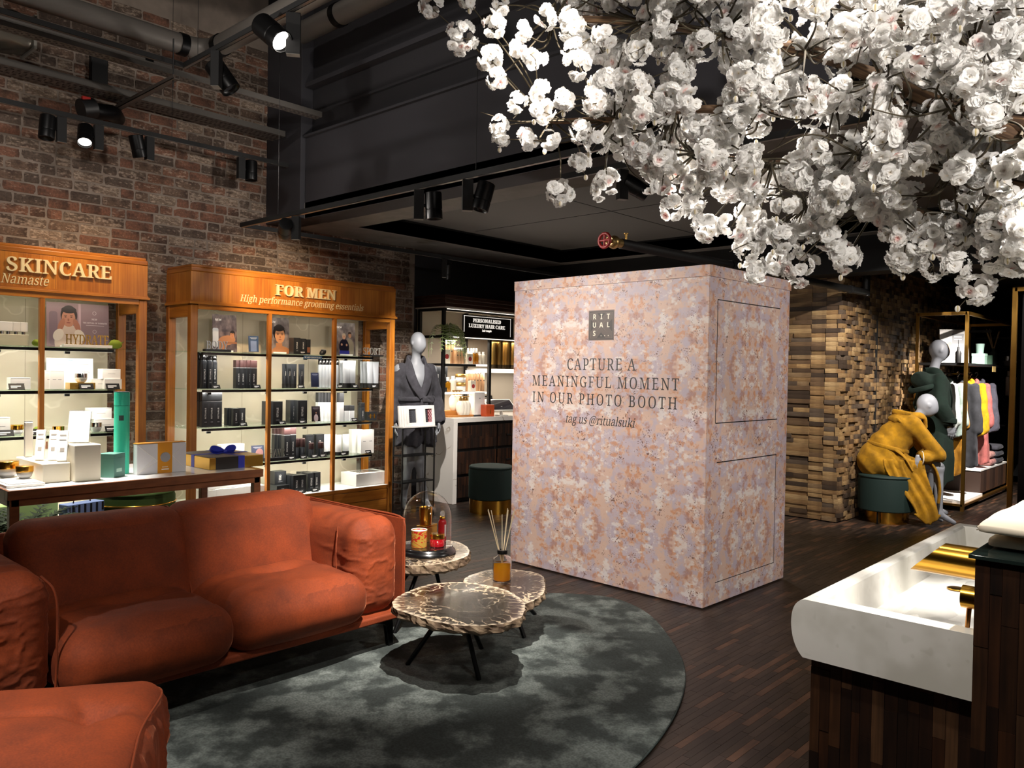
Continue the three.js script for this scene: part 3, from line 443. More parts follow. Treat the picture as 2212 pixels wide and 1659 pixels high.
const MAKE = {
  can(o, w, h) { const r = w / 2; part(o, 'body', lathe([[0, 0], [r * .95, 0], [r, .004], [r, h * .72], [r * .82, h * .78], [r * .8, h * .8], [0, h * .8]], 20), M.can); part(o, 'cap', lathe([[r * .78, h * .78], [r * .86, h * .8], [r * .84, h * .93], [r * .55, h], [0, h]], 20), M.blackGloss); part(o, 'label', (() => { const g = new THREE.CylinderGeometry(r + .0006, r + .0006, h * .55, 12, 1, true, -.5, 1); g.translate(0, h * .38, 0); return flat(g); })(), M.boxPrint); },
  box(o, w, h, d = .07) { part(o, 'carton', box(-w / 2, w / 2, 0, h, -d / 2, d / 2, .0015), M.boxBlack); const g = quad(w * .55, h * .8); g.translate(0, h * .5, d / 2 + .0008); part(o, 'print', g, M.boxPrint); },
  capbox(o, w, h, d = .05) { part(o, 'carton', box(-w / 2, w / 2, 0, h * .74, -d / 2, d / 2, .003), M.boxFront); part(o, 'cap', box(-w / 2, w / 2, h * .745, h, -d / 2, d / 2, .004), M.boxBlack); const g = quad(w * .5, h * .6); g.translate(0, h * .38, d / 2 + .0008); part(o, 'print', g, M.boxPrint); },
  maroon(o, w, h, d = .055) { part(o, 'carton', box(-w / 2, w / 2, 0, h * .72, -d / 2, d / 2, .002), M.boxBlack); part(o, 'lid', box(-w / 2 - .0005, w / 2 + .0005, h * .74, h, -d / 2, d / 2, .002), M.maroon); part(o, 'band', box(-w / 2 + .001, w / 2 - .001, h * .715, h * .745, -d / 2 + .001, d / 2 - .001), M.silver); const g = quad(w * .5, h * .55); g.translate(0, h * .36, d / 2 + .0008); part(o, 'print', g, M.boxPrint); },
  tube(o, w, h, m = M.tubeDark, cm = M.black, d = .045) { const n = 12, P = [], I = []; for (let j = 0; j <= n; j++) for (let i = 0; i < 20; i++) { const t = j / n, a = i / 20 * Math.PI * 2; const ww = lerp(w * .42, w * .5, t), dd = lerp(d * .5, .003, sstep(.15, 1, t)); P.push(Math.cos(a) * ww, h * .17 + t * h * .83, Math.sin(a) * dd); } for (let j = 0; j < n; j++) for (let i = 0; i < 20; i++) { const a = j * 20 + i, b = j * 20 + (i + 1) % 20; I.push(a, a + 20, b, b, a + 20, b + 20); } const g = new THREE.BufferGeometry(); g.setAttribute('position', new THREE.Float32BufferAttribute(P, 3)); g.setIndex(I); g.computeVertexNormals(); part(o, 'tube', flat(uvBoxKeep(g)), m); part(o, 'cap', cyl(w * .4, w * .42, h * .17, 0, 0, 0, 18), cm); if (m === M.tubeDark) { const q = quad(w * .3, h * .5); q.translate(-w * .05, h * .55, d * .4); part(o, 'print', q, M.boxPrint); } },
  greytube(o, w, h) { MAKE.tube(o, w, h, M.tubeGrey, M.black); },
  whitetube(o, w, h) { MAKE.tube(o, w, h, M.tubeWhite, M.black); },
  spray(o, w, h) { const r = w / 2; part(o, 'body', lathe([[0, 0], [r, .002], [r, h * .76], [r * .8, h * .79], [0, h * .79]], 18), M.tubeGrey); part(o, 'cap', lathe([[r * .82, h * .78], [r * .86, h * .8], [r * .8, h * .97], [r * .5, h], [0, h]], 18), M.blackGloss); },
  twotone(o, w, h, d = .05) { part(o, 'carton', box(-w / 2, w / 2, 0, h * .66, -d / 2, d / 2, .002), M.tubeWhite); part(o, 'lid', box(-w / 2, w / 2, h * .662, h, -d / 2, d / 2, .002), M.greyMatte); },
  jar(o, w, h) { const r = w / 2; part(o, 'jar', lathe([[0, 0], [r * .9, 0], [r, .004], [r, h * .56], [0, h * .56]], 18), M.tubeDark); part(o, 'lid', lathe([[0, h * .58], [r * 1.02, h * .58], [r * 1.02, h * .97], [r * .95, h], [0, h]], 18), M.maroon); },
  white(o, w, h, d = .06) { part(o, 'carton', box(-w / 2, w / 2, 0, h, -d / 2, d / 2, .002), M.white); part(o, 'edge_print', merge(box(-w / 2 + .003, w / 2 - .003, h - .006, h - .004, d / 2, d / 2 + .0004), box(-w * .2, w * .2, h * .5, h * .53, d / 2, d / 2 + .0004)), plain(0x9a9a9c)); },
  whitebottle(o, w, h) { const r = w / 2; part(o, 'bottle', cbox(w, h * .48, w, 0, 0, 0, .004), phys(0xf3efdc, .15, { transmission: .4, thickness: .0 })); part(o, 'neck', cyl(r * .42, r * .42, h * .12, 0, h * .48), M.chrome); part(o, 'cap', cbox(w * .78, h * .4, w * .78, 0, h * .6, 0, .004), M.white); },
  silverjar(o, w, h) { const r = w / 2; part(o, 'jar', lathe([[0, 0], [r * .5, 0], [r * .8, h * .15], [r, h * .5], [r * .98, h * .52], [0, h * .52]], 28), phys(0xf1f1f0, .12, { clearcoat: 1 })); part(o, 'lid', lathe([[0, h * .53], [r, h * .53], [r * 1.02, h * .56], [r * 1.02, h * .97], [r * .97, h], [0, h]], 28), M.chrome); },
  goldjar(o, w, h) { const r = w / 2; part(o, 'jar', lathe([[0, 0], [r * .55, 0], [r * .8, h * .15], [r * .97, h * .5], [0, h * .52]], 32), phys(0xf4f4f6, .08, { clearcoat: 1, transmission: .3, thickness: .02 })); part(o, 'lid', lathe([[0, h * .53], [r * .99, h * .53], [r * 1.03, h * .56], [r * 1.03, h * .95], [r * .98, h], [0, h]], 32), M.gold); },
  card(o, w, h) { const g = printSlab(w, h * 1.1, .003); g.rotateX(-.5); g.translate(0, 0, h * .25); part(o, 'face', g, M.card); const b = box(-w / 2, w / 2, 0, .003, -h * .45, h * .3); part(o, 'foot', b, M.black); },
};
// a row of like goods: pixel x of each, all on one surface at height y and depth z
const protoCache = {};
function goods(kind, name, cat, desc, where, xs, y, z, w, h, opt = {}) {
  const n = xs.length, key = [kind, w, h, opt.d].join(); 
  xs.forEach((x, i) => {
    const label = n === 1 ? desc + ' ' + where : desc + ', ' + (n === 2 ? ['left', 'right'][i] + ' of two ' : ORD[i] + ' from left ') + where;
    const zz = (Array.isArray(z) ? z[i % z.length] : z), px = opt.world ? x : onz(x, 800, zz).x;
    let o = protoCache[key];
    if (!o) { o = protoCache[key] = thing(name, label, cat, [px, y, zz], opt.turn || 0, n > 1 ? opt.group : undefined); MAKE[kind](o, w, h, opt.d); }
    else { const c = o.clone(); c.name = numbered(name); c.userData = {}; tag(c, label, cat, n > 1 ? opt.group : undefined); c.position.set(px, y, zz); c.rotation.y = opt.turn || 0; scene.add(c); }
  });
}
const zx = (...a) => a.map(x => Z(x, 0)[0]);
const [S1, S2, S3, S4] = SHY.map(y => y + .0006), S5 = .3166;
const mc = 'in the FOR MEN cabinet';
goods('can', 'aerosol_can', 'can', 'black aerosol can with domed cap', 'in upper left bay', zx(246, 274, 312, 343), S2, [-6.6, -6.53, -6.53, -6.59], .058, .31, { group: 'black aerosol cans in the left bay' });
goods('maroon', 'deodorant_carton', 'carton', 'black carton with dark maroon top', 'on second shelf', zx(502, 530, 556, 576, 601), S2, [-6.6, -6.58, -6.57, -6.55, -6.53], .058, .25, { group: 'maroon topped cartons on the second shelf' });
goods('tube', 'cosmetic_tube', 'tube', 'dark grey squeeze tube', 'in middle bay', zx(817, 845, 874, 925), S2, [-6.62, -6.6, -6.54, -6.53], .066, .225, { group: 'dark squeeze tubes in the middle bay' });
goods('spray', 'spray_can', 'can', 'silver spray can with black cap', 'behind blue frame', zx(1048, 1070, 1092, 1114, 1160), S2, [-6.66, -6.65, -6.64, -6.63, -6.62], .045, .285, { group: 'silver spray cans in the middle bay' });
goods('greytube', 'cosmetic_tube', 'tube', 'large silver grey squeeze tube', 'in right bay', zx(1200, 1222, 1262), S2, [-6.62, -6.53, -6.53], .085, .27, { group: 'large silver tubes at the mullion' });
goods('greytube', 'cosmetic_tube', 'tube', 'pale grey squeeze tube by cabinet edge', 'in right bay', zx(1335, 1355, 1380, 1418), S2, [-6.66, -6.62, -6.53, -6.53], .078, .265, { group: 'pale grey tubes at the right edge' });
goods('capbox', 'black_carton', 'carton', 'tall black carton with dark cap', 'on third shelf', zx(241, 262, 284, 325, 369), S3, [-6.64, -6.6, -6.52, -6.52, -6.52], .066, .3, { group: 'tall black cartons in the left bay' });
goods('box', 'black_carton', 'carton', 'small black carton', 'on third shelf left bay', zx(445, 465, 488, 528), S3, [-6.6, -6.57, -6.52, -6.56], .058, .155, { group: 'small black cartons on the third shelf', d: .05 });
goods('box', 'black_carton', 'carton', 'wide black carton behind first mullion', 'on third shelf', zx(712, 757), S3, [-6.58, -6.53], .098, .21, { d: .08, group: 'wide black cartons behind the mullion' });
goods('box', 'black_carton', 'carton', 'wide black carton', 'left of small portrait frame', zx(870, 921), S3, [-6.6, -6.53], .1, .215, { d: .08, group: 'wide black cartons left of the frame' });
goods('twotone', 'white_carton', 'carton', 'tall white carton with dark lid', 'on third shelf', zx(1046, 1066, 1088, 1110, 1134, 1187), S3, [-6.68, -6.67, -6.65, -6.63, -6.6, -6.56], .052, .28, { group: 'white cartons with dark lids' });
goods('twotone', 'white_carton', 'carton', 'short white jar carton with black lid', 'on third shelf', zx(1222, 1256), S3, [-6.56, -6.55], .055, .155, { d: .051, group: 'short white cartons with black lids' });
goods('capbox', 'black_carton', 'carton', 'single slim dark bottle carton', 'on third shelf by the right edge', zx(1328), S3, -6.54, .048, .18);
goods('maroon', 'tall_carton', 'carton', 'tall dark carton with maroon lid', 'on lowest glass shelf', zx(762, 782, 803, 827, 866), S4, [-6.66, -6.63, -6.6, -6.53, -6.55], .062, .31, { d: .056, group: 'tall dark cartons on the lowest glass shelf' });
goods('jar', 'cosmetic_jar', 'jar', 'dark jar with maroon lid', 'on lowest glass shelf', zx(900, 936), S4, [-6.54, -6.53], .055, .185, { group: 'dark jars with maroon lids' });
goods('box', 'black_carton', 'carton', 'black razor carton', 'on lowest glass shelf', zx(977, 1045), S4, [-6.6, -6.6], .09, .21, { d: .061, group: 'black cartons behind the dark bottles' });
goods('jar', 'cosmetic_jar', 'bottle', 'dark glass bottle', 'before black razor cartons', zx(998, 1060), S4, [-6.5, -6.52], .05, .14, { group: 'dark bottles before the razor cartons' });
goods('whitetube', 'cosmetic_tube', 'tube', 'white squeeze tube with black cap', 'on lowest glass shelf', zx(1090, 1118, 1140, 1176, 1226), S4, [-6.62, -6.62, -6.6, -6.52, -6.54], .082, .2, { group: 'white tubes on the lowest glass shelf' });
goods('white', 'white_carton', 'carton', 'upright white carton', 'at right end of lowest glass shelf', zx(1280, 1302, 1338, 1380), S4, [-6.64, -6.62, -6.53, -6.53], .085, .235, { group: 'upright white cartons at the right end' });
goods('box', 'black_carton', 'carton', 'black gift carton', 'on the white base, middle bay', zx(846, 866, 888, 925), S5, [-6.6, -6.56, -6.52, -6.52], .08, .17, { d: .09, group: 'black gift cartons on the white base' });
goods('box', 'black_carton', 'carton', 'black gift carton nearest the second mullion', 'on white base', zx(942, 966, 985, 1020), S5, [-6.64, -6.62, -6.55, -6.55], .082, .175, { d: .091, group: 'black gift cartons near the second mullion' });
goods('box', 'black_carton', 'carton', 'flat black carton', 'by the first mullion on white base', zx(775, 795), S5, [-6.6, -6.52], .13, .09, { d: .1, group: 'flat black cartons by the mullion' });
goods('box', 'black_carton', 'carton', 'black carton resting on the flat black cartons', 'by the first mullion', zx(778), S5 + .0905, -6.6, .12, .12, { d: .09 });
{ // the loose pieces of the men's cabinet
  const o = thing('gift_box', 'large white gift box with clear window lid on the cabinet base', 'box', [onz(...Z(1345, 1450), -6.6).x, S5, -6.6]); part(o, 'carton', box(-.2, .2, 0, .125, -.13, .13, .003), M.white); part(o, 'window', box(-.13, .13, .125, .127, -.09, .09), mat(0x8f8a84, .1), 'grey window');
  const w = thing('gift_box', 'white gift box on the base behind the display table', 'box', [3.35, S5, -6.6]); part(w, 'carton', box(-.16, .16, 0, .11, -.1, .1, .003), M.white); part(w, 'ribbon', box(-.03, .03, .0, .112, -.101, .101), M.paper);
  copy(w, 'white gift box stacked upon another on the cabinet base', [3.37, S5 + .1125, -6.61], .08); copy(w, 'white gift box beside the first mullion on the cabinet base', [3.62, S5, -6.6], -.1);
  const wb = thing('white_carton', 'white carton on a clear stand in the left bay', 'carton', [onz(...Z(457, 1200), -6.6).x, S4 + .075, -6.6]); part(wb, 'carton', box(-.11, .11, 0, .09, -.04, .04, .002), M.white); part(wb, 'emblem', box(.0, .02, .045, .065, .04, .0406), plain(0x55565a));
  const cs = thing('display_riser', 'clear acrylic riser under a white carton', 'stand', [wb.position.x, S4, -6.6]); part(cs, 'riser', merge(box(-.12, .12, .07, .0745, -.06, .06), box(-.12, -.115, 0, .07, -.06, .06), box(.115, .12, 0, .07, -.06, .06)), M.acrylic); part(cs, 'foot', merge(box(-.122, -.11, 0, .003, -.062, .062), box(.11, .122, 0, .003, -.062, .062)), M.acrylic);
  const gp = thing('gift_pack', 'small black and gold gift pack at the end of the third shelf', 'box', [onz(...Z(1382, 1040), -6.54).x, S3, -6.54]); part(gp, 'carton', box(-.06, .06, 0, .085, -.03, .03, .002), M.boxBlack); part(gp, 'ribbon', merge(box(-.028, -.012, .02, .065, .03, .031), box(.02, .036, .02, .065, .03, .031), box(-.05, .05, .042, .046, .03, .0308)), M.gold);
  const hb = thing('black_carton', 'black double carton on the top shelf right of the portrait poster', 'carton', [onz(...Z(905, 560), -6.6).x, S1, -6.6]); part(hb, 'carton', merge(box(-.075, -.002, 0, .155, -.04, .04, .002), box(.0, .06, 0, .15, -.04, .04, .002)), M.boxBlack); const g = merge(quad(.03, .12).translate(-.038, .08, .041), quad(.03, .12).translate(.03, .08, .041)); part(hb, 'print', g, M.boxPrint);
  const hb2 = thing('black_carton', 'slim black carton with copper print on the top shelf', 'carton', [onz(...Z(962, 570), -6.6).x, S1, -6.6]); part(hb2, 'carton', box(-.022, .022, 0, .145, -.03, .03, .002), M.boxBlack); part(hb2, 'print', box(-.016, .016, .02, .07, .03, .0306), plain(0x8a5a40));
  const bs = thing('shelf_sign', 'small blue sign reading BEARD ESSENTIALS on the top shelf edge', 'sign', [onz(...Z(1002, 628), -6.455).x, S1 - .045, -6.455]); const bt = canvasTex(256, 40, (c, W2, H2) => { c.fillStyle = '#1f4f78'; c.fillRect(0, 0, W2, H2); c.fillStyle = '#f2f4f6'; c.font = 'bold 25px serif'; c.textAlign = 'center'; c.fillText('BEARD ESSENTIALS', W2 / 2, 29, 236); }); part(bs, 'plate', printSlab(.2, .034, .004), mat(0xffffff, .4, 0, { map: bt })); part(bs, 'clip', box(-.09, .09, .034, .047, -.012, .002), M.acrylic);
  const sd = thing('stone_ornament', 'small dark rounded ornament on the top shelf', 'ornament', [onz(...Z(1068, 600), -6.52).x, S1, -6.52]); part(sd, 'body', cushion(.055, .05, .05, .02, [.004, .004, .002], q => { q.x += q.y * .4; }, 8).translate(0, .025, 0), M.darkGrey); part(sd, 'cap', box(-.018, .03, .049, .053, -.015, .015, .002), M.silver);
}
const cards = [[362, 830, S2, 'the aerosol cans'], [632, 832, S2, 'the maroon topped cartons'], [925, 830, S2, 'the dark grey tubes'], [1186, 830, S2, 'the large silver tubes'], [1286, 832, S2, 'the gap between grey tubes'], [1412, 832, S2, 'the pale grey tubes'], [545, 1080, S3, 'the small black cartons'], [803, 1072, S3, 'the first wide black carton'], [938, 1065, S3, 'the second wide black carton'], [1284, 1050, S3, 'the short white cartons'], [870, 1305, S4, 'the tall dark cartons'], [948, 1302, S4, 'the dark jars'], [1022, 1298, S4, 'the dark bottles'], [1078, 1294, S4, 'the black razor cartons'], [1215, 1280, S4, 'the white tubes'], [1378, 1270, S4, 'the upright white cartons'], [935, 1530, S5, 'the gift cartons in the middle bay'], [1028, 1520, S5, 'the gift cartons near the second mullion'], [935, 598, S1, 'the black double carton']];
for (const [x, , y, what] of cards) goods('card', 'price_card', 'card', 'small black price card in front of', what, zx(x), y, -6.465, .068, .034);

// posters and framed prints: plain figures without likeness
function rocks(g, w, h, a, b, seed) { const n = fbm(seed, 6, 4), im = g.createImageData(w, h), A = hex(a), B = hex(b); for (let j = 0, q = 0; j < h; j++) for (let i = 0; i < w; i++, q += 4) { const c = mix3(A, B, clamp(n(i / w, j / h) * 1.7 - .35, 0, 1)); im.data[q] = c[0] * 255; im.data[q + 1] = c[1] * 255; im.data[q + 2] = c[2] * 255; im.data[q + 3] = 255; } g.putImageData(im, 0, 0); }
function face(g, x, y, r, skin, hair, turn = 0) { g.fillStyle = hair; g.beginPath(); g.ellipse(x, y - r * .25, r * .86, r * 1.08, 0, 0, 7); g.fill(); g.fillStyle = skin; g.beginPath(); g.ellipse(x + turn * r * .15, y + r * .1, r * .7, r * .98, 0, 0, 7); g.fill(); g.fillStyle = hair; g.beginPath(); g.ellipse(x, y - r * .82, r * .78, r * .38, 0, 0, 7); g.fill(); g.fillStyle = '#2a1c16'; for (const s of [-1, 1]) { g.beginPath(); g.ellipse(x + (s * .3 + turn * .18) * r, y - r * .02, r * .11, r * .05, 0, 0, 7); g.fill(); g.fillRect(x + (s * .3 + turn * .18 - .14) * r, y - r * .2, r * .28, r * .05); } g.fillStyle = 'rgba(120,60,40,.55)'; g.beginPath(); g.ellipse(x + turn * r * .2, y + r * .3, r * .09, r * .16, 0, 0, 7); g.fill(); g.fillStyle = '#8a4a40'; g.beginPath(); g.ellipse(x + turn * r * .18, y + r * .62, r * .22, r * .07, 0, 0, 7); g.fill(); }
function poster(name, label, x, y, z, w, h, lean, draw, label2, turn = 0) { const o = thing(name, label, 'poster', [x, y, z], turn); const t = canvasTex(Math.round(320 * Math.min(1.6, w / h)), 320, draw); const g = printSlab(w, h, .004); g.rotateX(-lean); part(o, 'print', g, mat(0xffffff, .35, 0, { map: t })); const f = box(-w * .3, w * .3, 0, .018, -.01, .02); part(o, 'stand_foot', f, M.white); return o; }
{
  const zp = -6.68, X = (a, b) => onz(...Z(a, b), zp).x;
  poster('poster', 'poster of a man resting on rocks, left bay of the men cabinet', X(420, 480), S1, zp, onz(...Z(500, 480), zp).x - onz(...Z(340, 480), zp).x, .335, .06, (g, w, h) => { rocks(g, w, h, 0x3d3238, 0x8c7a78, 71); g.fillStyle = '#c9cdd4'; g.beginPath(); g.roundRect(0, h * .36, w * .24, h * .5, 14); g.fill(); g.fillStyle = '#a9744f'; g.beginPath(); g.ellipse(w * .58, h * .68, w * .36, h * .13, -.15, 0, 7); g.fill(); g.beginPath(); g.ellipse(w * .4, h * .84, w * .16, h * .16, .5, 0, 7); g.fill(); g.fillStyle = '#8f5e3e'; g.fillRect(w * .5, h * .72, w * .5, h * .05); face(g, w * .82, h * .53, w * .13, '#b47c58', '#241a18', -.6); g.fillStyle = '#fff'; g.font = 'bold 24px serif'; g.fillText('NEW', w * .1, h * .17); });
  poster('poster', 'close portrait poster of a dark haired man behind the first mullion', X(778, 500), S1, zp, onz(...Z(846, 480), zp).x - onz(...Z(705, 480), zp).x, .34, .06, (g, w, h) => { rocks(g, w, h, 0x4a4244, 0x8c8280, 73); g.fillStyle = '#a8734f'; g.beginPath(); g.ellipse(w * .6, h * 1.02, w * .5, h * .24, 0, 0, 7); g.fill(); g.fillRect(w * .36, h * .7, w * .3, h * .25); face(g, w * .52, h * .47, w * .33, '#b98560', '#1e1716', .7); g.fillStyle = '#fff'; g.font = 'bold 24px serif'; g.fillText('NEW', w * .08, h * .15); });
  poster('poster', 'poster of a couple in knitwear, right bay of the men cabinet', X(1222, 500), S1, zp, onz(...Z(1280, 480), zp).x - onz(...Z(1150, 480), zp).x, .335, .06, (g, w, h) => { rocks(g, w, h, 0x433c40, 0x8f8684, 75); g.fillStyle = '#8a8577'; g.beginPath(); g.ellipse(w * .72, h * .78, w * .2, h * .3, 0, 0, 7); g.fill(); g.fillStyle = '#171729'; g.beginPath(); g.ellipse(w * .42, h * .74, w * .25, h * .25, 0, 0, 7); g.fill(); g.fillStyle = '#2c2f8c'; g.fillRect(w * .18, h * .84, w * .5, h * .16); face(g, w * .42, h * .42, w * .11, '#c79a80', '#b0a08c'); face(g, w * .72, h * .37, w * .11, '#b4876a', '#3a2c26', .4); g.fillStyle = '#c79a80'; g.beginPath(); g.ellipse(w * .3, h * .66, 10, 12, 0, 0, 7); g.ellipse(w * .55, h * .67, 10, 12, 0, 0, 7); g.fill(); g.fillStyle = '#fff'; g.font = 'bold 24px serif'; g.fillText('NEW', w * .06, h * .17); });
  const zq = -6.69, q = (px, py) => onz(px, py, zq); const pl = q(101, 700).x, pr = q(236, 700).x;
  poster('poster', 'pink poster of a woman touching her cheeks in the SKINCARE cabinet', (pl + pr) / 2, S1, zq, pr - pl, .345, .05, (g, w, h) => { const gr = g.createLinearGradient(0, 0, w, h); gr.addColorStop(0, '#9c8288'); gr.addColorStop(1, '#7c6268'); g.fillStyle = gr; g.fillRect(0, 0, w, h); g.fillStyle = '#b79aa2'; g.fillRect(w * .5, 0, w * .04, h); g.fillStyle = '#7f6a74'; g.beginPath(); g.roundRect(w * .04, h * .2, w * .13, h * .75, 20); g.fill(); g.fillStyle = '#cdb6a8'; g.beginPath(); g.ellipse(w * .34, h * .88, w * .22, h * .4, 0, 0, 7); g.fill(); face(g, w * .35, h * .32, h * .2, '#b98068', '#2e2220', -.3); g.fillStyle = '#a96e58'; for (const s of [-1, 1]) { g.beginPath(); g.ellipse(w * .35 + s * h * .16, h * .5, h * .06, h * .16, s * -.35, 0, 7); g.fill(); } g.fillStyle = '#ded0c4'; for (const s of [-1, 1]) { g.beginPath(); g.ellipse(w * .35 + s * h * .22, h * .72, h * .1, h * .14, s * -.5, 0, 7); g.fill(); } g.strokeStyle = '#e6dadc'; g.lineWidth = 2; for (const yy of [.2, .62]) { g.beginPath(); g.arc(w * .76, h * yy, 12, 0, 7); g.stroke(); } g.fillStyle = '#eee4e4'; g.textAlign = 'center'; g.font = '16px serif'; g.fillText('NEW', w * .76, h * .36); g.font = '15px serif'; g.fillText('THE RITUAL OF NAMASTE', w * .77, h * .44, w * .4); g.fillRect(w * .62, h * .48, w * .3, 2); });
  const bl = q(101, 790).x, br = q(202, 790).x;
  poster('information_board', 'white upright information board with blue heading on the second shelf', (bl + br) / 2, S2, zq, br - bl, .235, .06, (g, w, h) => { g.fillStyle = '#eef0f2'; g.fillRect(0, 0, w, h); g.fillStyle = '#a9c3dc'; g.fillRect(w * .4, 0, w * .22, h * .13); g.fillStyle = '#5a6068'; g.textAlign = 'center'; g.font = '17px serif'; g.fillText('NEW', w * .51, h * .1); g.fillStyle = '#8a8f94'; g.fillRect(w * .1, h * .19, w * .8, 5); g.fillRect(w * .28, h * .26, w * .44, 3); g.font = '40px serif'; g.fillText('80%', w * .84, h * .5); g.strokeStyle = '#b9bcc0'; g.lineWidth = 4; g.beginPath(); g.ellipse(w * .62, h * .5, 40, 26, .4, 0, 7); g.stroke(); });
}
function frameCard(label, px, y, z, w, h, c1, c2, lean, fig) { const o = thing('acrylic_frame', label, 'frame', [onz(px, 800, z).x, y, z]); const t = canvasTex(128, Math.round(128 * h / w), (g, W2, H2) => { g.fillStyle = c1; g.fillRect(0, 0, W2, H2); g.fillStyle = c2; g.fillRect(W2 * .15, H2 * .1, W2 * .7, 7); g.fillRect(W2 * .25, H2 * .17, W2 * .5, 4); if (fig) fig(g, W2, H2); }); const a = printSlab(w * .86, h * .88, .003); a.translate(0, h * .06, 0); a.rotateX(-lean); part(o, 'print', a, mat(0xffffff, .3, 0, { map: t })); const b = new THREE.BoxGeometry(w, h, .006); b.translate(0, h / 2, .005); b.rotateX(-lean); part(o, 'cover', uvBox(b), M.acrylic); part(o, 'foot', box(-w / 2, w / 2, 0, .004, -.03, .03), M.acrylic); return o; }
frameCard('blue print in a clear frame on the top shelf', Z(608, 0)[0], S1, -6.62, .115, .165, '#3f5578', '#c9d2de', .08, (g, w, h) => { g.fillStyle = '#7f93bd'; g.fillRect(w * .2, h * .3, w * .6, h * .66); });
frameCard('dark blue print in a clear frame beside silver spray cans', Z(1018, 0)[0], S2, -6.52, .1, .155, '#2c3450', '#8a93a8', .08);
frameCard('small portrait print in a clear frame on the third shelf', Z(1028, 0)[0], S3, -6.52, .108, .165, '#2b262c', '#77707a', .08, (g, w, h) => { g.fillStyle = '#d8c6cc'; g.beginPath(); g.ellipse(w * .5, h * .78, w * .26, h * .26, 0, 0, 7); g.fill(); face(g, w * .52, h * .42, w * .1, '#b88a74', '#2a1e1c'); });
frameCard('pink picture print in a clear frame behind the gold box', Z(645, 0)[0], S4, -6.56, .145, .15, '#5a6684', '#c9ccd8', .1, (g, w, h) => { g.fillStyle = '#d9a6a4'; g.beginPath(); g.ellipse(w * .62, h * .55, w * .3, h * .34, .4, 0, 7); g.fill(); g.fillStyle = '#f1d9d4'; g.fillRect(w * .5, h * .6, w * .2, h * .4); });
function wordSign(str, label, x0, x1, y, z, h, mat1, base, font = serif) { const o = thing('word_sign', label, 'sign', [0, 0, 0]); for (const g of letters(str, font, x0, x1, y + base[1], h, .008)) part(o, 'letter', g.translate(0, 0, z), mat1); part(o, 'base', box(x0 - .02, x1 + .02, y, y + base[1], z - .02, z + .03, .002), base[0]); return o; }
{
  const q = (a, b, z) => onz(...Z(a, b), z).x, z = -6.49;
  wordSign('BODY', 'upright letters BODY on a dark base on the top shelf', q(292, 560, z), q(435, 560, z), S1, z, .07, M.silver, [M.darkGrey, .02]);
  wordSign('SPORT', 'upright letters SPORT on a dark base at the right end of the top shelf', q(1335, 600, z), q(1450, 600, z), S1, z, .07, mat(0xa8a49c, .4, .4), [M.black, .016]);
  wordSign('SHAVE', 'upright letters SHAVE on the lowest glass shelf beside the mullion', q(690, 1295, z), q(812, 1295, z), S4, z, .075, mat(0x6c6a68, .4, .3), [M.darkGrey, .03]);
  const z2 = -6.5; wordSign('HYDRATE', 'gold upright letters HYDRATE on a white base in the SKINCARE cabinet', onz(141, 730, z2).x, onz(234, 735, z2).x, S1, z2, .075, M.gold, [M.white, .022]);
}
// skincare goods
const k = 2.765, kx = (...a) => a.map(x => x / k);
goods('whitebottle', 'skincare_bottle', 'bottle', 'clear bottle with white cap', 'on top shelf at the left edge', kx(8, 46, 92, 137), S1, -6.56, .062, .17, { group: 'white capped bottles at the left edge' });
goods('white', 'white_carton', 'carton', 'slim white carton', 'before the information board', kx(286, 318, 350), S2, [-6.56, -6.55, -6.55], .06, .14, { d: .055, group: 'slim white cartons before the board' });
goods('white', 'white_carton', 'carton', 'flat white carton', 'low in stack beside the board', kx(592, 662), S2, [-6.6, -6.56], .13, .078, { d: .1, group: 'flat white cartons under a third' });
goods('white', 'white_carton', 'carton', 'flat white carton resting on top', 'of two others on the second shelf', kx(652), S2 + .0785, -6.57, .135, .078, { d: .1 });
goods('white', 'white_carton', 'carton', 'white carton left of the mullion', 'on the second shelf', kx(112), S2, -6.57, .13, .085, { d: .09 });
goods('white', 'white_carton', 'carton', 'wide white carton', 'on third shelf behind the teal tube', kx(620), S3, -6.6, .17, .095, { d: .11 });
goods('white', 'white_carton', 'carton', 'wide white carton stacked upon another', 'behind the teal tube', kx(590), S3 + .0955, -6.61, .16, .085, { d: .11 });
goods('white', 'white_carton', 'carton', 'white carton with copper window', 'at left end of the third shelf', kx(5), S3, -6.57, .1, .13, { d: .08 });
goods('silverjar', 'cream_jar', 'jar', 'silver lidded white jar', 'on third shelf before the white cartons', kx(575), S3, -6.5, .085, .075);
goods('silverjar', 'cream_jar', 'jar', 'silver lidded jar standing on a gold box', 'before the information board', kx(484), S2 + .0505, -6.52, .09, .07);
goods('goldjar', 'cream_jar', 'jar', 'copper lidded jar', 'on third shelf left of the mullion', kx(105), S3, -6.54, .08, .075);
{ const o = thing('gift_box', 'small gold box under a silver lidded jar', 'box', [onz(480 / k, 850, -6.53).x, S2, -6.53]); part(o, 'carton', box(-.09, .09, 0, .05, -.05, .05, .002), M.goldPaper); part(o, 'print', box(-.05, .03, .02, .03, .05, .0505), plain(0x8a6a1c)); }
for (const [x, y, w] of [[100, S2, 'the white carton in the SKINCARE cabinet'], [518, S2, 'the gold box'], [675, S2, 'the stacked white cartons'], [38, S3, 'the copper window carton'], [200, S3, 'the copper lidded jar'], [672, S3, 'the cartons behind the teal tube']]) goods('card', 'price_card', 'card', 'black price card in front of', w, kx(x), y, -6.465, .1, .045);
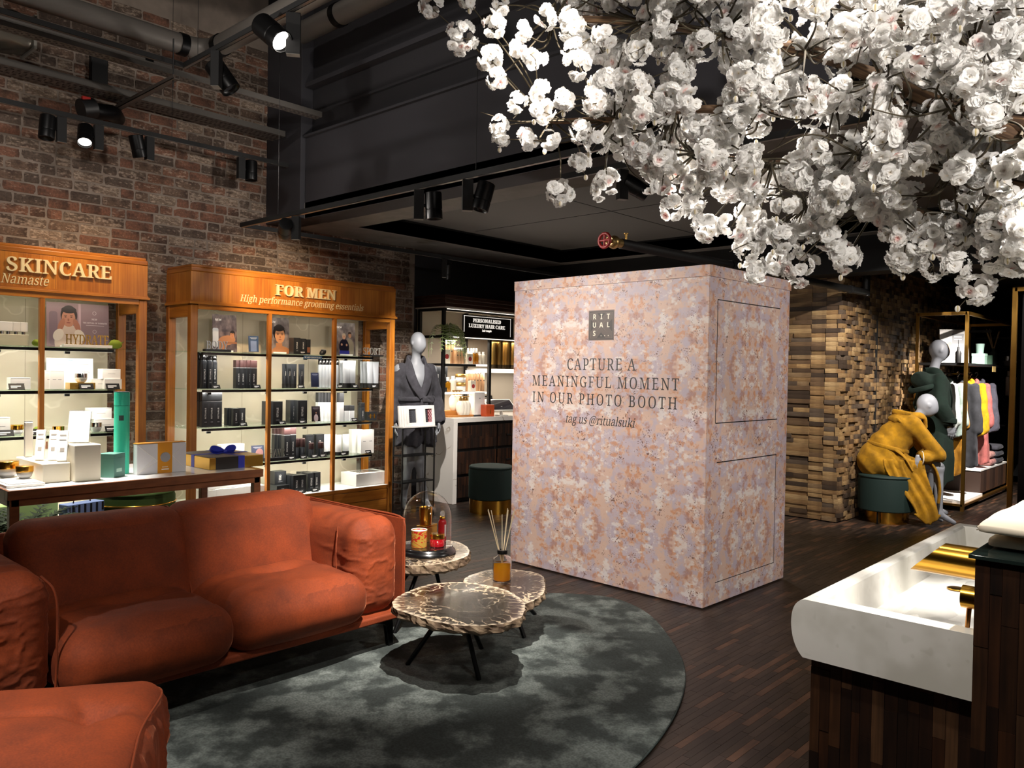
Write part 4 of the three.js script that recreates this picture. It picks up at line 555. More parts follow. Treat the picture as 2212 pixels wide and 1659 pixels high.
function lime(label, x, y, z, s) { const o = thing('moss_ball', label, 'greenery', [x, y, z]); const g = new THREE.IcosahedronGeometry(.035 * s, 3), p = g.attributes.position, f = fbm(7, 5, 3); for (let i = 0; i < p.count; i++) { const q = V().fromBufferAttribute(p, i); const m = 1 + .35 * (f(Math.atan2(q.z, q.x) / 6.283 + .5, q.y * 9 + .5) - .5); p.setXYZ(i, q.x * m * 1.3, Math.max(-.03 * s, q.y * m), q.z * m); } g.translate(0, .03 * s, 0); part(o, 'leaves', smooth(g), mat(0x7c8f22, .8)); part(o, 'stem', bar(V(.02, .02, 0), V(.05 * s, .05 * s, .01), .004), mat(0x66701f, .7)); }
lime('lime green greenery right of the letters HYDRATE', onz(690 / k, 740, -6.52).x, S1, -6.52, 1.1); lime('lime green greenery left of the mullion in the SKINCARE cabinet', onz(222 / k, 735, -6.55).x, S1, -6.55, .8); lime('lime green greenery on the third shelf at the mullion', onz(228 / k, 930, -6.6).x, S3, -6.6, .8);
// ---------- hair care niche ----------
{
  const zf = -6.6, yy = (px, py, z = zf) => onz(px, py, z).y, xx = (px, py, z = zf) => onz(px, py, z).x;
  const X0 = 6.02, X1 = 6.76, X2 = 7.9, yT = 2.185, yS = yy(1000, 728), yA = yy(1000, 786), yB = yy(1000, 847), yC = .957;
  const u = thing('shelving_unit', 'black metal shelving unit with illuminated shelves above the white counter', 'shelf');
  for (const x of [X0, X1, X2]) { part(u, 'post', box(x - .018, x + .018, yC, x === X1 ? yS - .02 : yT, zf - .018, zf + .018, .002), M.black); part(u, 'post', box(x - .018, x + .018, yC, yT, -7.02, -6.985, .002), M.black); }
  part(u, 'rail', merge(box(X0, X2, yT - .03, yT, zf - .018, zf + .018), box(X0 - .018, X0 + .018, yT - .03, yT, -7, zf), box(X0, X2, yS - .02, yS + .01, zf - .018, zf + .018), box(X0 - .018, X0 + .018, yS - .02, yS + .01, -7, zf), box(X0 - .018, X0 + .018, yA - .025, yA, -7, zf), box(X0 - .018, X0 + .018, yB - .02, yB, -7, zf), box(X0, X0 + .5, yA - .03, yA - .002, zf - .018, zf + .018)), M.black);
  part(u, 'back_panel', box(X0, X2, yC, yT, -7.055, -7.04), mat(0xa89f92, .6));
  part(u, 'shelf', box(X0, X1, yA - .022, yA, -7, zf - .02), M.white); part(u, 'shelf', box(X0, X1, yB - .022, yB, -7, zf - .02), M.white); part(u, 'shelf', box(X1, X2, yy(1090, 797) - .05, yy(1090, 797), -7, zf - .02), M.white);
  const led = new THREE.MeshStandardMaterial({ color: 0xffffff, emissive: 0xfff4e2, emissiveIntensity: 1.6 });
  part(u, 'led_light', merge(box(X0 + .3, X1, yA - .024, yA - .001, zf - .02, zf - .017), box(X0 + .02, X1, yB - .022, yB - .001, zf - .02, zf - .017), box(X1 + .02, X2, yy(1090, 797) - .048, yy(1090, 797) - .002, zf - .02, zf - .017), box(X0 + .12, X2, yS - .012, yS - .002, zf + .018, zf + .021), box(X0 + .03, X2, yT - .012, yT - .006, zf + .018, zf + .021)), led, 'glowing shelf edge');
  for (const [a, b, y] of [[X0, X1, yS - .03], [X0, X1, yA - .03], [X0, X1, yB - .03], [X1, X2, yS - .03], [X1, X2, yy(1090, 797) - .06]]) area(V((a + b) / 2, y, -6.72), V((a + b) / 2, y - 1, -6.8), b - a - .06, .1, NICHE, 0xfff2e0);
  const co = thing('cornice', 'dark brown wooden cornice above the hair care shelves', 'cornice');
  part(co, 'moulding', merge(box(5.98, 8.2, 2.2, 2.235, -7.06, -6.53), box(5.95, 8.2, 2.235, 2.275, -7.06, -6.5, .006), box(5.92, 8.2, 2.275, 2.305, -7.06, -6.47, .006), box(5.9, 8.2, 2.305, 2.318, -7.06, -6.45)), mat(0x3b2117, .45)); part(co, 'white_band', box(5.985, 8.2, 2.186, 2.2, -7.05, -6.54), new THREE.MeshStandardMaterial({ color: 0xe8e2d8, roughness: .6 }), 'white underside band');
  const sg = thing('sign', 'dark lit sign reading PERSONALISED LUXURY HAIR CARE', 'sign', [0, 0, 0]);
  const sx0 = xx(1000, 700), sx1 = xx(1101, 710), sy0 = yS + .012, sy1 = yy(1000, 679) + .0;
  part(sg, 'panel', box(sx0, sx1 + .06, sy0, sy1, zf - .01, zf + .004), mat(0x1b1a19, .35));
  const lw = new THREE.MeshStandardMaterial({ color: 0xffffff, emissive: 0xfff6ea, emissiveIntensity: .8 });
  part(sg, 'border_light', merge(box(sx0 + .012, sx0 + .02, sy0 + .05, sy1 - .01, zf + .004, zf + .007), box(sx0 + .012, sx1 + .01, sy1 - .016, sy1 - .01, zf + .004, zf + .007), box(sx1 + .006, sx1 + .01, sy0 + .02, sy1 - .01, zf + .004, zf + .007)), lw, 'glowing border');
  const Lm = (s, a, b, y, h, sl = 0) => { for (const g of letters(s, serifB, xx(a, 700), xx(b, 705), y, h, .004, sl)) part(sg, 'letter_light', g.translate(0, 0, zf + .004), lw); };
  Lm('PERSONALISED', 1021, 1081, (yy(1021, 695) + yy(1081, 701)) / 2, .042); Lm('LUXURY HAIR CARE', 1012, 1090, (yy(1012, 707) + yy(1090, 712)) / 2, .042); Lm('hair temple', 1041, 1061, yy(1050, 717), .024, .2);
  // counter
  const marble = (() => { const n = fbm(81, 3, 5), n2 = fbm(83, 4, 4); return tex(512, 512, (u2, v) => { const d = Math.abs(n(u2, v) - .52); return mix3([.9, .885, .86], [.62, .57, .5], sstep(.016, 0, d) * sstep(.35, .6, n2(u2, v))); }); })();
  const mm = mat(0xffffff, .25, 0, { map: marble });
  const c = thing('counter', 'white marble counter with dark wooden drawers under the hair care shelves', 'counter');
  part(c, 'worktop', box(6.04, 8.15, .905, yC, -7.05, -6.43, .003), mm); part(c, 'side_panel', box(6.04, 6.1, 0, .905, -7.05, -6.43, .003), mm);
  part(c, 'body', box(6.1, 8.15, .05, .9, -7.04, -6.47), mat(0x0d0a08, .8));
  const wt = woodTex(85, [.16, .09, .05], [.42, .28, .17], 64, 128, 1.1); const stripM = [0x8a7a6c, 0xb5a190, 0xd9c4ae, 0x6a5c50, 0xa08a74].map(h => mat(h, .5, 0, { map: wt })); const f = rng(19);
  for (const [xa, xb] of [[6.115, 6.745], [6.765, 7.4]]) for (const [ya, yb] of [[.61, .868], [.325, .575], [.06, .29]]) {
    const d = part(c, 'drawer', box(xa, xb, ya, yb, -6.47, -6.452), M.black); const v = (ya + yb) / 2;
    for (let x = xa; x < xb - .005;) { const w2 = Math.min(rr(.016, .03, f), xb - x), sp = ya + (yb - ya) * rr(.35, .65, f); for (const [p, q] of [[ya, sp], [sp + .001, yb]]) part(d, 'strip', box(x + .0004, x + w2 - .0004, p, q, -6.452, -6.447 + f() * .004), stripM[Math.floor(f() * 5)]); x += w2; }
    if (xa > 6.7) part(d, 'handle', box(xa + .15, xa + .23, yb - .14, yb - .125, -6.446, -6.438), M.black);
  }
  part(c, 'plinth', box(6.1, 8.15, 0, .05, -7.0, -6.52), M.black);
  // goods
  const G = { amber: phys(0xc98a1c, .08, { transmission: .5, thickness: 0 }), gold: mat(0xc9a35c, .28, .75), cream: mat(0xf2ebdc, .3), red: mat(0xa83838, .4), rosegold: mat(0xc9a07a, .35, .3), orange: mat(0xd2582e, .35), wood: mat(0xb87a38, .5) };
  MAKE.hairtube = (o, w, h) => { const r = w / 2; part(o, 'body', lathe([[0, 0], [r, 0], [r, h * .82], [0, h * .82]], 18), G.rosegold); part(o, 'cap', lathe([[0, h * .825], [r * .98, h * .825], [r * .98, h], [0, h]], 18), M.white); part(o, 'emblem', box(-.007, .007, h * .5, h * .5 + .014, r - .001, r + .001), M.darkGrey); };
  MAKE.dome = (o, w, h) => { const r = w / 2, p = [[0, .05], [r, .05]]; for (let i = 0; i <= 6; i++) { const a = i / 6 * Math.PI / 2; p.push([r * Math.cos(a), h - r + r * Math.sin(a)]); } part(o, 'body', lathe(p, 22), G.gold); part(o, 'base', cyl(r * 1.02, r * 1.02, .05, 0, 0, 0, 22), mat(0x54452e, .4, .5)); };
  MAKE.oil = (o, w, h) => { const r = w / 2; part(o, 'bottle', lathe([[0, 0], [r, .002], [r, h * .6], [r * .4, h * .68], [r * .4, h * .72], [0, h * .72]], 18), G.amber); part(o, 'cap', cyl(r * .62, r * .55, h * .28, 0, h * .72, 0, 16), M.white); };
  MAKE.lotion = (o, w, h) => { const r = w / 2; part(o, 'bottle', lathe([[0, 0], [r, .002], [r, h * .74], [r * .7, h * .8], [0, h * .8]], 18), G.cream); part(o, 'cap', cyl(r * .6, r * .55, h * .2, 0, h * .8, 0, 16), M.white); };
  MAKE.amphora = (o, w, h) => { const r = w / 2; part(o, 'bottle', lathe([[0, 0], [r * .6, 0], [r * .92, h * .2], [r, h * .42], [r * .88, h * .62], [r * .4, h * .74], [0, h * .74]], 22), G.cream); part(o, 'pump', merge(cyl(r * .34, r * .34, h * .14, 0, h * .74, 0, 14), cyl(r * .2, r * .2, h * .08, 0, h * .88, 0, 10), cbox(r * .5, h * .04, r * 1.0, 0, h * .95, r * .3)), G.gold); };
  MAKE.floral = (o, w, h, d = .05) => { part(o, 'carton', box(-w / 2, w / 2, 0, h, -d / 2, d / 2, .002), G.cream); const g = new THREE.CircleGeometry(Math.min(w, h) * .3, 12); g.translate(0, h * .5, d / 2 + .0008); part(o, 'print', flat(g), G.red); };
  MAKE.tub = (o, w, h) => { const r = w / 2; part(o, 'tub', lathe([[0, 0], [r, .002], [r, h * .62], [0, h * .62]], 22), M.white); part(o, 'lid', lathe([[0, h * .63], [r * 1.03, h * .63], [r * 1.03, h], [0, h]], 22), G.gold); };
  const q = (...a) => a.map(x => 930 + x / 6.38), hs = 'on the upper hair care shelf', hb = 'on the lower hair care shelf', zr = -6.74;
  const put = (kind, nm, cat, desc, wh, xs, y, z, w, h, o) => goods(kind, nm, cat, desc, wh, q(...xs).map((px, i) => onz(px, 830, Array.isArray(z) ? z[i] : z).x), y, z, w, h, { ...o, world: true });
  put('hairtube', 'shampoo_bottle', 'bottle', 'tall bronze bottle with white cap', hs, [188, 225, 262, 296], yA + .0005, -6.8, .062, .27, { group: 'tall bronze bottles on the upper shelf' });
  put('floral', 'gift_carton', 'carton', 'cream carton with round print before the tall bottles', hs, [200], yA + .0005, zr + .02, .1, .16);
  put('hairtube', 'shampoo_bottle', 'bottle', 'short bronze bottle with white cap', hs, [345, 382, 425], yA + .0005, zr, .058, .185, { group: 'short bronze bottles on the upper shelf' });
  put('floral', 'gift_carton', 'carton', 'white carton with red print', hs, [520], yA + .0005, zr + .03, .09, .12);
  put('lotion', 'lotion_bottle', 'bottle', 'slim white bottle with cap', 'behind red printed carton', [510, 552], yA + .0005, -6.82, .045, .19, { group: 'slim white bottles behind the red printed carton' });
  put('oil', 'oil_bottle', 'bottle', 'amber oil bottle with white cap', hs, [588, 626], yA + .0005, zr, .05, .19, { group: 'amber oil bottles' });
  put('lotion', 'lotion_bottle', 'bottle', 'white lotion bottle', 'at right end of upper shelf', [668, 720], yA + .0005, zr, .052, .15, { group: 'white bottles at the right end of the upper shelf' });
  put('tube', 'cosmetic_tube', 'tube', 'gold squeeze tube', 'at left end of lower hair care shelf', [95, 190], yB + .0005, zr, .1, .29, { group: 'gold squeeze tubes' });
  put('oil', 'oil_bottle', 'bottle', 'red labelled amber bottle', hb, [236], yB + .0005, zr + .02, .07, .17);
  put('lotion', 'lotion_bottle', 'bottle', 'plump white bottle', hb, [308], yB + .0005, zr, .075, .18);
  put('tub', 'hair_mask_tub', 'tub', 'white tub with gold lid', 'lower in stack', [412], yB + .0005, zr, .12, .105);
  put('tub', 'hair_mask_tub', 'tub', 'white tub with gold lid stacked on another', hb, [412], yB + .106, zr, .119, .1);
  put('hairtube', 'shampoo_bottle', 'bottle', 'bronze bottle with white cap', hb, [508, 548, 588, 630, 672, 714], yB + .0005, -6.78, .052, .25, { group: 'row of bronze bottles on the lower shelf' });
  put('floral', 'gift_carton', 'carton', 'white carton with red print before the bronze row', hb, [570], yB + .0005, zr + .04, .085, .13);
  put('dome', 'gold_bottle', 'bottle', 'gold dome topped cylinder', 'on right shelf', [858, 900, 940, 1005, 1062, 1120], yy(1090, 797) + .0005, [-6.72, -6.84, -6.7, -6.82, -6.7, -6.78], .085, .38, { group: 'gold cylinders on the right shelf' });
  const tr = thing('display_tray', 'stepped wooden tray under white amphora bottles', 'tray', [onz(q(400)[0], 900, -6.62).x, yC + .0005, -6.66]); part(tr, 'lower_board', box(-.22, .24, 0, .02, -.06, .08, .003), G.wood); part(tr, 'upper_step', box(-.22, .02, .02, .07, -.1, .02, .003), G.wood);
  put('amphora', 'amphora_bottle', 'bottle', 'white amphora bottle with gold pump', 'on the raised step', [320, 362, 400], yC + .0708, -6.69, .105, .235, { group: 'white amphora bottles on the raised step' });
  put('amphora', 'amphora_bottle', 'bottle', 'white amphora bottle with gold pump', 'on the lower board', [418, 460, 500], yC + .0208, -6.6, .104, .22, { group: 'white amphora bottles on the lower board' });
  const wb = thing('dispenser', 'tall white box standing on the counter beside the amphora bottles', 'box', [onz(q(638)[0], 870, -6.62).x, yC + .0005, -6.62]); part(wb, 'body', box(-.085, .085, .015, .28, -.05, .05, .006), M.white); part(wb, 'foot', box(-.09, .09, 0, .015, -.055, .055, .003), M.greyMatte); part(wb, 'emblem', box(-.008, .008, .2, .216, .05, .0505), M.silver);
  const ca = thing('candle', 'orange boxed candle on the counter', 'candle', [onz(q(782)[0], 895, -6.53).x, yC + .0005, -6.53]); part(ca, 'carton', box(-.068, .068, 0, .135, -.05, .05, .003), G.orange); part(ca, 'wick_print', box(-.006, .006, .03, .075, .05, .0506), M.goldPaper);
  const af = frameCard('clear acrylic notice stand on the counter behind the candle', q(815)[0], yC + .0005, -6.7, .2, .25, '#3a3836', '#d8d4cc', .15);
  const tb = thing('tablet', 'white framed tablet tilted on a stand on the counter', 'tablet', [onz(q(975)[0], 890, -6.52).x, yC + .0005, -6.52], -.25); const tg = box(-.19, .19, 0, .22, -.006, .006, .004); tg.rotateX(-.95); tg.translate(0, .06, .06); part(tb, 'frame', tg, M.white); const ts = box(-.175, .175, .014, .206, .006, .0072); ts.rotateX(-.95); ts.translate(0, .06, .06); part(tb, 'screen', ts, mat(0x2d2a30, .08)); part(tb, 'stand', merge(cbox(.12, .012, .12, 0, 0, 0, .003), bar(V(0, .01, 0), V(0, .11, -.01), .018, 12)), M.white);
  // fern
  const fe = thing('fern', 'hanging green fern on top of the shelves left of the lit sign', 'plant', [onz(968, 690, -6.62).x, yS + .03, -6.64]); const fg = rng(3), fronds = [];
  part(fe, 'pot', lathe([[0, 0], [.05, 0], [.065, .09], [.06, .09], [.05, .07], [0, .07]], 16), M.black);
  const gm = [mat(0x86a35c, .7), mat(0xa3ba78, .7), mat(0xc6d3ac, .7)];
  for (let i = 0; i < 22; i++) { const a = i < 15 ? rr(-.7, 1.5, fg) : rr(1.6, 5.4, fg), L = rr(.22, .46, fg), pts = [V(0, .08, 0)]; for (let j = 1; j <= 5; j++) { const t = j / 5; const dr = Math.pow(t, 1.7) * L * rr(.7, 1.15, fg); pts.push(V(Math.sin(a) * L * .62 * Math.sin(t * 1.4), .08 + .22 * L * Math.sin(t * 2.4) - dr, Math.cos(a) * L * .5 * Math.sin(t * 1.4))); } const c2 = new THREE.CatmullRomCurve3(pts), gs = [tube(pts, .0025, 4, 10)]; for (let j = 2; j < 16; j++) { const t = j / 16, p = c2.getPoint(t), d = c2.getTangent(t), s = V().crossVectors(d, V(Math.sin(a), .3, Math.cos(a))).normalize(); for (const sg2 of [-1, 1]) { const l = .05 * Math.sin(t * 3) + .012, e = p.clone().addScaledVector(s, sg2 * l).addScaledVector(d, .02), w2 = d.clone().multiplyScalar(.008); const g = new THREE.BufferGeometry(); const A = p.clone().sub(w2), B = p.clone().add(w2), mid = p.clone().lerp(e, .6).add(V(0, .004, 0)); g.setAttribute('position', new THREE.Float32BufferAttribute([A, B, mid, B, e, mid, A, mid, e].flatMap(o => [o.x, o.y, o.z]), 3)); g.computeVertexNormals(); gs.push(uvBox(g)); } } part(fe, 'frond', merge(gs), gm[i % 3]); }
}
// dark green velvet ottoman with a gold base
M.velvetTeal = phys(0x0b2420, .75, { sheen: 1, sheenColor: new THREE.Color(0x1f4a40), sheenRoughness: .5 });
function ottoman(label, pos, r, h, base, m, name = 'ottoman') {
  const o = thing(name, label, 'ottoman', pos); const p = [[0, base]]; for (const [a, b] of [[r - .012, base], [r, base + .012], [r, h - .05], [r - .008, h - .03]]) p.push([a, b]); p.push([r - .004, h - .022]); for (let i = 0; i <= 5; i++) { const a = i / 5 * Math.PI / 2; p.push([r - .02 + .02 * Math.cos(a), h - .02 + .02 * Math.sin(a)]); } p.push([r * .5, h + .012], [0, h + .014]);
  part(o, 'seat', lathe(p, 48), m); return o;
}
{
  const o = ottoman('round dark green velvet ottoman with gold base before the white counter', [6.05, 0, -5.855], .235, .49, .143, M.velvetTeal); part(o, 'base', cyl(.226, .226, .143, 0, 0, 0, 48), M.gold);
}
// rack of boxed socks beside the cabinet
{
  const o = thing('display_stand', 'slim black metal stand with shelves beside the oak cabinet', 'stand'); const [a, b, c, d] = [5.05, 5.47, -6.25, -6.11], h = .91;
  for (const x of [a, b]) for (const z of [c, d]) part(o, 'leg', box(x - .006, x + .006, 0, h, z - .006, z + .006), M.black);
  for (const y of [.06, .355, .62, h - .01]) part(o, 'rail', merge(box(a, b, y, y + .01, d - .005, d + .005), box(a, b, y, y + .01, c - .005, c + .005), box(a - .005, a + .005, y, y + .01, c, d), box(b - .005, b + .005, y, y + .01, c, d)), M.black);
  for (const y of [.355, .62]) part(o, 'shelf', box(a, b, y + .008, y + .012, c, d), M.blackMetal); part(o, 'shelf', box(a - .01, b + .01, h, h + .008, c - .02, d + .02), mat(0xd8d6d2, .3));
  const t = (c1, c2) => canvasTex(64, 64, (g) => { g.fillStyle = c1; g.fillRect(0, 0, 64, 64); g.fillStyle = c2; for (let y = 0; y < 8; y++) for (let x = 4; x < 8; x++) if ((x + y) % 2) g.fillRect(x * 8, y * 8, 8, 8); g.fillStyle = '#2a2a30'; g.fillRect(0, 0, 26, 64); g.fillStyle = '#44444c'; for (let y = 0; y < 64; y += 9) g.fillRect(0, y, 26, 2); });
  const mats = [mat(0xffffff, .6, 0, { map: t('#3c3e46', '#46484f') }), mat(0xffffff, .6, 0, { map: t('#70202a', '#c9a0a4') })];
  for (let s = 0; s < 2; s++) for (let i = 0; i < 4; i++) {
    const g = thing('clothing_box', i === 3 ? ['white window box of grey clothing, front of the left row on the stand', 'white window box of red checked clothing, front of the right row on the stand'][s] : ['white box edge ' + ORD[i] + ' from left in the left row on the stand', 'white box edge ' + ORD[i] + ' from left in the right row on the stand'][s], 'box', [a + .075 + s * .215 + i * .022, h + .0085, -6.17 + i * .012], .12);
    const sh = poly([[-.085, 0], [.085, 0], [.085, .205], [-.085, .205]]); sh.holes.push(poly([[-.055, .035], [-.055, .175], [.055, .175], [.055, .035]]).getPoints() && new THREE.Path([[-.055, .035], [-.055, .175], [.055, .175], [.055, .035]].map(p => new THREE.Vector2(...p))));
    const fr = extrude(sh, .016, .002); fr.rotateX(-.1); part(g, 'frame', fr, M.white); const ins = printSlab(.114, .144, .003); ins.translate(0, .033, .006); ins.rotateX(-.1); part(g, 'textile', ins, mats[s]); const tab = box(-.04, .04, 0, .02, .018, .021); tab.rotateX(-.1); part(g, 'tab', tab, M.paper);
  }
}
// ---------- rug ----------
{
  const pts = [[2.661, -1.69], [3.124, -1.832], [3.534, -2.043], [3.9, -2.36], [4.2, -2.72], [4.29, -3.02], [4.18, -3.26], [4.02, -3.44], [3.4, -4.03], [2.6, -4.42], [1.5, -4.6], [.5, -4.3], [-.25, -3.6], [-.4, -2.8], [.15, -2.1], [.95, -1.75], [1.8, -1.64], [2.3, -1.64]].map(p => V(p[0], 0, p[1]));
  const c = new THREE.CatmullRomCurve3(pts, true), sp = c.getPoints(160); sp.pop();
  let g = extrude(poly(sp.map(p => [p.x, -p.z])), .012, .003); g.rotateX(-Math.PI / 2); g = uvBox(g, .8);
  const n = fbm(101, 9, 5, .55), n2 = fbm(103, 3, 4), n3 = noise2(105, 200);
  const t = tex(1024, 1024, (u, v) => { const a = sstep(.32, .66, n(u, v + .1 * n2(v, u))), b = n2(u + .3, v); return mix3([.20, .225, .218], [.47, .50, .485], clamp(a * .85 + (b - .5) * .6, 0, 1)).map(q => q * (.84 + .32 * n3(u, v))); });
  const m = phys(0xffffff, .95, { map: t, sheen: .35, sheenColor: new THREE.Color(0x7d8c8a), sheenRoughness: .6 });
  const o = thing('rug', 'large organic shaped grey green velvety rug under the sofa and low tables', 'rug', [0, .003, 0]); part(o, 'pile', g, m); part(o, 'binding', tube(c.getPoints(100).slice(0, -1).map(p => V(p.x, .006, p.z)), .006, 6, 300, true), mat(0x3c4644, .9));
}
const RUG = .0185;
// ---------- orange velvet sofa ----------
{
  const n = fbm(111, 6, 4), n2 = noise2(113, 220); const t = tex(512, 512, (u, v) => { const q = .80 + .3 * (n(u, v) - .5) + .12 * (n2(u, v) - .5); return [q, q * .97, q * .95]; }); t.repeat.set(1.3, 1.3);
  M.velvet = phys(0x9e4312, .8, { map: t, sheen: 1, sheenColor: new THREE.Color(0xffa478), sheenRoughness: .42 });
}
const rg1 = fbm(123, 5, 3, .5); const ridge = (a, b) => { const q = rg1(((a % 1) + 1) % 1, ((b % 1) + 1) % 1); return Math.pow(1 - Math.abs(2 * q - 1), 6) - .35; };
const wob = fbm(121, 4, 3), wo = (a, b) => wob(((a % 1) + 1) % 1, ((b % 1) + 1) % 1) - .5;
{
  const o = thing('sofa', 'orange velvet two seat sofa with plump cushions and black metal legs', 'sofa', [1.72, RUG, -3.7]);
  const seat = (x0, x1, tx) => cushion(x1 - x0, .245, .75, .108, [.006, .04, .03], (q, ux, uy, uz, nn) => {
    const top = sstep(.2, .8, uy); const dx = q.x - tx, dz = q.z - .02, r = Math.hypot(dx * .8, dz * 1.4);
    q.y -= top * .034 * Math.exp(-r * r / .006); q.y -= top * .012 * Math.exp(-Math.pow((dz + .15 * dx * dx) / .035, 2)) * (1 - .6 * Math.abs(ux));
    const fr = sstep(.75, 1, uz); q.z += fr * .0025 * Math.sin(q.x * 75 + 6 * wo(q.x * 1.9, q.y)) * sstep(-.2, .6, wo(q.x * 2.2, .3) + .2) * (1 - uy * uy); q.y += .006 * wo(q.x * .8 + 3, q.z * .8);
    q.y += .006 * ridge(q.x * 1.3, q.z * 1.3 + .2) * top; q.y += .012 * wo(q.x * .5, q.z * .5 + .4) * top;
  }, 44);
  part(o, 'seat_cushion', seat(-.68, .03, .04).translate(-.325, .315, .14), M.velvet); part(o, 'seat_cushion', seat(.01, .75, .05).translate(.38, .322, .135), M.velvet);
  const back = (w, s) => cushion(w + .05, .48, .24, .095, [0, .004, .02], (q, ux, uy, uz) => { q.z += .006 * wo(q.x * .8 + s, q.y); const y = q.y + .235; q.z -= .46 * y * .62; q.y += .012 * wo(q.x * .7 + s, .3) * sstep(.4, 1, uy); }, 34);
  part(o, 'back_cushion', back(.70, .1).translate(-.325, .555, -.02), M.velvet); part(o, 'back_cushion', back(.725, .6).translate(.378, .562, -.02), M.velvet);
  for (const [a, b] of [[-.325, .0], [.378, .0]]) { }
  part(o, 'back_seam', tube([V(.022, .32, .09), V(.022, .5, .015), V(.022, .68, -.095), V(.021, .775, -.2), V(.02, .76, -.3)], .0045, 6), M.velvet, 'piped seam');
  const arm = s => cushion(.29, .5, .87, .1, [.028, .012, .012], (q, ux, uy, uz) => {
    const fr = sstep(.1, .62, uz) * (1 - .35 * sstep(.9, 1, uz)); const inn = s * ux < 0 ? 1 : .4;
    const gather = Math.exp(-Math.pow((uz - .62) / .16, 2));
    const crease = 2.2 * ridge(q.z * .9 + s * .3, q.y * 2.6 + .35 * q.z) + .6 * ridge(q.z * 2.1 + .3, q.y * 4.4 + .2 * s);
    q.x += -s * (.003 * crease * fr * inn - .02 * gather * (1 - uy * uy) * (s * ux < 0 ? 1 : 0)); q.z += .003 * (2.2 * ridge(q.x * 1.5 + .2 * s, q.y * 2.6) + .6 * ridge(q.x * 3, q.y * 5)) * sstep(.7, 1, uz); q.y += .006 * Math.sin(q.z * 60 + 5 * wo(q.x, q.z)) * fr * sstep(.6, 1, uy);
  }, 48);
  part(o, 'arm', arm(1).translate(.845, .445, -.005), M.velvet); part(o, 'arm', arm(-1).translate(-.83, .44, -.005), M.velvet);
  part(o, 'arm_seam', tube([V(.70, .66, .26), V(.684, .55, .27), V(.68, .42, .285), V(.70, .3, .3)], .003, 6), M.velvet);
  for (const s of [1, -1]) { part(o, 'arm_panel', box(s > 0 ? .985 : -1.0, s > 0 ? 1.0 : -.985, .175, .69, -.46, .445, .006), M.velvet); part(o, 'piping', tube([V(s * .992, .18, .446), V(s * .992, .5, .448), V(s * .992, .68, .44), V(s * .992, .692, .41), V(s * .992, .692, 0), V(s * .992, .692, -.45)], .006, 6), M.velvet); }
  part(o, 'piping', tube([V(-.685, .2, .435), V(-.68, .4, .44), V(-.685, .62, .42), V(-.72, .675, .38)], .005, 6), M.velvet);
  part(o, 'base_frame', box(-.995, .995, .165, .205, -.45, .455, .012), M.velvet); part(o, 'back_panel', box(-.995, .995, .17, .7, -.47, -.43, .012), M.velvet);
  const leg = (x, z, s) => { const sh = new THREE.Shape(); sh.moveTo(-.2 * s, .165); sh.lineTo(-.02 * s, .165); sh.quadraticCurveTo(.012 * s, .15, .012 * s, .11); sh.lineTo(.014 * s, 0); sh.lineTo(-.012 * s, 0); sh.lineTo(-.03 * s, .11); sh.quadraticCurveTo(-.04 * s, .138, -.2 * s, .158); const g = extrude(sh, .024, .002); g.translate(x, 0, z - .012); return uvBox(g); };
  for (const [x, z, s] of [[.97, .36, 1], [.97, -.36, 1], [-.97, .36, -1], [-.97, -.36, -1]]) part(o, 'leg', leg(x, z, s), M.blackMetal);
}
// ---------- orange lounge seat in the foreground ----------
{
  const B = V(1.215, 0, -2.69), L1 = 1.15, L2 = .84, ang = -Math.atan2(.52, .85), e1 = V(.853, 0, .522), e2 = V(-.522, 0, .853);
  const c = B.clone().addScaledVector(e1, -L1 / 2 - .01).addScaledVector(e2, L2 / 2 + .01);
  const o = thing('pouf', 'orange velvet tufted pouf with gathered pale side in the foreground corner', 'pouf', [c.x, RUG, c.z], -Math.atan2(e1.z, e1.x));
  const g = cushion(L1, .33, L2, .075, [.03, .03, .02], (q, ux, uy, uz) => {
    const top = sstep(.3, .8, uy); for (const tx of [.40, -.2]) { const dx = q.x - tx, dz = q.z + .12, r = Math.hypot(dx, dz); const a = Math.atan2(dz, dx); q.y -= top * (.05 * Math.exp(-r * r / .003) + .022 * Math.exp(-r / .12) * Math.pow(Math.max(0, Math.cos(a * 3.5 + 1)), 4)); q.y -= top * .012 * Math.exp(-Math.pow(dz / .022, 2)) * sstep(.5, 0, Math.abs(dx)); }
    const side = sstep(.82, 1, ux); q.x += side * .022 * ridge(q.z * 2.2 + q.y * .8, q.y * .7 + .3) * (1 - uy * uy) ; const fr = sstep(.82, 1, Math.abs(uz)); q.z += fr * Math.sign(uz) * .012 * Math.sin(q.x * 55 + q.y * 18 + 5 * wo(q.x, q.y)) * (1 - uy * uy);
  }, 64);
  part(o, 'cushion', g.translate(0, .262, 0), M.velvet); const r = .04, y = .425, hx = L1 / 2 - .012, hz = L2 / 2 - .012;
  part(o, 'piping', tube([V(hx, y - .035, -hz + r), V(hx - .004, y - .012, 0), V(hx, y - .035, hz - r), V(hx - r, y - .035, hz), V(0, y - .012, hz - .002), V(-hx + r, y - .035, hz), V(-hx, y - .035, hz - r), V(-hx, y - .012, 0), V(-hx, y - .035, -hz + r), V(-hx + r, y - .035, -hz), V(0, y - .012, -hz), V(hx - r, y - .035, -hz)], .004, 6, 140, true), M.velvet);
  part(o, 'base', box(-L1 / 2 + .04, L1 / 2 - .04, .06, .11, -L2 / 2 + .04, L2 / 2 - .04, .01), M.velvet);
  for (const x of [-1, 1]) for (const z of [-1, 1]) part(o, 'leg', cyl(.012, .018, .065, x * (L1 / 2 - .1), 0, z * (L2 / 2 - .1), 14), M.blackMetal);
}
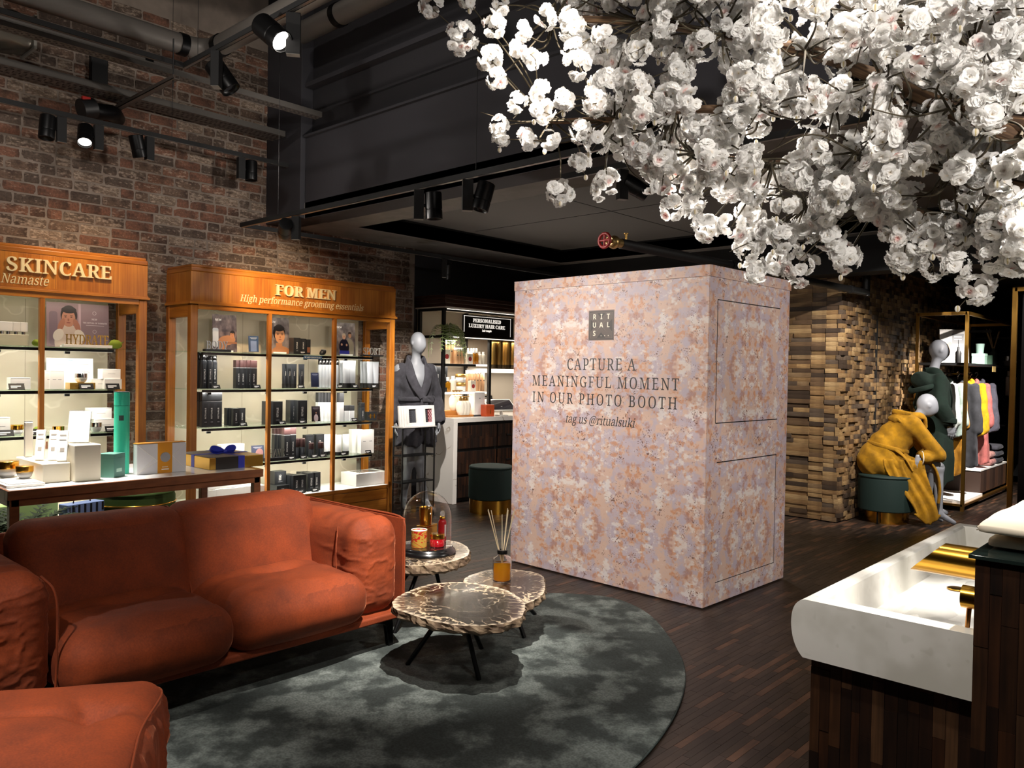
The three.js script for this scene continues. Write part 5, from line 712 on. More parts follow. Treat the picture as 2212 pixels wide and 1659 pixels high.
// ---------- petrified wood tables ----------
function stoneTable(label, px, h, thick, feet, seed) {
  const P = px.map(p => ony(p[0], p[1], h)); let cx = 0, cz = 0; for (const p of P) { cx += p.x / P.length; cz += p.z / P.length; }
  const o = thing('side_table', label, 'table', [cx, RUG, cz]); const f = rng(seed);
  const crv = new THREE.CatmullRomCurve3(P.map(p => V(p.x - cx, 0, p.z - cz)), true), N = 96, out = crv.getSpacedPoints(N).slice(0, N).map(p => p.multiplyScalar(1 + .012 * Math.sin(f() * 6)));
  const hh = h - RUG; const g = new THREE.ShapeGeometry(poly(out.map(p => [p.x, -p.z]))); g.rotateX(-Math.PI / 2); g.translate(0, hh, 0);
  let lo = [1e9, 1e9], hi = [-1e9, -1e9]; for (const p of out) { lo = [Math.min(lo[0], p.x), Math.min(lo[1], p.z)]; hi = [Math.max(hi[0], p.x), Math.max(hi[1], p.z)]; }
  const nn = fbm(seed, 5, 5, .55), n2 = fbm(seed + 3, 9, 4), n3 = fbm(seed + 5, 3, 3);
  const t = tex(384, 384, (u, v) => {
    const x = lerp(lo[0], hi[0], u), z = lerp(lo[1], hi[1], v); let d = 9; for (let i = 0; i < N; i += 2) { const p = out[i]; d = Math.min(d, Math.hypot(p.x - x, p.z - z)); }
    const ang = Math.atan2(z, x), rim = sstep(.035, .008, d + .02 * (n2(u, v) - .5)); const w = n3(u, v);
    let c = mix3(hex(0x0e0c0b), hex(0x2e2824), clamp(nn(u, v) * 1.6 - .3, 0, 1)); c = mix3(c, hex(0x8a745c), sstep(.54, .68, n3(u + .3, v + .1)) * .6);
    const ring = Math.abs(Math.sin(d * 70 + 7 * nn(u, v))) ; c = mix3(c, hex(0x6d5f54), sstep(.9, 1, ring) * .5);
    const crack = Math.abs(nn((u + .37) % 1, v) - .5); c = mix3(c, hex(0xd8c3a4), sstep(.03, .006, crack) * sstep(.3, .03, d) );
    const rad = Math.abs(Math.sin(ang * 17 + 8 * n2(u, v))); c = mix3(c, hex(0xcdb798), sstep(.3, .06, rad) * sstep(.16, .02, d) * .9); return mix3(c, hex(0xd9c8ae), rim * .9);
  });
  t.wrapS = t.wrapT = THREE.ClampToEdgeWrapping; const gq = g.toNonIndexed(), p = gq.attributes.position, uv = gq.attributes.uv; for (let i = 0; i < p.count; i++) uv.setXY(i, (p.getX(i) - lo[0]) / (hi[0] - lo[0]), (p.getZ(i) - lo[1]) / (hi[1] - lo[1]));
  part(o, 'top', gq, phys(0xffffff, .2, { map: t, clearcoat: .15, clearcoatRoughness: .05 }), 'polished dark stone face with cream veins');
  const S = 4, Q = [], I = []; for (let j = 0; j <= S; j++) for (let i = 0; i < N; i++) { const k = out[i], b = j === 0 ? 0 : (f() - .35) * .012 + .006 * Math.sin(i * 1.3) - (j === S ? .014 : 0), L = Math.hypot(k.x, k.z); Q.push(k.x * (1 + b / L), hh - thick * j / S + (j === 0 ? 0 : (f() - .5) * .004), k.z * (1 + b / L)); }
  for (let j = 0; j < S; j++) for (let i = 0; i < N; i++) { const a = j * N + i, b = j * N + (i + 1) % N; I.push(a, b, a + N, b, b + N, a + N); } const c0 = Q.length / 3; Q.push(0, hh - thick, 0); for (let i = 0; i < N; i++) I.push(S * N + i, S * N + (i + 1) % N, c0);
  let e = new THREE.BufferGeometry(); e.setAttribute('position', new THREE.Float32BufferAttribute(Q, 3)); e.setIndex(I); e = e.toNonIndexed(); e.computeVertexNormals(); e = uvBox(e, 3);
  const et = tex(256, 256, (u, v) => mix3(hex(0x4a3829), hex(0xa08c72), clamp(n2(u, v) * 1.5 - .25, 0, 1))); part(o, 'rough_edge', e, mat(0xffffff, .75, 0, { map: et }), 'rough cream and brown bark edge');
  part(o, 'mount', cyl(.09, .11, .012, 0, hh - thick - .0125, 0, 20), M.blackMetal);
  feet.forEach((ft, i) => { const d = V(ft[0] - cx, 0, ft[1] - cz), s = d.clone().multiplyScalar(.28); s.y = hh - thick - .008; part(o, 'leg', bar(d, s, .0125, 10), M.blackMetal); });
  return o;
}
stoneTable('petrified wood slab table with black splayed legs, nearest of the three low tables', [[849, 1300], [870, 1283], [930, 1262], [1000, 1258], [1080, 1270], [1120, 1290], [1135, 1312], [1120, 1336], [1070, 1350], [1010, 1352], [950, 1345], [880, 1325], [850, 1312]], .365, .045, [[2.689, -2.657], [2.575, -3.051], [3.002, -2.953]], 131);
stoneTable('low petrified wood slab table carrying the amber reed diffuser', [[1002, 1253], [1022, 1240], [1060, 1231], [1120, 1231], [1165, 1240], [1177, 1262], [1172, 1283], [1140, 1302], [1090, 1308], [1040, 1300], [1008, 1278]], .29, .05, [[3.29, -2.904], [3.657, -3.147], [3.12, -3.2]], 141);
stoneTable('petrified wood slab table behind the sofa arm carrying the glass dome', [[849, 1206], [852, 1190], [876, 1170], [940, 1164], [990, 1171], [1013, 1188], [1005, 1203], [960, 1216], [905, 1222], [868, 1220]], .425, .06, [fl2(852, 1367), [3.35, -3.62], [3.05, -3.85]], 151);
function fl2(x, y) { const p = ony(x, y, RUG); return [p.x, p.z]; }
// glass dome and its goods
{
  const y0 = .4255, c = ony(922, 1193, y0); const o = thing('glass_dome', 'clear glass display dome on a stepped black base on the back table', 'dome', [c.x, y0, c.z]);
  part(o, 'base', lathe([[0, 0], [.168, 0], [.17, .006], [.166, .018], [.158, .024], [.156, .028], [.152, .036], [.146, .042], [0, .042]], 56), phys(0x0d0d0e, .25, { clearcoat: .5 }));
  const pts = []; const R = .142, Hd = .36; pts.push([R, .0425]); pts.push([R, .2]); for (let i = 1; i <= 12; i++) { const a = i / 12 * Math.PI / 2; pts.push([R * Math.cos(a), .2 + (Hd - .2) * Math.sin(a)]); } part(o, 'dome', lathe(pts, 56), phys(0xffffff, 0, { transmission: 1, thickness: 0, ior: 1.7 }));
  const yb = y0 + .0425, at = (px, py, h = yb) => { const p = ony(px, py, h); return [p.x, h, p.z]; };
  const red = mat(0xb01822, .3), pat = canvasTex(256, 128, (g, w, h) => { g.fillStyle = '#b8923f'; g.fillRect(0, 0, w, h); const f = rng(8); g.fillStyle = '#b8201f'; for (let i = 0; i < 90; i++) { g.beginPath(); g.ellipse(f() * w, f() * h * .7, 4 + f() * 12, 2 + f() * 6, f() * 6, 0, 7); g.fill(); } g.strokeStyle = '#b8201f'; g.lineWidth = 3; for (let i = 0; i < 10; i++) { g.beginPath(); g.moveTo(f() * w, h); g.quadraticCurveTo(f() * w, h * .5, f() * w, h * .3); g.stroke(); } });
  const wrap = (r, h, y) => { const g = new THREE.CylinderGeometry(r, r, h, 32, 1, true); g.translate(0, y + h / 2, 0); return g.toNonIndexed(); };
  const c1 = thing('candle', 'red and gold patterned candle cup under the glass dome', 'candle', at(905, 1181)); part(c1, 'cup', wrap(.046, .098, .001), mat(0xffffff, .3, .2, { map: pat })); part(c1, 'wax', cyl(.044, .044, .09, 0, .0005, 0, 28), mat(0xf1e6d8, .6)); part(c1, 'rim', flat(new THREE.TorusGeometry(.045, .002, 8, 32).rotateX(Math.PI / 2).translate(0, .099, 0)), M.white);
  const c2 = thing('cream_tub', 'red tub with gold lid under the glass dome', 'jar', at(944, 1180)); part(c2, 'tub', lathe([[0, 0], [.041, 0], [.043, .004], [.043, .045], [0, .045]], 30), phys(0x8f0f18, .1, { clearcoat: 1 })); part(c2, 'lid', lathe([[0, .046], [.043, .046], [.044, .05], [.044, .073], [.041, .076], [0, .076]], 30), M.gold);
  const c3 = thing('gift_box', 'small gold box under the glass dome', 'box', at(922, 1167), .3); part(c3, 'carton', box(-.06, .06, 0, .085, -.035, .035, .002), M.goldPaper); part(c3, 'lid', box(-.061, .061, .086, .096, -.036, .036, .002), M.gold);
  const p4 = at(917, 1160); const c4 = thing('candle', 'gold candle glass standing on the gold box under the dome', 'candle', [c3.position.x - .012, yb + .0965, c3.position.z]); part(c4, 'glass', lathe([[0, 0], [.034, 0], [.036, .003], [.041, .105], [.038, .105], [.034, .08], [0, .08]], 30), M.gold); part(c4, 'emblem', (() => { const g = new THREE.SphereGeometry(.009, 12, 8); g.scale(1, 1.3, .3); g.translate(-.02, .018, .03); return flat(g); })(), M.goldPaper);
  const c5 = thing('aerosol_can', 'bright red foam can with gold collar under the dome', 'can', at(955, 1168)); part(c5, 'body', lathe([[0, 0], [.024, 0], [.025, .003], [.025, .115], [.018, .13], [0, .13]], 26), red); part(c5, 'collar', lathe([[0, .131], [.017, .131], [.016, .148], [0, .148]], 22), M.gold); part(c5, 'cap', lathe([[0, .149], [.014, .149], [.015, .168], [.008, .18], [0, .18]], 20), phys(0xffffff, .05, { transmission: .8, thickness: 0 })); part(c5, 'print', box(-.004, .006, .03, .1, .0245, .0255), M.white);
}
{ // reed diffuser
  const y = .2906, c = ony(1084, 1255, y); const o = thing('reed_diffuser', 'amber glass reed diffuser with pale sticks on the low slab table', 'diffuser', [c.x, y, c.z]);
  part(o, 'bottle', lathe([[0, 0], [.048, 0], [.053, .005], [.054, .012], [.054, .125], [.05, .138], [.034, .147], [.024, .15], [.023, .165], [.019, .165], [.02, .15], [.03, .143], [.046, .134], [.05, .124], [.05, .012], [.046, .006], [0, .006]], 40), phys(0xffffff, .03, { transmission: 1, thickness: .02, ior: 1.3 }));
  part(o, 'oil', lathe([[0, .0065], [.045, .0065], [.0495, .013], [.0495, .105], [0, .105]], 36), phys(0xf0ac1c, .05, { transmission: .55, thickness: 0, ior: 1.3 }), 'amber oil');
  part(o, 'collar', lathe([[.0225, .16], [.029, .158], [.03, .176], [.034, .18], [.02, .181], [.019, .16]], 30), M.blackMetal);
  const f = rng(4), tops = [[1052, 1103], [1060, 1100], [1063, 1102], [1084, 1110], [1094, 1098], [1097, 1102], [1104, 1107], [1110, 1099]];
  tops.forEach((tp, i) => { const a = deep(tp[0], tp[1], deepOf(c)).sub(o.position); a.x += (f() - .5) * .03; a.z += (f() - .5) * .03; const b = V(-a.x * .28, .012, -a.z * .28); part(o, 'reed', bar(b, a, .0022, 6), mat(0xe6d4b0, .8)); });
}
function deepOf(p) { return V().subVectors(p, EYE).dot(FWD); }
// ---------- display table behind the sofa ----------
const TY = .85;
{
  const [a, b, z0, z1] = [1.22, 2.635, -5.32, -4.55]; const wt = woodTex(161, [.42, .24, .13], [.60, .37, .21], 256, 256); wt.rotation = Math.PI / 2; wt.repeat.set(1.4, 3); const w = mat(0xffffff, .45, 0, { map: wt });
  const o = thing('display_table', 'brown wooden display table with white inset top behind the sofa', 'table');
  part(o, 'edge', merge(box(a, b, TY - .05, TY - .001, z1 - .05, z1, .003), box(a, b, TY - .05, TY - .001, z0, z0 + .05, .003), box(a, a + .05, TY - .05, TY - .001, z0 + .05, z1 - .05), box(b - .05, b, TY - .05, TY - .001, z0 + .05, z1 - .05)), w); part(o, 'top', box(a + .012, b - .05, TY - .03, TY, z0 + .02, z1 - .012), M.whiteGloss, 'white inset top');
  part(o, 'apron', merge(box(a + .02, b - .02, TY - .085, TY - .05, z1 - .045, z1 - .012), box(a + .02, b - .02, TY - .085, TY - .05, z0 + .012, z0 + .045), box(a + .012, a + .045, TY - .085, TY - .05, z0, z1 - .02), box(b - .045, b - .012, TY - .085, TY - .05, z0, z1 - .02)), w);
  for (const x of [a + .012, b - .057]) for (const z of [z0 + .012, z1 - .057]) part(o, 'leg', box(x, x + .045, 0, TY - .05, z, z + .045, .003), w);
  part(o, 'lower_rail', merge(box(a + .012, a + .057, .1, .14, z0 + .05, z1 - .05), box(b - .057, b - .012, .1, .14, z0 + .05, z1 - .05)), w);
  const onyx = phys(0xf3ecd8, .3, {}); const T = TY + .0006;
  const st = thing('display_plinth', 'low white stone plinth on the display table', 'plinth', [1.49, T, -4.93]); part(st, 'block', box(-.064, .072, 0, .105, -.24, .222, .006), onyx); part(st, 'seam', box(-.0645, .0725, .002, .004, -.2405, .2225), plain(0xd9cfb6));
  const tp = thing('display_plinth', 'tall white stone plinth on the display table', 'plinth', [1.637, T, -4.77]); part(tp, 'block', box(-.068, .068, 0, .2, -.1, .105, .006), onyx); part(tp, 'slot', box(-.04, .05, .2, .2015, -.08, .02), plain(0x8f8a80));
  const ty = thing('display_tray', 'flat white stone tray under gold lidded jars', 'tray', [1.325, T, -4.8]); part(ty, 'slab', box(-.09, .09, 0, .016, -.26, .17, .004), M.white); part(ty, 'ledge', box(-.075, .075, .016, .022, -.245, .155, .003), M.whiteGloss);
  goods('goldjar', 'cream_jar', 'jar', 'small gold lidded glass jar', 'nearest on the white tray', [1.372], T + .0225, -4.82, .082, .068, { world: true }); goods('goldjar', 'cream_jar', 'jar', 'large gold lidded glass jar', 'left on the white tray', [1.318], T + .0225, -4.93, .11, .088, { world: true }); goods('silverjar', 'cream_jar', 'jar', 'silver lidded jar behind the gold lidded jars', 'at the left edge', [1.27], T + .0005, -5.2, .11, .09, { world: true });
  const slant = (label, x, z, w2, h, lean, y) => { const q = thing('product_stand', label, 'stand', [x, y, z], -.5); const bx = box(-w2 / 2, w2 / 2, 0, h, -.012, .012, .002); bx.rotateX(-lean); bx.translate(0, .004, 0); part(q, 'carton', bx, mat(0xf3f3f2, .3)); const pr = merge(box(-w2 * .3, w2 * .3, h * .82, h * .86, .012, .0126), box(-w2 * .2, w2 * .2, h * .3, h * .42, .012, .0126), box(-w2 * .32, w2 * .32, h * .68, h * .7, .012, .0126)); pr.rotateX(-lean); pr.translate(0, .004, 0); part(q, 'print', pr, plain(0xaaa39a)); part(q, 'foot', box(-w2 / 2, w2 / 2, 0, .004, -.08, .02), M.acrylic); return q; };
  slant('slanted slim white carton, leftmost on the low plinth', 1.457, -4.87, .045, .17, .32, T + .1055); slant('slanted slim white carton, middle of the low plinth', 1.507, -4.82, .045, .17, .32, T + .1055); slant('slanted slim white carton, nearest on the low plinth', 1.53, -4.745, .05, .17, .32, T + .1055);
  const cb = thing('serum_bottle', 'small white bottle with copper cap behind the slanted cartons', 'bottle', [1.513, T + .1055, -4.97]); part(cb, 'bottle', cyl(.018, .018, .055, 0, 0, 0, 18), M.white); part(cb, 'cap', cyl(.017, .016, .04, 0, .056, 0, 18), mat(0x8e5b45, .3, .6));
  const ts = thing('cosmetic_tube', 'white tube standing on a copper cap on the low plinth', 'tube', [1.52, T + .1055, -4.9 - .16]); part(ts, 'cap', cyl(.018, .018, .028, 0, 0, 0, 16), mat(0xc08a58, .3, .7)); part(ts, 'tube', lathe([[0, .029], [.019, .029], [.022, .12], [.021, .155], [0, .156]], 18), M.white);
  const tb = thing('cosmetic_tube', 'tall flat white tube leaning behind the copper capped tube', 'tube', [1.47, T + .1055, -5.1]); part(tb, 'tube', box(-.022, .022, 0, .2, -.01, .01, .006), M.white); part(tb, 'edge', box(-.022, .022, .2, .206, -.003, .003), plain(0xb9b9ba));
  const gb = thing('lotion_bottle', 'white cylinder bottle with gold cap on the low plinth', 'bottle', [1.6, T + .0006, -5.02]); part(gb, 'bottle', cyl(.03, .03, .225, 0, 0, 0, 28), mat(0xefe8dc, .3)); part(gb, 'cap', cyl(.0305, .0305, .055, 0, .226, 0, 28), M.gold);
  const sb = thing('product_stand', 'slanted clear board display on the tall plinth', 'stand', [1.622, T + .202, -4.78], -.55); const bd = box(-.055, .055, 0, .18, -.006, .006, .001); bd.rotateX(-.35); bd.translate(0, .004, 0); part(sb, 'board', bd, mat(0xf7f7f7, .15)); const eg = merge(box(.056, .06, 0, .18, -.008, .008), box(-.055, .06, .18, .184, -.008, .008)); eg.rotateX(-.35); eg.translate(0, .004, 0); part(sb, 'clear_edge', eg, M.acrylic); part(sb, 'foot', box(-.05, .05, 0, .004, -.07, .03), M.acrylic);
  const tt = thing('gift_tube', 'tall turquoise cylinder gift tube on the display table', 'tube', [1.893, T, -4.87]); const tm = mat(0x35c4a4, .4); part(tt, 'tube', cyl(.042, .042, .40, 0, 0, 0, 36), tm); part(tt, 'lid', cyl(.0425, .0425, .078, 0, .402, 0, 36), tm); part(tt, 'emblem', (() => { const g = new THREE.CylinderGeometry(.0426, .0426, .03, 8, 1, true, -.75, .62); g.translate(0, .33, 0); return flat(g); })(), mat(0x3d4a48, .5)); part(tt, 'rim', cyl(.041, .041, .003, 0, .4805, 0, 36), M.darkGrey);
  const gbx = thing('gift_box', 'small dark green gift box before the turquoise tube', 'box', [1.80, T, -4.77], .62); const gm = mat(0x3f6f64, .5); part(gbx, 'carton', box(-.052, .052, 0, .135, -.05, .05, .002), gm); part(gbx, 'print', merge(box(-.03, .02, .03, .05, .05, .0506), box(.0506 + .0014, .0526, .09, .1, -.03, .02)), mat(0x8fb3a6, .5)); part(gbx, 'lid_edge', box(-.0525, .0525, .11, .112, -.0505, .0505), mat(0x355e54, .5));
  const en = thing('gift_box', 'white envelope style gift box with orange band and silver seal', 'box', [2.075, T, -4.765], -.02); const R2 = mat(0xdcdce0, .35, .15), or = mat(0xd8901c, .45); part(en, 'carton', box(-.145, .145, 0, .178, -.03, .03, .003), R2); part(en, 'orange_band', box(-.027, .06, -.0005, .1795, -.0308, .0312, .002), or); part(en, 'seal', cyl(.03, .028, .004, 0, 0, 0, 28).rotateX(Math.PI / 2).translate(.018, .095, .0315), M.silver); part(en, 'lid', box(-.146, .146, .1795, .1835, -.031, .031, .001), or);
  const fold = []; for (const [x0, y0, x1, y1] of [[-.14, .17, -.028, .075], [-.14, .008, -.05, .085], [-.14, .008, -.028, .085 - .09 + .08], [.14, .17, .061, .1], [.14, .012, .061, .1]]) fold.push(bar(V(x0, y0, .0305), V(x1, y1, .0305), .0016, 5)); part(en, 'fold', merge(fold), M.white);
  part(en, 'script', merge(box(-.004, .04, .02, .026, .0312, .032), box(.0, .034, .035, .038, .0312, .032)), M.white);
  const gd = thing('gift_box', 'flat gold gift box with black band and blue bow on the display table', 'box', [2.515, T, -4.9], 0); part(gd, 'carton', box(-.17, .195, 0, .074, -.22, .215, .003), M.goldPaper); part(gd, 'black_band', box(-.13, .02, -.0003, .0752, -.2212, .2162, .002), mat(0x1c1512, .4)); part(gd, 'top_print', box(-.165, .02, .0752, .0758, -.21, .205), mat(0x7a746c, .5, .3), 'grey printed panel');
  const bl = mat(0x2a35a8, .4); part(gd, 'ribbon', merge(box(.02, .064, -.0004, .0768, -.2216, .2166, .001), box(-.1715, .1965, .0, .0766, -.03, .012, .001)), bl); const bow = [];
  for (const s of [-1, 1]) { const sh = new THREE.Shape(); sh.moveTo(0, 0); sh.bezierCurveTo(.03 * s, .05, .1 * s, .05, .085 * s, .012); sh.bezierCurveTo(.08 * s, -.01, .03 * s, -.012, 0, 0); const g = extrude(sh, .024, .001); g.rotateX(-.7); g.translate(.04, .08, -.02); bow.push(g); bow.push(beam(V(.042, .082, -.01), V(.042 + s * .08, .079, .05), .022, .003)); } bow.push(cushion(.026, .022, .03, .008, [0, 0, 0], null, 6).translate(.042, .088, -.006)); part(gd, 'bow', merge(bow), bl, 'blue satin bow');
  // beneath and behind the table
  const go = ottoman('round olive green velvet ottoman with gold ring behind the display table', [2.38, 0, -5.86], .265, .6, .02, phys(0x3d561c, .75, { sheen: 1, sheenColor: new THREE.Color(0x86a650), sheenRoughness: .5 })); part(go, 'ring', flat(new THREE.TorusGeometry(.266, .006, 8, 48).rotateX(Math.PI / 2).translate(0, .51, 0)), M.gold); part(go, 'base', cyl(.25, .25, .02, 0, 0, 0, 40), M.gold);
  const bg = thing('shopping_bag', 'pale blue bag with dark stripes beside the green ottoman', 'bag', [1.98, 0, -5.75], .25); part(bg, 'bag', box(-.13, .13, 0, .56, -.05, .05, .004), mat(0x8aa2d8, .6)); part(bg, 'stripe', merge([0, 1, 2, 3, 4, 5].map(i => box(-.1 + i * .042, -.085 + i * .042, .44 + i * .012, .555, .0502, .0512))), mat(0x10121c, .6)); part(bg, 'handle', tube([V(-.06, .56, 0), V(-.05, .63, 0), V(.05, .63, 0), V(.06, .56, 0)], .004, 6), M.black);
  const pb = thing('shopping_bag', 'pale green bag behind the dark fern under the table', 'bag', [1.66, 0, -5.95]); part(pb, 'bag', box(-.24, .22, 0, .56, -.06, .06, .006), mat(0xb8d68a, .6)); part(pb, 'handle', tube([V(-.08, .55, 0), V(-.06, .62, 0), V(.06, .62, 0), V(.08, .55, 0)], .004, 6), M.paper);
  const pl = thing('fern', 'dark leafy fern in a pot under the display table', 'plant', [1.56, 0, -5.62]); part(pl, 'pot', lathe([[0, 0], [.11, 0], [.14, .22], [.13, .22], [.12, .2], [0, .2]], 24), M.darkGrey); const f = rng(61), lm = mat(0x26381a, .7);
  for (let i = 0; i < 46; i++) { const an = f() * 6.283, L = rr(.4, .66, f), pts = []; for (let j = 0; j <= 4; j++) { const t = j / 4; pts.push(V(Math.cos(an) * L * t * .6, .2 + L * (1.25 * t - .7 * t * t), Math.sin(an) * L * t * .5)); } const cv = new THREE.CatmullRomCurve3(pts), gs = [tube(pts, .003, 4, 8)]; for (let j = 2; j < 13; j++) { const p = cv.getPoint(j / 13), d = cv.getTangent(j / 13), s = V().crossVectors(d, V(0, 1, 0)).normalize(); for (const sg of [-1, 1]) { const e = p.clone().addScaledVector(s, sg * .055 * Math.sin(j / 13 * 3)).addScaledVector(d, .03), w2 = d.clone().multiplyScalar(.012), g = new THREE.BufferGeometry(); g.setAttribute('position', new THREE.Float32BufferAttribute([p.clone().sub(w2), p.clone().add(w2), e].flatMap(q => [q.x, q.y, q.z]), 3)); g.computeVertexNormals(); gs.push(uvBox(g)); } } part(pl, 'frond', merge(gs), lm); }
}
// ---------- photo booth ----------
{
  const by = 1.675 * Math.PI / 180, o = thing('photo_booth', 'tall pink floral printed photo booth cabin with black lettering on its front', 'booth', [4.53, 0, -2.499], -by);
  // local: +x along the narrow right side, -z along the lettered front
  const Wd = 1.706, D = 1.128, Hb = 2.19;
  const n = fbm(171, 11, 5, .6), n2 = fbm(173, 14, 4, .6), n3 = noise2(175, 170), n4 = fbm(177, 20, 3);
  // kaleidoscope like floral print: mirrored noise gives the petal figures
  const bloom = (u0, v0) => { const u = u0, v = v0; const a = Math.abs(((u * 1.0) % 1) - .5) * 2, b = Math.abs(((v * 1.0) % 1) - .5) * 2; const r = n(a * .9, b * .9), s = n2(b, a), q = n4(a * .7 + .1, b * .7); let c = mix3(hex(0xcbbac2), hex(0xdcbcac), sstep(.4, .6, r)); c = mix3(c, hex(0xd28f66), sstep(.54, .72, s) * .7); c = mix3(c, hex(0xc3b6c4), sstep(.52, .66, q) * .7); c = mix3(c, hex(0xece4e0), sstep(.58, .7, n(b, a * .7 + .2)) * .8); c = mix3(c, hex(0xb37f6e), sstep(.6, .76, n2(a * .6 + .3, b * .6)) * .6); const sp = n3(u, v) * .6 + n4(v, u) * .4; c = mix3(c, hex(0x5c3a2c), sstep(.74, .8, sp) * .7); return c; };
  const baseC = tex(1024, 1024, bloom), px = baseC.image.data;
  const draw = (w, h, wm, hm, text) => { const data = new Uint8ClampedArray(w * h * 4); for (let j = 0, q = 0; j < h; j++) for (let i = 0; i < w; i++, q += 4) { const u = i / w * wm / 1.15, v = j / h * hm / 1.15, k = (Math.floor((u % 1) * 1024) + Math.floor((v % 1) * 1024) * 1024) * 4; data[q] = px[k]; data[q + 1] = px[k + 1]; data[q + 2] = px[k + 2]; data[q + 3] = 255; } return canvasTex(w, h, g => { const im = g.createImageData(w, h); im.data.set(data); g.putImageData(im, 0, 0); if (text) text(g, w, h); }); };
  const S = 700, fT = draw(Math.round(Wd * S), Math.round(2.104 * S), Wd, 2.104, (g, w, h) => {
    const f = rng(9); g.strokeStyle = 'rgba(60,34,24,.55)'; for (let i = 0; i < 260; i++) { const x = f() * w, y = f() * h, a = f() * 6.3; g.lineWidth = .8 + f(); g.beginPath(); g.moveTo(x, y); g.quadraticCurveTo(x + 8 * Math.cos(a), y + 8 * Math.sin(a), x + 12 * Math.cos(a + .8), y + 12 * Math.sin(a + .8)); g.stroke(); }
    const X = m => m * S, Y = m => (2.104 - m) * S;
    const line = (s, x0, x1, y, hcap, font) => { g.fillStyle = '#1b1312'; g.textAlign = 'left'; g.textBaseline = 'alphabetic'; const fs = hcap * S / .68; g.font = font.replace('#', fs.toFixed(1)); const kx = .86; g.save(); g.translate(X(x0), Y(y)); g.scale(kx, 1); g.letterSpacing = '0px'; const w0 = g.measureText(s).width, want = (X(x1) - X(x0)) / kx, sp = (want - w0) / (s.length - 1); g.letterSpacing = sp.toFixed(2) + 'px'; g.fillText(s, 0, 0); g.restore(); g.letterSpacing = '0px'; };
    line('CAPTURE A', .542, 1.156, 1.5, .078, '#px serif'); line('MEANINGFUL MOMENT', .197, 1.502, 1.376, .075, '#px serif'); line('IN OUR PHOTO BOOTH', .204, 1.491, 1.251, .074, '#px serif'); line('tag us @ritualsuki', .536, 1.156, 1.112, .058, 'italic #px serif');
    const lx = X(.74), ly = Y(1.923), lw = X(.967) - lx, lh = Y(1.71) - ly; g.fillStyle = '#6c5750'; g.fillRect(lx, ly, lw, lh); g.fillStyle = '#2a201d'; g.fillRect(lx + 5, ly + 5, lw - 10, lh - 10); g.strokeStyle = '#7d6a60'; g.lineWidth = 1.8; g.strokeRect(lx + 11, ly + 11, lw - 22, lh - 22);
    g.save(); g.beginPath(); g.rect(lx + 12, ly + 12, lw - 24, lh - 24); g.clip(); for (let i = 0; i < 6; i++) { const d = 7 + i * 6; for (const [a, b] of [[1, 1], [1, -1], [-1, 1], [-1, -1]]) { const cx = lx + lw / 2, cy = ly + lh / 2; g.beginPath(); g.moveTo(cx + a * (d - 6), cy); g.lineTo(cx + a * (d + lw * .42), cy + b * lh * .46); g.stroke(); g.beginPath(); g.moveTo(cx, cy + b * (d - 6)); g.lineTo(cx + a * lw * .42, cy + b * (d + lh * .42)); g.stroke(); } } g.restore();
    g.fillStyle = '#f0e7d4'; g.font = 'bold 36px sans-serif'; g.textAlign = 'center'; ['RIT', 'UAL', 'S'].forEach((r, j) => [...r].forEach((ch, i) => g.fillText(ch, lx + lw * (.23 + i * .27), ly + lh * (.30 + j * .275)))); for (let i = 0; i < 3; i++) { g.beginPath(); g.arc(lx + lw * (.5 + i * .14), ly + lh * .845, 2.6, 0, 7); g.fill(); }
  });
  const rT = draw(Math.round(D * 600), Math.round(2.104 * 600), D, 2.104), tT = draw(512, 128, 1.7, .4);
  const sideM = mat(0xffffff, .5, 0, { map: rT }), lipM = mat(0xffffff, .5, 0, { map: baseC.clone() }); lipM.map.repeat.set(.87, .87); lipM.map.needsUpdate = true;
  const face = (w, h) => { const g = printSlab(w, h, .012); return g; };
  const fg = face(Wd, 2.104); fg.rotateY(-Math.PI / 2); fg.translate(.006, 0.012, -Wd / 2); part(o, 'front_panel', fg, mat(0xffffff, .5, 0, { map: fT }), 'lettered floral panel');
  const rg = face(D - .012, 2.104); rg.translate(D / 2 + .006, .012, -.006); part(o, 'side_panel', rg, sideM, 'floral panel with door outlines');
  part(o, 'inner_shell', merge(box(.012, D, .012, 2.11, -Wd, -Wd + .012), box(D - .012, D, .012, 2.11, -Wd, -.012), box(.02, D - .02, 0, .02, -Wd + .02, -.02), box(.012, D, 2.1, 2.112, -Wd, -.012)), mat(0xcbb2a8, .6));
  part(o, 'roof_rim', box(-.005, D + .012, 2.117, Hb, -Wd - .004, .006, .002), lipM, 'floral rim');
  part(o, 'door_outline', merge(box(.111, .98, 1.973, 1.979, -.0005, .0012), box(.108, .113, 1.183, 1.979, -.0005, .0012), box(.113, .972, 1.180, 1.186, -.0005, .0012), box(.14, .972, .925, .931, -.0005, .0012), box(.965, .969, .15, .93, -.0005, .0012), box(.15, .969, .146, .15, -.0005, .0012)), M.black, 'dark door gap');
  part(o, 'hinge', box(D + .001, D + .022, 1.93, 1.955, -.03, -.012, .002), M.white);
}
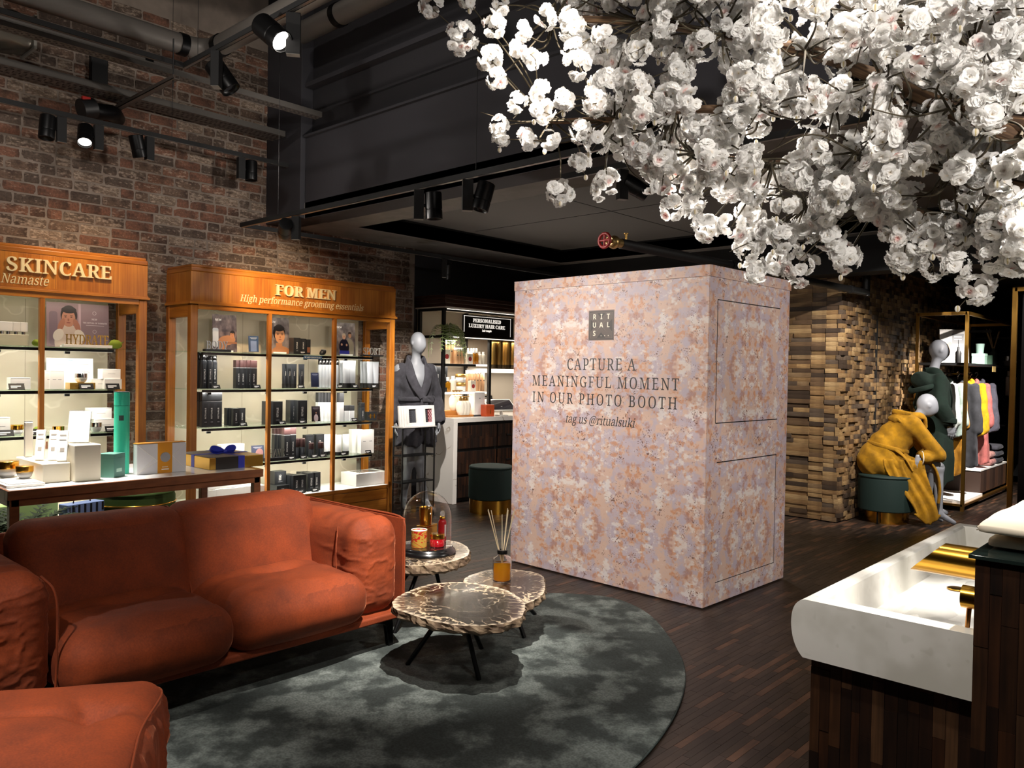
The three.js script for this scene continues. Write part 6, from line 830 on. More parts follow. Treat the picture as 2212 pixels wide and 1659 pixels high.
// ---------- white basin station in the foreground ----------
{
  const nb = fbm(181, 4, 5), n2 = noise2(183, 40); const mt = tex(512, 512, (u, v) => mix3([.93, .925, .90], [.80, .79, .75], sstep(.42, .68, nb(u, v)) * .8 + sstep(.86, .95, n2(u, v)) * .25)); mt.repeat.set(1.2, 1.2);
  const stone = phys(0xffffff, .28, { map: mt, clearcoat: .15, clearcoatRoughness: .3 });
  const x0 = 2.17, x1 = 3.8, zL = -.92, zR = -.447, yT = .88, yB = .718;
  const o = thing('wash_basin', 'long shallow white marble basin with rounded front edge', 'basin');
  // cross section in z,y swept along x; walls at both ends
  const sec = new THREE.Shape(); sec.moveTo(zR, yB); sec.lineTo(zR, .775); sec.lineTo(zL + .085, .772); sec.lineTo(zL + .078, .785); sec.lineTo(zL + .07, yT - .006); sec.lineTo(zL + .062, yT); sec.lineTo(zL + .038, yT); sec.quadraticCurveTo(zL, yT - .008, zL, yT - .07); sec.quadraticCurveTo(zL + .002, yB + .03, zL + .035, yB); sec.lineTo(zR, yB);
  const body = extrude(sec, x1 - x0 - .12, 0, 10); body.rotateY(-Math.PI / 2); body.applyMatrix4(new THREE.Matrix4().makeScale(-1, 1, 1));
  const wall = new THREE.Shape(); wall.moveTo(zR, yB); wall.lineTo(zR, yT); wall.lineTo(zL + .038, yT); wall.quadraticCurveTo(zL, yT - .008, zL, yT - .07); wall.quadraticCurveTo(zL + .002, yB + .03, zL + .035, yB); wall.lineTo(zR, yB);
  const mk = (sh, xa, xb, bev) => { const pts = sh.getPoints(12); const g = new THREE.ExtrudeGeometry(new THREE.Shape(pts), { depth: xb - xa - 2 * bev, bevelEnabled: bev > 0, bevelSize: bev > 0 ? 0 : 0, bevelThickness: bev, bevelSegments: 1 }); g.applyMatrix4(new THREE.Matrix4().set(0, 0, 1, xa + bev, 0, 1, 0, 0, 1, 0, 0, 0, 0, 0, 0, 1)); const q = g.toNonIndexed(), p = q.attributes.position; for (let i = 0; i < p.count; i += 3) { for (const k of [0, 1, 2]) { const t = p.getComponent(i + 1, k); p.setComponent(i + 1, k, p.getComponent(i + 2, k)); p.setComponent(i + 2, k, t); } } q.deleteAttribute('normal'); const s = mergeVertices(q.deleteAttribute('uv') && q, 1e-5); const c = toCreasedNormals(s, .6), nn = c.attributes.normal.clone(), r = uvBox(c); r.setAttribute('normal', nn); return r; };
  part(o, 'trough', mk(sec, x0 + .055, x1 - .055, 0), stone); part(o, 'end_wall', mk(wall, x0, x0 + .056, 0), stone); part(o, 'end_wall', mk(wall, x1 - .056, x1, 0), stone);
  const wsh = []; const f = rng(33); 
  const dr = onz(0, 0, 1) && ony(2066, 1272, .776); part(o, 'drain_ring', lathe([[0, 0], [.028, 0], [.03, .003], [.026, .0045], [0, .0045]], 28, dr.x, .7752, dr.z), M.gold, 'gold drain cover');
  const water = []; for (const [cx, cz, rx, rz, s] of [[2.75, -.72, .2, .075, 1], [3.1, -.66, .26, .06, 2], [2.5, -.62, .13, .09, 3], [2.62, -.8, .09, .03, 4], [3.35, -.74, .12, .06, 5]]) { const pts = []; for (let i = 0; i < 40; i++) { const a = i / 40 * 6.2832, r = 1 + .35 * Math.sin(a * 3 + s) + .2 * Math.sin(a * 7 + s * 2) + .1 * f(); pts.push([cx + Math.cos(a) * rx * r, -(cz + Math.sin(a) * rz * r)]); } const g = new THREE.ShapeGeometry(poly(pts.map(p => [clamp(p[0], 2.24, 3.7), clamp(p[1], .46, .83)]))); g.rotateX(-Math.PI / 2); g.translate(0, .7765, 0); water.push(flat(g)); }
  const wg = solo('water', merge(water), phys(0xffffff, .03, { transmission: 1, thickness: 0, ior: 1.33 }), 'thin puddles of water on the white basin floor', 'water'); wg.userData.kind = 'stuff';
  // wooden base and back block of upright strips
  const wt = woodTex(191, [.20, .13, .08], [.44, .31, .20], 128, 256, 1.1); wt.repeat.set(3, 2); const pal = [0xffffff, 0xc8b8a8, 0x9a8878, 0x7a6a60, 0xe8d0b0, 0xb49a84, 0x6a5c54].map(h => mat(h, .5, 0, { map: wt }));
  const strips = (parent, u0, u1, y0, y1, putf, seed) => { const ff = rng(seed); for (let u = u0; u < u1 - .004;) { const w = Math.min(rr(.02, .034, ff), u1 - u); let y = y0 - ff() * .12; while (y < y1) { const L = rr(.12, .26, ff), a = Math.max(y, y0), b = Math.min(y + L, y1); if (b - a > .004) part(parent, 'wood_strip', putf(u + .0004, u + w - .0004, a + .0004, b - .0004, ff() * .002), pal[Math.floor(ff() * pal.length)]); y += L; } u += w; } };
  const b = thing('basin_cabinet', 'dark wooden strip clad cabinet under the white basin', 'cabinet'); part(b, 'carcass', box(x0 + .04, x1 - .05, 0, yB - .0005, -.87, -.446), mat(0x0c0806, .8)); part(b, 'plinth', box(x0 + .05, x1 - .06, 0, .03, -.872, -.86), M.black); strips(b, -.872, -.446, .0, yB - .001, (a, c, y, y2, d) => box(x0 + .03 - d, x0 + .04, y, y2, a, c), 201);
  const w = thing('basin_partition', 'tall dark wooden strip clad partition carrying the brass tap', 'partition'); const bx = 2.06, bt = 1.088; part(w, 'carcass', box(bx + .01, x1 + .05, 0, bt, -.437, .5), mat(0x0d0907, .8)); strips(w, -.445, .5, 0, bt, (a, c, y, y2, d) => box(bx - d, bx + .01, y, y2, a, c), 203); strips(w, bx + .01, x1 + .05, 0, bt, (a, c, y, y2, d) => box(a, c, y, y2, -.445 - d * .3, -.437), 205);
  part(w, 'glass_top', box(bx - .012, x1 + .06, bt + .0004, bt + .0095, -.457, .51, .001), mat(0x1f2a27, .04));
  // tap
  const tp = thing('tap', 'wide brass spout tap with round lever on the wooden partition', 'tap'); const sx = 2.50, sy = .985, brass = mat(0xb98a34, .22, 1);
  { const g = new THREE.CylinderGeometry(.045, .045, .26, 30, 1, false); g.rotateX(Math.PI / 2); g.translate(0, 0, -.13); const p = g.attributes.position; for (let i = 0; i < p.count; i++) if (p.getZ(i) < -.2) p.setZ(i, p.getZ(i) + (p.getY(i) + .045) * 1.0); g.computeVertexNormals(); g.translate(sx, sy, -.446); part(tp, 'spout', flat(g), brass); }
  const hx2 = 2.23, hy = .955; part(tp, 'handle', merge(bar(V(hx2, hy, -.446), V(hx2, hy, -.508), .028, 26), bar(V(hx2, hy, -.4745), V(hx2, hy, -.476), .0288, 26)), brass); part(tp, 'lever', bar(V(hx2, hy - .02, -.492), V(hx2 - .004, hy - .1, -.496), .006, 12, .0055), mat(0xb07a44, .25, 1));
  // towels
  const towM = mat(0xd9cfbb, .95); const tw = (label, x, y, z, wd, h, d, s) => { const q = thing('towel', label, 'towel', [x, y, z]); part(q, 'folded_cloth', cushion(wd, h, d, h * .45, [.006, .002, .006], (v, ux, uy, uz) => { v.y += .004 * wo(v.x * 2 + s, v.z * 2) + .006 * Math.max(0, wo(v.x + s, v.z * 1.5)); v.x += .008 * wo(v.z * 3, s); v.z += .008 * wo(v.x * 3, s + .3); }, 20).translate(0, h / 2 + .002, 0), towM); const fo = []; for (const yy of [.34, .62]) fo.push(tube([V(-wd * .47, h * yy, -d * .5), V(0, h * yy - .002, -d * .506), V(wd * .47, h * yy, -d * .5)], .0016, 5)); part(q, 'fold_edge', merge(fo), towM); return q; };
  const ty = bt + .011; tw('folded cream towel, lower of two on the glass topped partition', 2.42, ty, -.29, .54, .024, .3, .2); tw('folded cream towel, upper of two on the glass topped partition', 2.40, ty + .034, -.28, .56, .024, .36, .7);
  const tw3 = thing('towel', 'rumpled cream towel on top of the folded towels at the right edge', 'towel', [2.56, ty + .07, -.2]); part(tw3, 'cloth', cushion(.5, .03, .2, .013, [.01, .03, .01], (v, ux, uy) => { v.y += .03 * sstep(-.4, .9, ux) + .008 * Math.sin(v.x * 30 + v.z * 20); }, 18).translate(0, .016, 0), towM); part(tw3, 'hem', tube([V(-.24, .016, -.1), V(0, .03, -.104), V(.24, .045, -.1)], .002, 5), towM);
}
let ribbonGeo;
// ---------- mannequins ----------
function fix(g) { const n = g.toNonIndexed(); return uvBoxKeep2(n); }
function uvBoxKeep2(n) { const nn = n.attributes.normal.clone(); const q = uvBox(n); q.setAttribute('normal', nn); return q; }
// a hand: palm, four bent fingers of unequal length and a thumb; wrist at the origin, fingers towards -y, palm facing +z
function hand(at, dir, palmN, side, curl = .35) {
  const fin = []; const L = [.068, .078, .073, .056];
  for (let i = 0; i < 4; i++) { const x = side * (.026 - i * .0175), a = V(x, -.085 + Math.abs(i - 1.3) * .004, 0), b = a.clone().add(V(side * (.004 - i * .003), -L[i] * .5 * Math.cos(curl * .6), L[i] * .5 * Math.sin(curl * .6))), c = b.clone().add(V(0, -L[i] * .5 * Math.cos(curl * 1.8), L[i] * .5 * Math.sin(curl * 1.8))); fin.push([a, b, .0088, .0082], [b, c, .0082, .0066], [V(x * .8, -.03, 0), a, .011, .0095]); }
  const t0 = V(side * .022, -.025, .004), t1 = V(side * .046, -.055, .016), t2 = V(side * .05, -.088, .026); fin.push([t0, t1, .013, .0105], [t1, t2, .0105, .0078]);
  const sdf = (x, y, z) => { let d = smin(ell(x, y, z, [0, -.05, 0], [.04, .05, .016]), cap(x, y, z, [0, .03, 0], [0, -.02, 0], .024, .024), .02); for (const [a, b, r, s] of fin) d = smin(d, cap(x, y, z, [a.x, a.y, a.z], [b.x, b.y, b.z], r, s), .006); return d; };
  const g = nets(sdf, [-.075, -.19, -.04], [.075, .05, .09], .004); const y = dir.clone().normalize().negate(), zz = palmN.clone().addScaledVector(y, -palmN.dot(y)).normalize(), xx = V().crossVectors(y, zz);
  g.applyMatrix4(new THREE.Matrix4().makeBasis(xx, y, zz)); g.translate(at.x, at.y, at.z); g.computeVertexNormals(); return g;
}
const A3 = v => [v.x, v.y, v.z];
function bodyGeo(J, lo, hi) {
  const bones = [['hipL', 'kneeL', .078, .052], ['kneeL', 'ankL', .05, .034], ['ankL', 'toeL', .034, .024], ['hipR', 'kneeR', .078, .052], ['kneeR', 'ankR', .05, .034], ['ankR', 'toeR', .034, .024], ['shL', 'elL', .05, .038], ['elL', 'wrL', .037, .026], ['shR', 'elR', .05, .038], ['elR', 'wrR', .037, .026], ['neck', 'headB', .05, .047]];
  const sdf = (x, y, z) => {
    let d = cap(x, y, z, J.pelvis, J.waist, .125, .11); d = smin(d, cap(x, y, z, J.waist, J.chest, .11, .135), .08); d = smin(d, cap(x, y, z, J.shL, J.shR, .055, .055), .07); d = smin(d, cap(x, y, z, J.hipL, J.hipR, .095, .095), .08); d = smin(d, cap(x, y, z, J.chest, J.neck, .09, .05), .06);
    for (const [a, b, r, s] of bones) d = smin(d, cap(x, y, z, J[a], J[b], r, s), .035);
    return d;
  };
  const g = nets(sdf, lo, hi, .014);
  const hg = nets((x, y, z) => { const c = J.head, f = J.face; // head: skull and jaw along the facing
    let d = ell(x, y, z, c, [.078, .1, .095]); d = smin(d, ell(x, y, z, [c[0] + f[0] * .022, c[1] + f[1] * .022 - .045, c[2] + f[2] * .022], [.062, .085, .075]), .05); d = smin(d, cap(x, y, z, J.neck, J.headB, .05, .046), .03);
    const ex = J.ear; for (const s of [-1, 1]) d = smin(d, ell(x, y, z, [c[0] + s * ex[0] * .078, c[1] - .02, c[2] + s * ex[2] * .078], [.012 + .012 * Math.abs(ex[2]), .027, .012 + .012 * Math.abs(ex[0])]), .006);
    d = smin(d, ell(x, y, z, [c[0] + f[0] * .097, c[1] - .03 + f[1] * .1, c[2] + f[2] * .097], [.012, .022, .012]), .03); return d; }, [J.head[0] - .16, J.head[1] - .22, J.head[2] - .17], [J.head[0] + .16, J.head[1] + .14, J.head[2] + .17], .008);
  const out = [g, hg];
  if (J.handL) out.push(hand(V(...J.wrL), V(...J.handL), V(...J.palmL), 1)); if (J.handR) out.push(hand(V(...J.wrR), V(...J.handR), V(...J.palmR), -1));
  return merge(out.map(fix));
}
const clothTex = (() => { const n = noise2(211, 250), m = fbm(213, 8, 3); return tex(256, 256, (u, v) => .8 + .14 * (n(u, v) - .5) + .3 * (m(u, v) - .5)); })(); clothTex.repeat.set(3, 3);
const fleece = (c, s) => phys(c, .95, { map: clothTex, sheen: .5, sheenColor: new THREE.Color(s), sheenRoughness: .6 });
const ropeN = fbm(217, 5, 3), rn = (a, b) => ropeN(((a % 1) + 1) % 1, ((b % 1) + 1) % 1) - .5;
// standing: the grey robe
{
  const m = phys(0x8b8e94, .5, {}); const o = thing('mannequin', 'grey faceless mannequin in a grey belted bathrobe beside the oak cabinet', 'mannequin', [5.53, 0, -6.49], -.42);
  const J = { pelvis: [0, .99, 0], waist: [0, 1.14, 0], chest: [0, 1.38, .01], neck: [0, 1.56, .0], headB: [.0, 1.68, .01], head: [.01, 1.79, .025], face: [.5, -.1, .86], ear: [.86, 0, -.5], shL: [.175, 1.49, 0], elL: [.235, 1.2, -.03], wrL: [.235, .95, .06], shR: [-.175, 1.49, 0], elR: [-.235, 1.2, -.03], wrR: [-.235, .95, .06], hipL: [.095, .94, 0], kneeL: [.03, .52, .07], ankL: [.1, .1, .08], toeL: [.12, .04, .22], hipR: [-.095, .94, 0], kneeR: [-.07, .5, .03], ankR: [-.1, .1, -.06], toeR: [-.12, .04, .07], handL: [.05, -1, .15], palmL: [-1, 0, .2], handR: [-.05, -1, .15], palmR: [1, 0, .2] };
  part(o, 'body', bodyGeo(J, [-.4, 0, -.25], [.4, 1.65, .3]), m); part(o, 'base_plate', cyl(.19, .19, .012, 0, 0, .04, 36), M.glass); part(o, 'support_rod', bar(V(-.1, .01, -.05), V(-.1, .3, -.09), .006, 8), M.chrome);
  const rm = fleece(0x4b4a52, 0x9a9aa6);
  const robe = (x, y, z) => {
    const a = Math.atan2(x, z), lowr = sstep(1.15, .7, y); const fold = .012 * lowr * Math.sin(a * 11 + 3 * rn(a * .16, y * .5)) + .01 * rn(x * 2.2 + 3, y * 1.6 + z) + .006 * Math.sin(y * 34 + a * 3) * sstep(1.05, 1.2, y) * sstep(1.45, 1.25, y);
    const R = y > 1.15 ? lerp(.155, .175, sstep(1.15, 1.4, y)) : lerp(.158, .2, lowr); let d = Math.hypot(x / 1.16, z / .92) - R * (y > 1.4 ? Math.sqrt(Math.max(0, 1 - Math.pow((y - 1.4) / .175, 2))) : 1); d = Math.max(d, .7 - y + .02 * Math.sin(a * 5), y - 1.58);
    for (const s of [-1, 1]) d = smin(d, Math.min(cap(x, y, z, [s * .155, 1.49, 0], [s * .24, 1.19, -.03], .07, .07), cap(x, y, z, [s * .24, 1.19, -.03], [s * .25, .96, .05], .07, .074)), .03);
    d += fold; const V0 = .105 * (y - 1.2) / .3 + .0; if (y > 1.2) d = Math.max(d, -Math.max(Math.abs(x - .012) - V0, .03 - z)); for (const s of [-1, 1]) d = Math.max(d, -cap(x, y, z, [s * .251, .92, .065], [s * .248, 1.0, .035], .052, .046)); return d * .8;
  };
  part(o, 'robe', fix(nets(robe, [-.46, .64, -.3], [.46, 1.64, .32], .011)), rm);
  const flat2 = (pts, w, t) => { const c = new THREE.CatmullRomCurve3(pts), gs = [], n = 26; const P = [], I = []; for (let i = 0; i <= n; i++) { const p = c.getPoint(i / n), d = c.getTangent(i / n), out = V(p.x * .4, 0, p.z).normalize(), s = V().crossVectors(d, out).normalize(), o2 = V().crossVectors(s, d).normalize(); const ww = typeof w === 'function' ? w(i / n) : w; for (let k = 0; k < 8; k++) { const a = k / 8 * 6.2832; const q = p.clone().addScaledVector(s, Math.cos(a) * ww / 2).addScaledVector(o2, Math.sin(a) * t / 2); P.push(q.x, q.y, q.z); } } for (let i = 0; i < n; i++) for (let k = 0; k < 8; k++) { const a = i * 8 + k, b = i * 8 + (k + 1) % 8; I.push(a, b, a + 8, b, b + 8, a + 8); } const g = new THREE.BufferGeometry(); g.setAttribute('position', new THREE.Float32BufferAttribute(P, 3)); g.setIndex(I); g.computeVertexNormals(); return fix(g); };
  part(o, 'collar', merge(flat2([V(.02, 1.6, -.08), V(.085, 1.59, -.02), V(.11, 1.5, .09), V(.085, 1.36, .15), V(.02, 1.2, .168)], t => .075 + .03 * Math.sin(t * 3), .03), flat2([V(-.02, 1.6, -.08), V(-.085, 1.59, -.02), V(-.105, 1.5, .09), V(-.07, 1.36, .155), V(.03, 1.2, .172)], t => .075 + .03 * Math.sin(t * 3), .03)), rm);
  const belt = []; for (let i = 0; i <= 20; i++) { const a = i / 20 * 6.2832; belt.push(V(Math.sin(a) * .202, 1.185 + .008 * Math.sin(a * 2), Math.cos(a) * .158)); } part(o, 'belt', merge(flat2(belt, .05, .022), flat2([V(.04, 1.18, .175), V(.1, 1.2, .18), V(.14, 1.16, .17), V(.05, 1.175, .19)], .04, .02), flat2([V(.06, 1.175, .178), V(.075, 1.02, .19), V(.08, .86, .195)], .045, .014), flat2([V(.03, 1.175, .178), V(.01, 1.05, .188), V(.0, .93, .19)], .045, .014), cushion(.05, .06, .03, .012, [.004, .004, .004], null, 8).translate(.05, 1.18, .185)), rm);
  part(o, 'pocket', merge(cushion(.15, .16, .02, .008, [0, 0, .004], null, 8).rotateY(-.5).translate(-.115, 1.0, .155), cushion(.155, .03, .024, .008, [0, 0, 0], null, 8).rotateY(-.5).translate(-.115, 1.08, .16)), rm);
  ribbonGeo = flat2;
}

// standing: the green hooded robe
{
  const m = phys(0x8f929a, .5, {}); const o = thing('mannequin', 'standing grey mannequin in a dark green hooded robe beside the gold clothing rack', 'mannequin', [9.5, 0, -2.5], .62);
  const J = { pelvis: [0, 1.0, 0], waist: [0, 1.15, 0], chest: [0, 1.37, 0], neck: [0, 1.56, -.01], headB: [0, 1.68, .02], head: [0, 1.815, .04], face: [0, -.12, 1], ear: [1, 0, 0], shL: [.165, 1.48, 0], elL: [.24, 1.2, -.04], wrL: [.235, .97, .08], shR: [-.165, 1.48, 0], elR: [-.235, 1.2, -.02], wrR: [-.2, 1.0, .1], hipL: [.085, .95, 0], kneeL: [.08, .52, .04], ankL: [.07, .1, -.02], toeL: [.08, .04, .12], hipR: [-.085, .95, 0], kneeR: [-.06, .52, .05], ankR: [-.06, .1, 0], toeR: [-.06, .04, .14], handR: [.0, -1, .2], palmR: [1, 0, .1], handL: [0, -1, .1], palmL: [-1, 0, 0] };
  part(o, 'body', bodyGeo(J, [-.36, 0, -.22], [.36, 1.65, .26]), m); part(o, 'base_plate', cyl(.17, .17, .012, 0, 0, .03, 36), M.glass);
  const dress = canvasTex(256, 256, (g) => { g.fillStyle = '#d8d2c4'; g.fillRect(0, 0, 256, 256); const f = rng(5); for (let i = 0; i < 240; i++) { g.fillStyle = ['#b8892a', '#8a6a24', '#5a6a5c', '#e8e0d0', '#c9a03c'][Math.floor(f() * 5)]; g.beginPath(); g.ellipse(f() * 256, f() * 256, 4 + f() * 9, 3 + f() * 6, f() * 6, 0, 7); g.fill(); } }); dress.wrapS = dress.wrapT = THREE.RepeatWrapping; dress.repeat.set(4, 4);
  part(o, 'dress', fix(nets((x, y, z) => Math.max(Math.hypot(x / 1.25, z) - lerp(.135, .15, sstep(1.1, .7, y)) * (y > 1.4 ? Math.sqrt(Math.max(.0, 1 - Math.pow((y - 1.4) / .15, 2))) : 1), .75 - y, y - 1.54), [-.3, .7, -.22], [.3, 1.6, .24], .012)), mat(0xffffff, .7, 0, { map: dress }));
  const gm = fleece(0x10291f, 0x2f5a4a);
  const robe = (x, y, z) => { const a = Math.atan2(x, z), low = sstep(1.15, .6, y); const fold = .014 * low * Math.sin(a * 9 + 3 * rn(a * .16, y * .4)) + .012 * rn(x * 2 + 1, y * 1.3 + z);
    let d = Math.hypot(x / 1.25, z) - lerp(.152, .205, low) * (y > 1.4 ? Math.sqrt(Math.max(0, 1 - Math.pow((y - 1.4) / .16, 2))) : 1) + (y > 1.15 ? -.01 : 0); d = Math.max(d, .33 + .1 * sstep(.0, .2, z) - y, y - 1.55);
    for (const s of [-1, 1]) { const el = s > 0 ? [.25, 1.2, -.04] : [-.245, 1.2, -.02], wr = s > 0 ? [.24, 1.02, .05] : [-.212, 1.055, .075]; d = smin(d, Math.min(cap(x, y, z, [s * .16, 1.48, 0], el, .072, .078), cap(x, y, z, el, wr, .078, .072)), .04); }
    d = smin(d, ell(x, y, z, [0, 1.47, -.13], [.19, .1, .09]), .04); d += fold; if (y > 1.14) d = Math.max(d, -Math.max(Math.abs(x) - .085 * (y - 1.1) / .3, -z)); else d = Math.max(d, -Math.max(Math.abs(x - .02) - .012 - .05 * (1.14 - y), -z)); return d * .8; };
  part(o, 'robe', fix(nets(robe, [-.4, .25, -.3], [.4, 1.6, .3], .013)), gm);
  part(o, 'collar', merge(ribbonGeo([V(.02, 1.57, -.09), V(.09, 1.56, -.02), V(.1, 1.47, .09), V(.075, 1.34, .145), V(.03, 1.16, .165)], t => .08 + .03 * Math.sin(t * 3), .03), ribbonGeo([V(-.02, 1.57, -.09), V(-.09, 1.56, -.02), V(-.1, 1.47, .09), V(-.08, 1.34, .145), V(-.03, 1.16, .165)], t => .08 + .03 * Math.sin(t * 3), .03)), gm);
  part(o, 'hood_edge', ribbonGeo([V(.17, 1.44, -.05), V(.16, 1.38, -.17), V(0, 1.35, -.23), V(-.17, 1.38, -.17), V(-.19, 1.42, -.05)], .06, .04), gm);
  const belt = []; for (let i = 0; i <= 20; i++) { const a = i / 20 * 6.2832; belt.push(V(Math.sin(a) * .205, 1.16, Math.cos(a) * .165)); } part(o, 'belt', merge(ribbonGeo(belt, .05, .02), ribbonGeo([V(.05, 1.15, .18), V(.06, .95, .205), V(.065, .72, .215)], .045, .014), ribbonGeo([V(.03, 1.15, .18), V(.01, .98, .2), V(.0, .8, .21)], .045, .014)), gm);
  part(o, 'cuff', merge(ribbonGeo([0, 1, 2, 3, 4, 5, 6, 7, 8].map(i => { const a = i / 8 * 6.2832; return V(-.211 + .075 * Math.cos(a), 1.05 - .01 * Math.sin(a), .078 + .075 * Math.sin(a)); }), .06, .016)), gm);
}
// seated: the yellow hooded robe on an ottoman
const OT = V(8.72, 0, -2.72);
{
  const o = ottoman('round dark green velvet ottoman with gold base under the seated mannequin', [OT.x, 0, OT.z], .27, .49, .125, M.velvetTeal); part(o, 'base', cyl(.205, .215, .124, .01, 0, .01, 40), M.gold); part(o, 'frame', merge([-.24, .24].map(x => box(x - .008, x + .008, 0, .13, -.008, .008)), box(-.24, .24, .0, .01, -.006, .006)), M.blackMetal);
}
{
  const m = phys(0x90939b, .5, {}); const o = thing('mannequin', 'seated grey mannequin leaning forward in a mustard yellow hooded robe', 'mannequin', [OT.x + .02, .035, OT.z - .02], .56);
  const J = { pelvis: [0, .60, -.05], waist: [0, .72, .02], chest: [0, .91, .16], neck: [0, 1.03, .27], headB: [0, 1.09, .32], head: [0, 1.2, .385], face: [0, -.3, .95], ear: [1, 0, 0], shL: [.165, .99, .22], elL: [.15, .68, .46], wrL: [.04, .63, .36], shR: [-.165, .99, .22], elR: [-.16, .68, .47], wrR: [-.2, .635, .255], hipL: [.09, .57, 0], kneeL: [.1, .55, .47], ankL: [.03, .09, .42], toeL: [.03, .035, .58], hipR: [-.09, .57, 0], kneeR: [-.1, .55, .48], ankR: [-.09, .09, .5], toeR: [-.1, .035, .66], handR: [-.05, -1, -.05], palmR: [1, 0, .2], handL: [-.1, -1, .1], palmL: [-1, 0, 0] };
  J.ankL = [.03, .075, .42]; J.toeL = [.03, -.005, .56]; J.ankR = [-.09, .075, .5]; J.toeR = [-.1, -.005, .64];
  part(o, 'body', bodyGeo(J, [-.32, -.04, -.24], [.32, 1.12, .74]), m);
  const ym = fleece(0xbb8600, 0xd9b040);
  const robe = (x, y, z) => { const fold = .016 * rn(x * 2 + 4, y * 1.5 + z * 1.2) + .006 * Math.sin(y * 26 + z * 40);
    let d = cap(x, y, z, [0, .60, -.06], [0, .74, .02], .215, .175); d = smin(d, cap(x, y, z, [0, .74, .02], [0, .93, .17], .17, .165), .06); d = smin(d, cap(x, y, z, [-.14, .98, .21], [.14, .98, .21], .085, .085), .06); d = Math.max(d, .455 - y);
    for (const s of [-1, 1]) { d = smin(d, Math.min(cap(x, y, z, [s * .165, .985, .22], [s * .165, .69, .455], .078, .08), cap(x, y, z, [s * .165, .69, .455], s < 0 ? [-.195, .655, .31] : [.06, .65, .38], .076, .062)), .035); d = smin(d, cap(x, y, z, [s * .1, .57, .0], [s * .12, .56, .2], .12, .1), .05); }
    d = smin(d, ell(x, y, z, [0, 1.03, .17], [.165, .085, .125]), .04); d = Math.max(d, -ell(x, y, z, [0, 1.1, .28], [.09, .1, .12]));
    d += fold; d = Math.max(d, -cap(x, y, z, [-.2, .63, .24], [-.195, .65, .3], .046, .042)); return d * .8; };
  part(o, 'robe', fix(nets(robe, [-.36, .42, -.36], [.36, 1.18, .62], .012)), ym);
  // skirt hanging over the near side of the seat
  const sk = (x, y, z) => { const t = sstep(.62, .03, y), xc = lerp(-.2, -.275, t), zc = lerp(.12, .34, t), hw = lerp(.2, .1, t) * (y < .1 ? sstep(-.02, .1, y) + .25 : 1); const w = Math.sin((z - zc) * 70 + 2 * rn(z, y)) * .012; let d = Math.max(Math.abs(x - xc - w) - .022, Math.abs(z - zc) - hw, y - .63, -.01 - y + .25 * Math.abs(z - zc - .02)); return d * .6; };
  part(o, 'robe_skirt', fix(nets(sk, [-.38, -.04, -.14], [-.1, .68, .52], .011)), ym);
  part(o, 'robe_front', merge(ribbonGeo([V(-.1, .64, .3), V(-.17, .55, .42), V(-.185, .35, .47), V(-.19, .2, .46)], t => .12 - .05 * t, .03), ribbonGeo([V(-.05, .66, .32), V(-.11, .5, .34), V(-.16, .3, .36), V(-.2, .12, .37)], .16, .03)), ym);
  part(o, 'hood', merge(ribbonGeo([V(.1, 1.06, .33), V(.14, 1.08, .2), V(.0, 1.1, .07), V(-.14, 1.08, .2), V(-.1, 1.06, .33), V(-.06, .96, .36)], .07, .04), ribbonGeo([V(.15, 1.0, .2), V(.1, 1.02, .07), V(-.1, 1.02, .07), V(-.16, 1.0, .2)], .08, .05)), ym);
  const belt = []; for (let i = 0; i <= 20; i++) { const a = i / 20 * 6.2832; belt.push(V(Math.sin(a) * .2, .735 + .07 * Math.cos(a) * -.6, .02 + Math.cos(a) * .19)); } part(o, 'belt', merge(ribbonGeo(belt, .045, .02), ribbonGeo([V(-.2, .73, .04), V(-.22, .66, .12), V(-.235, .52, .2)], .04, .014)), ym);
  part(o, 'cuff', ribbonGeo([0, 1, 2, 3, 4, 5, 6, 7, 8].map(i => { const a = i / 8 * 6.2832; return V(-.197 + .05 * Math.cos(a), .648 + .05 * Math.sin(a), .295); }), .05, .014), mat(0xd9d3c4, .9), 'pale patterned lining');
}
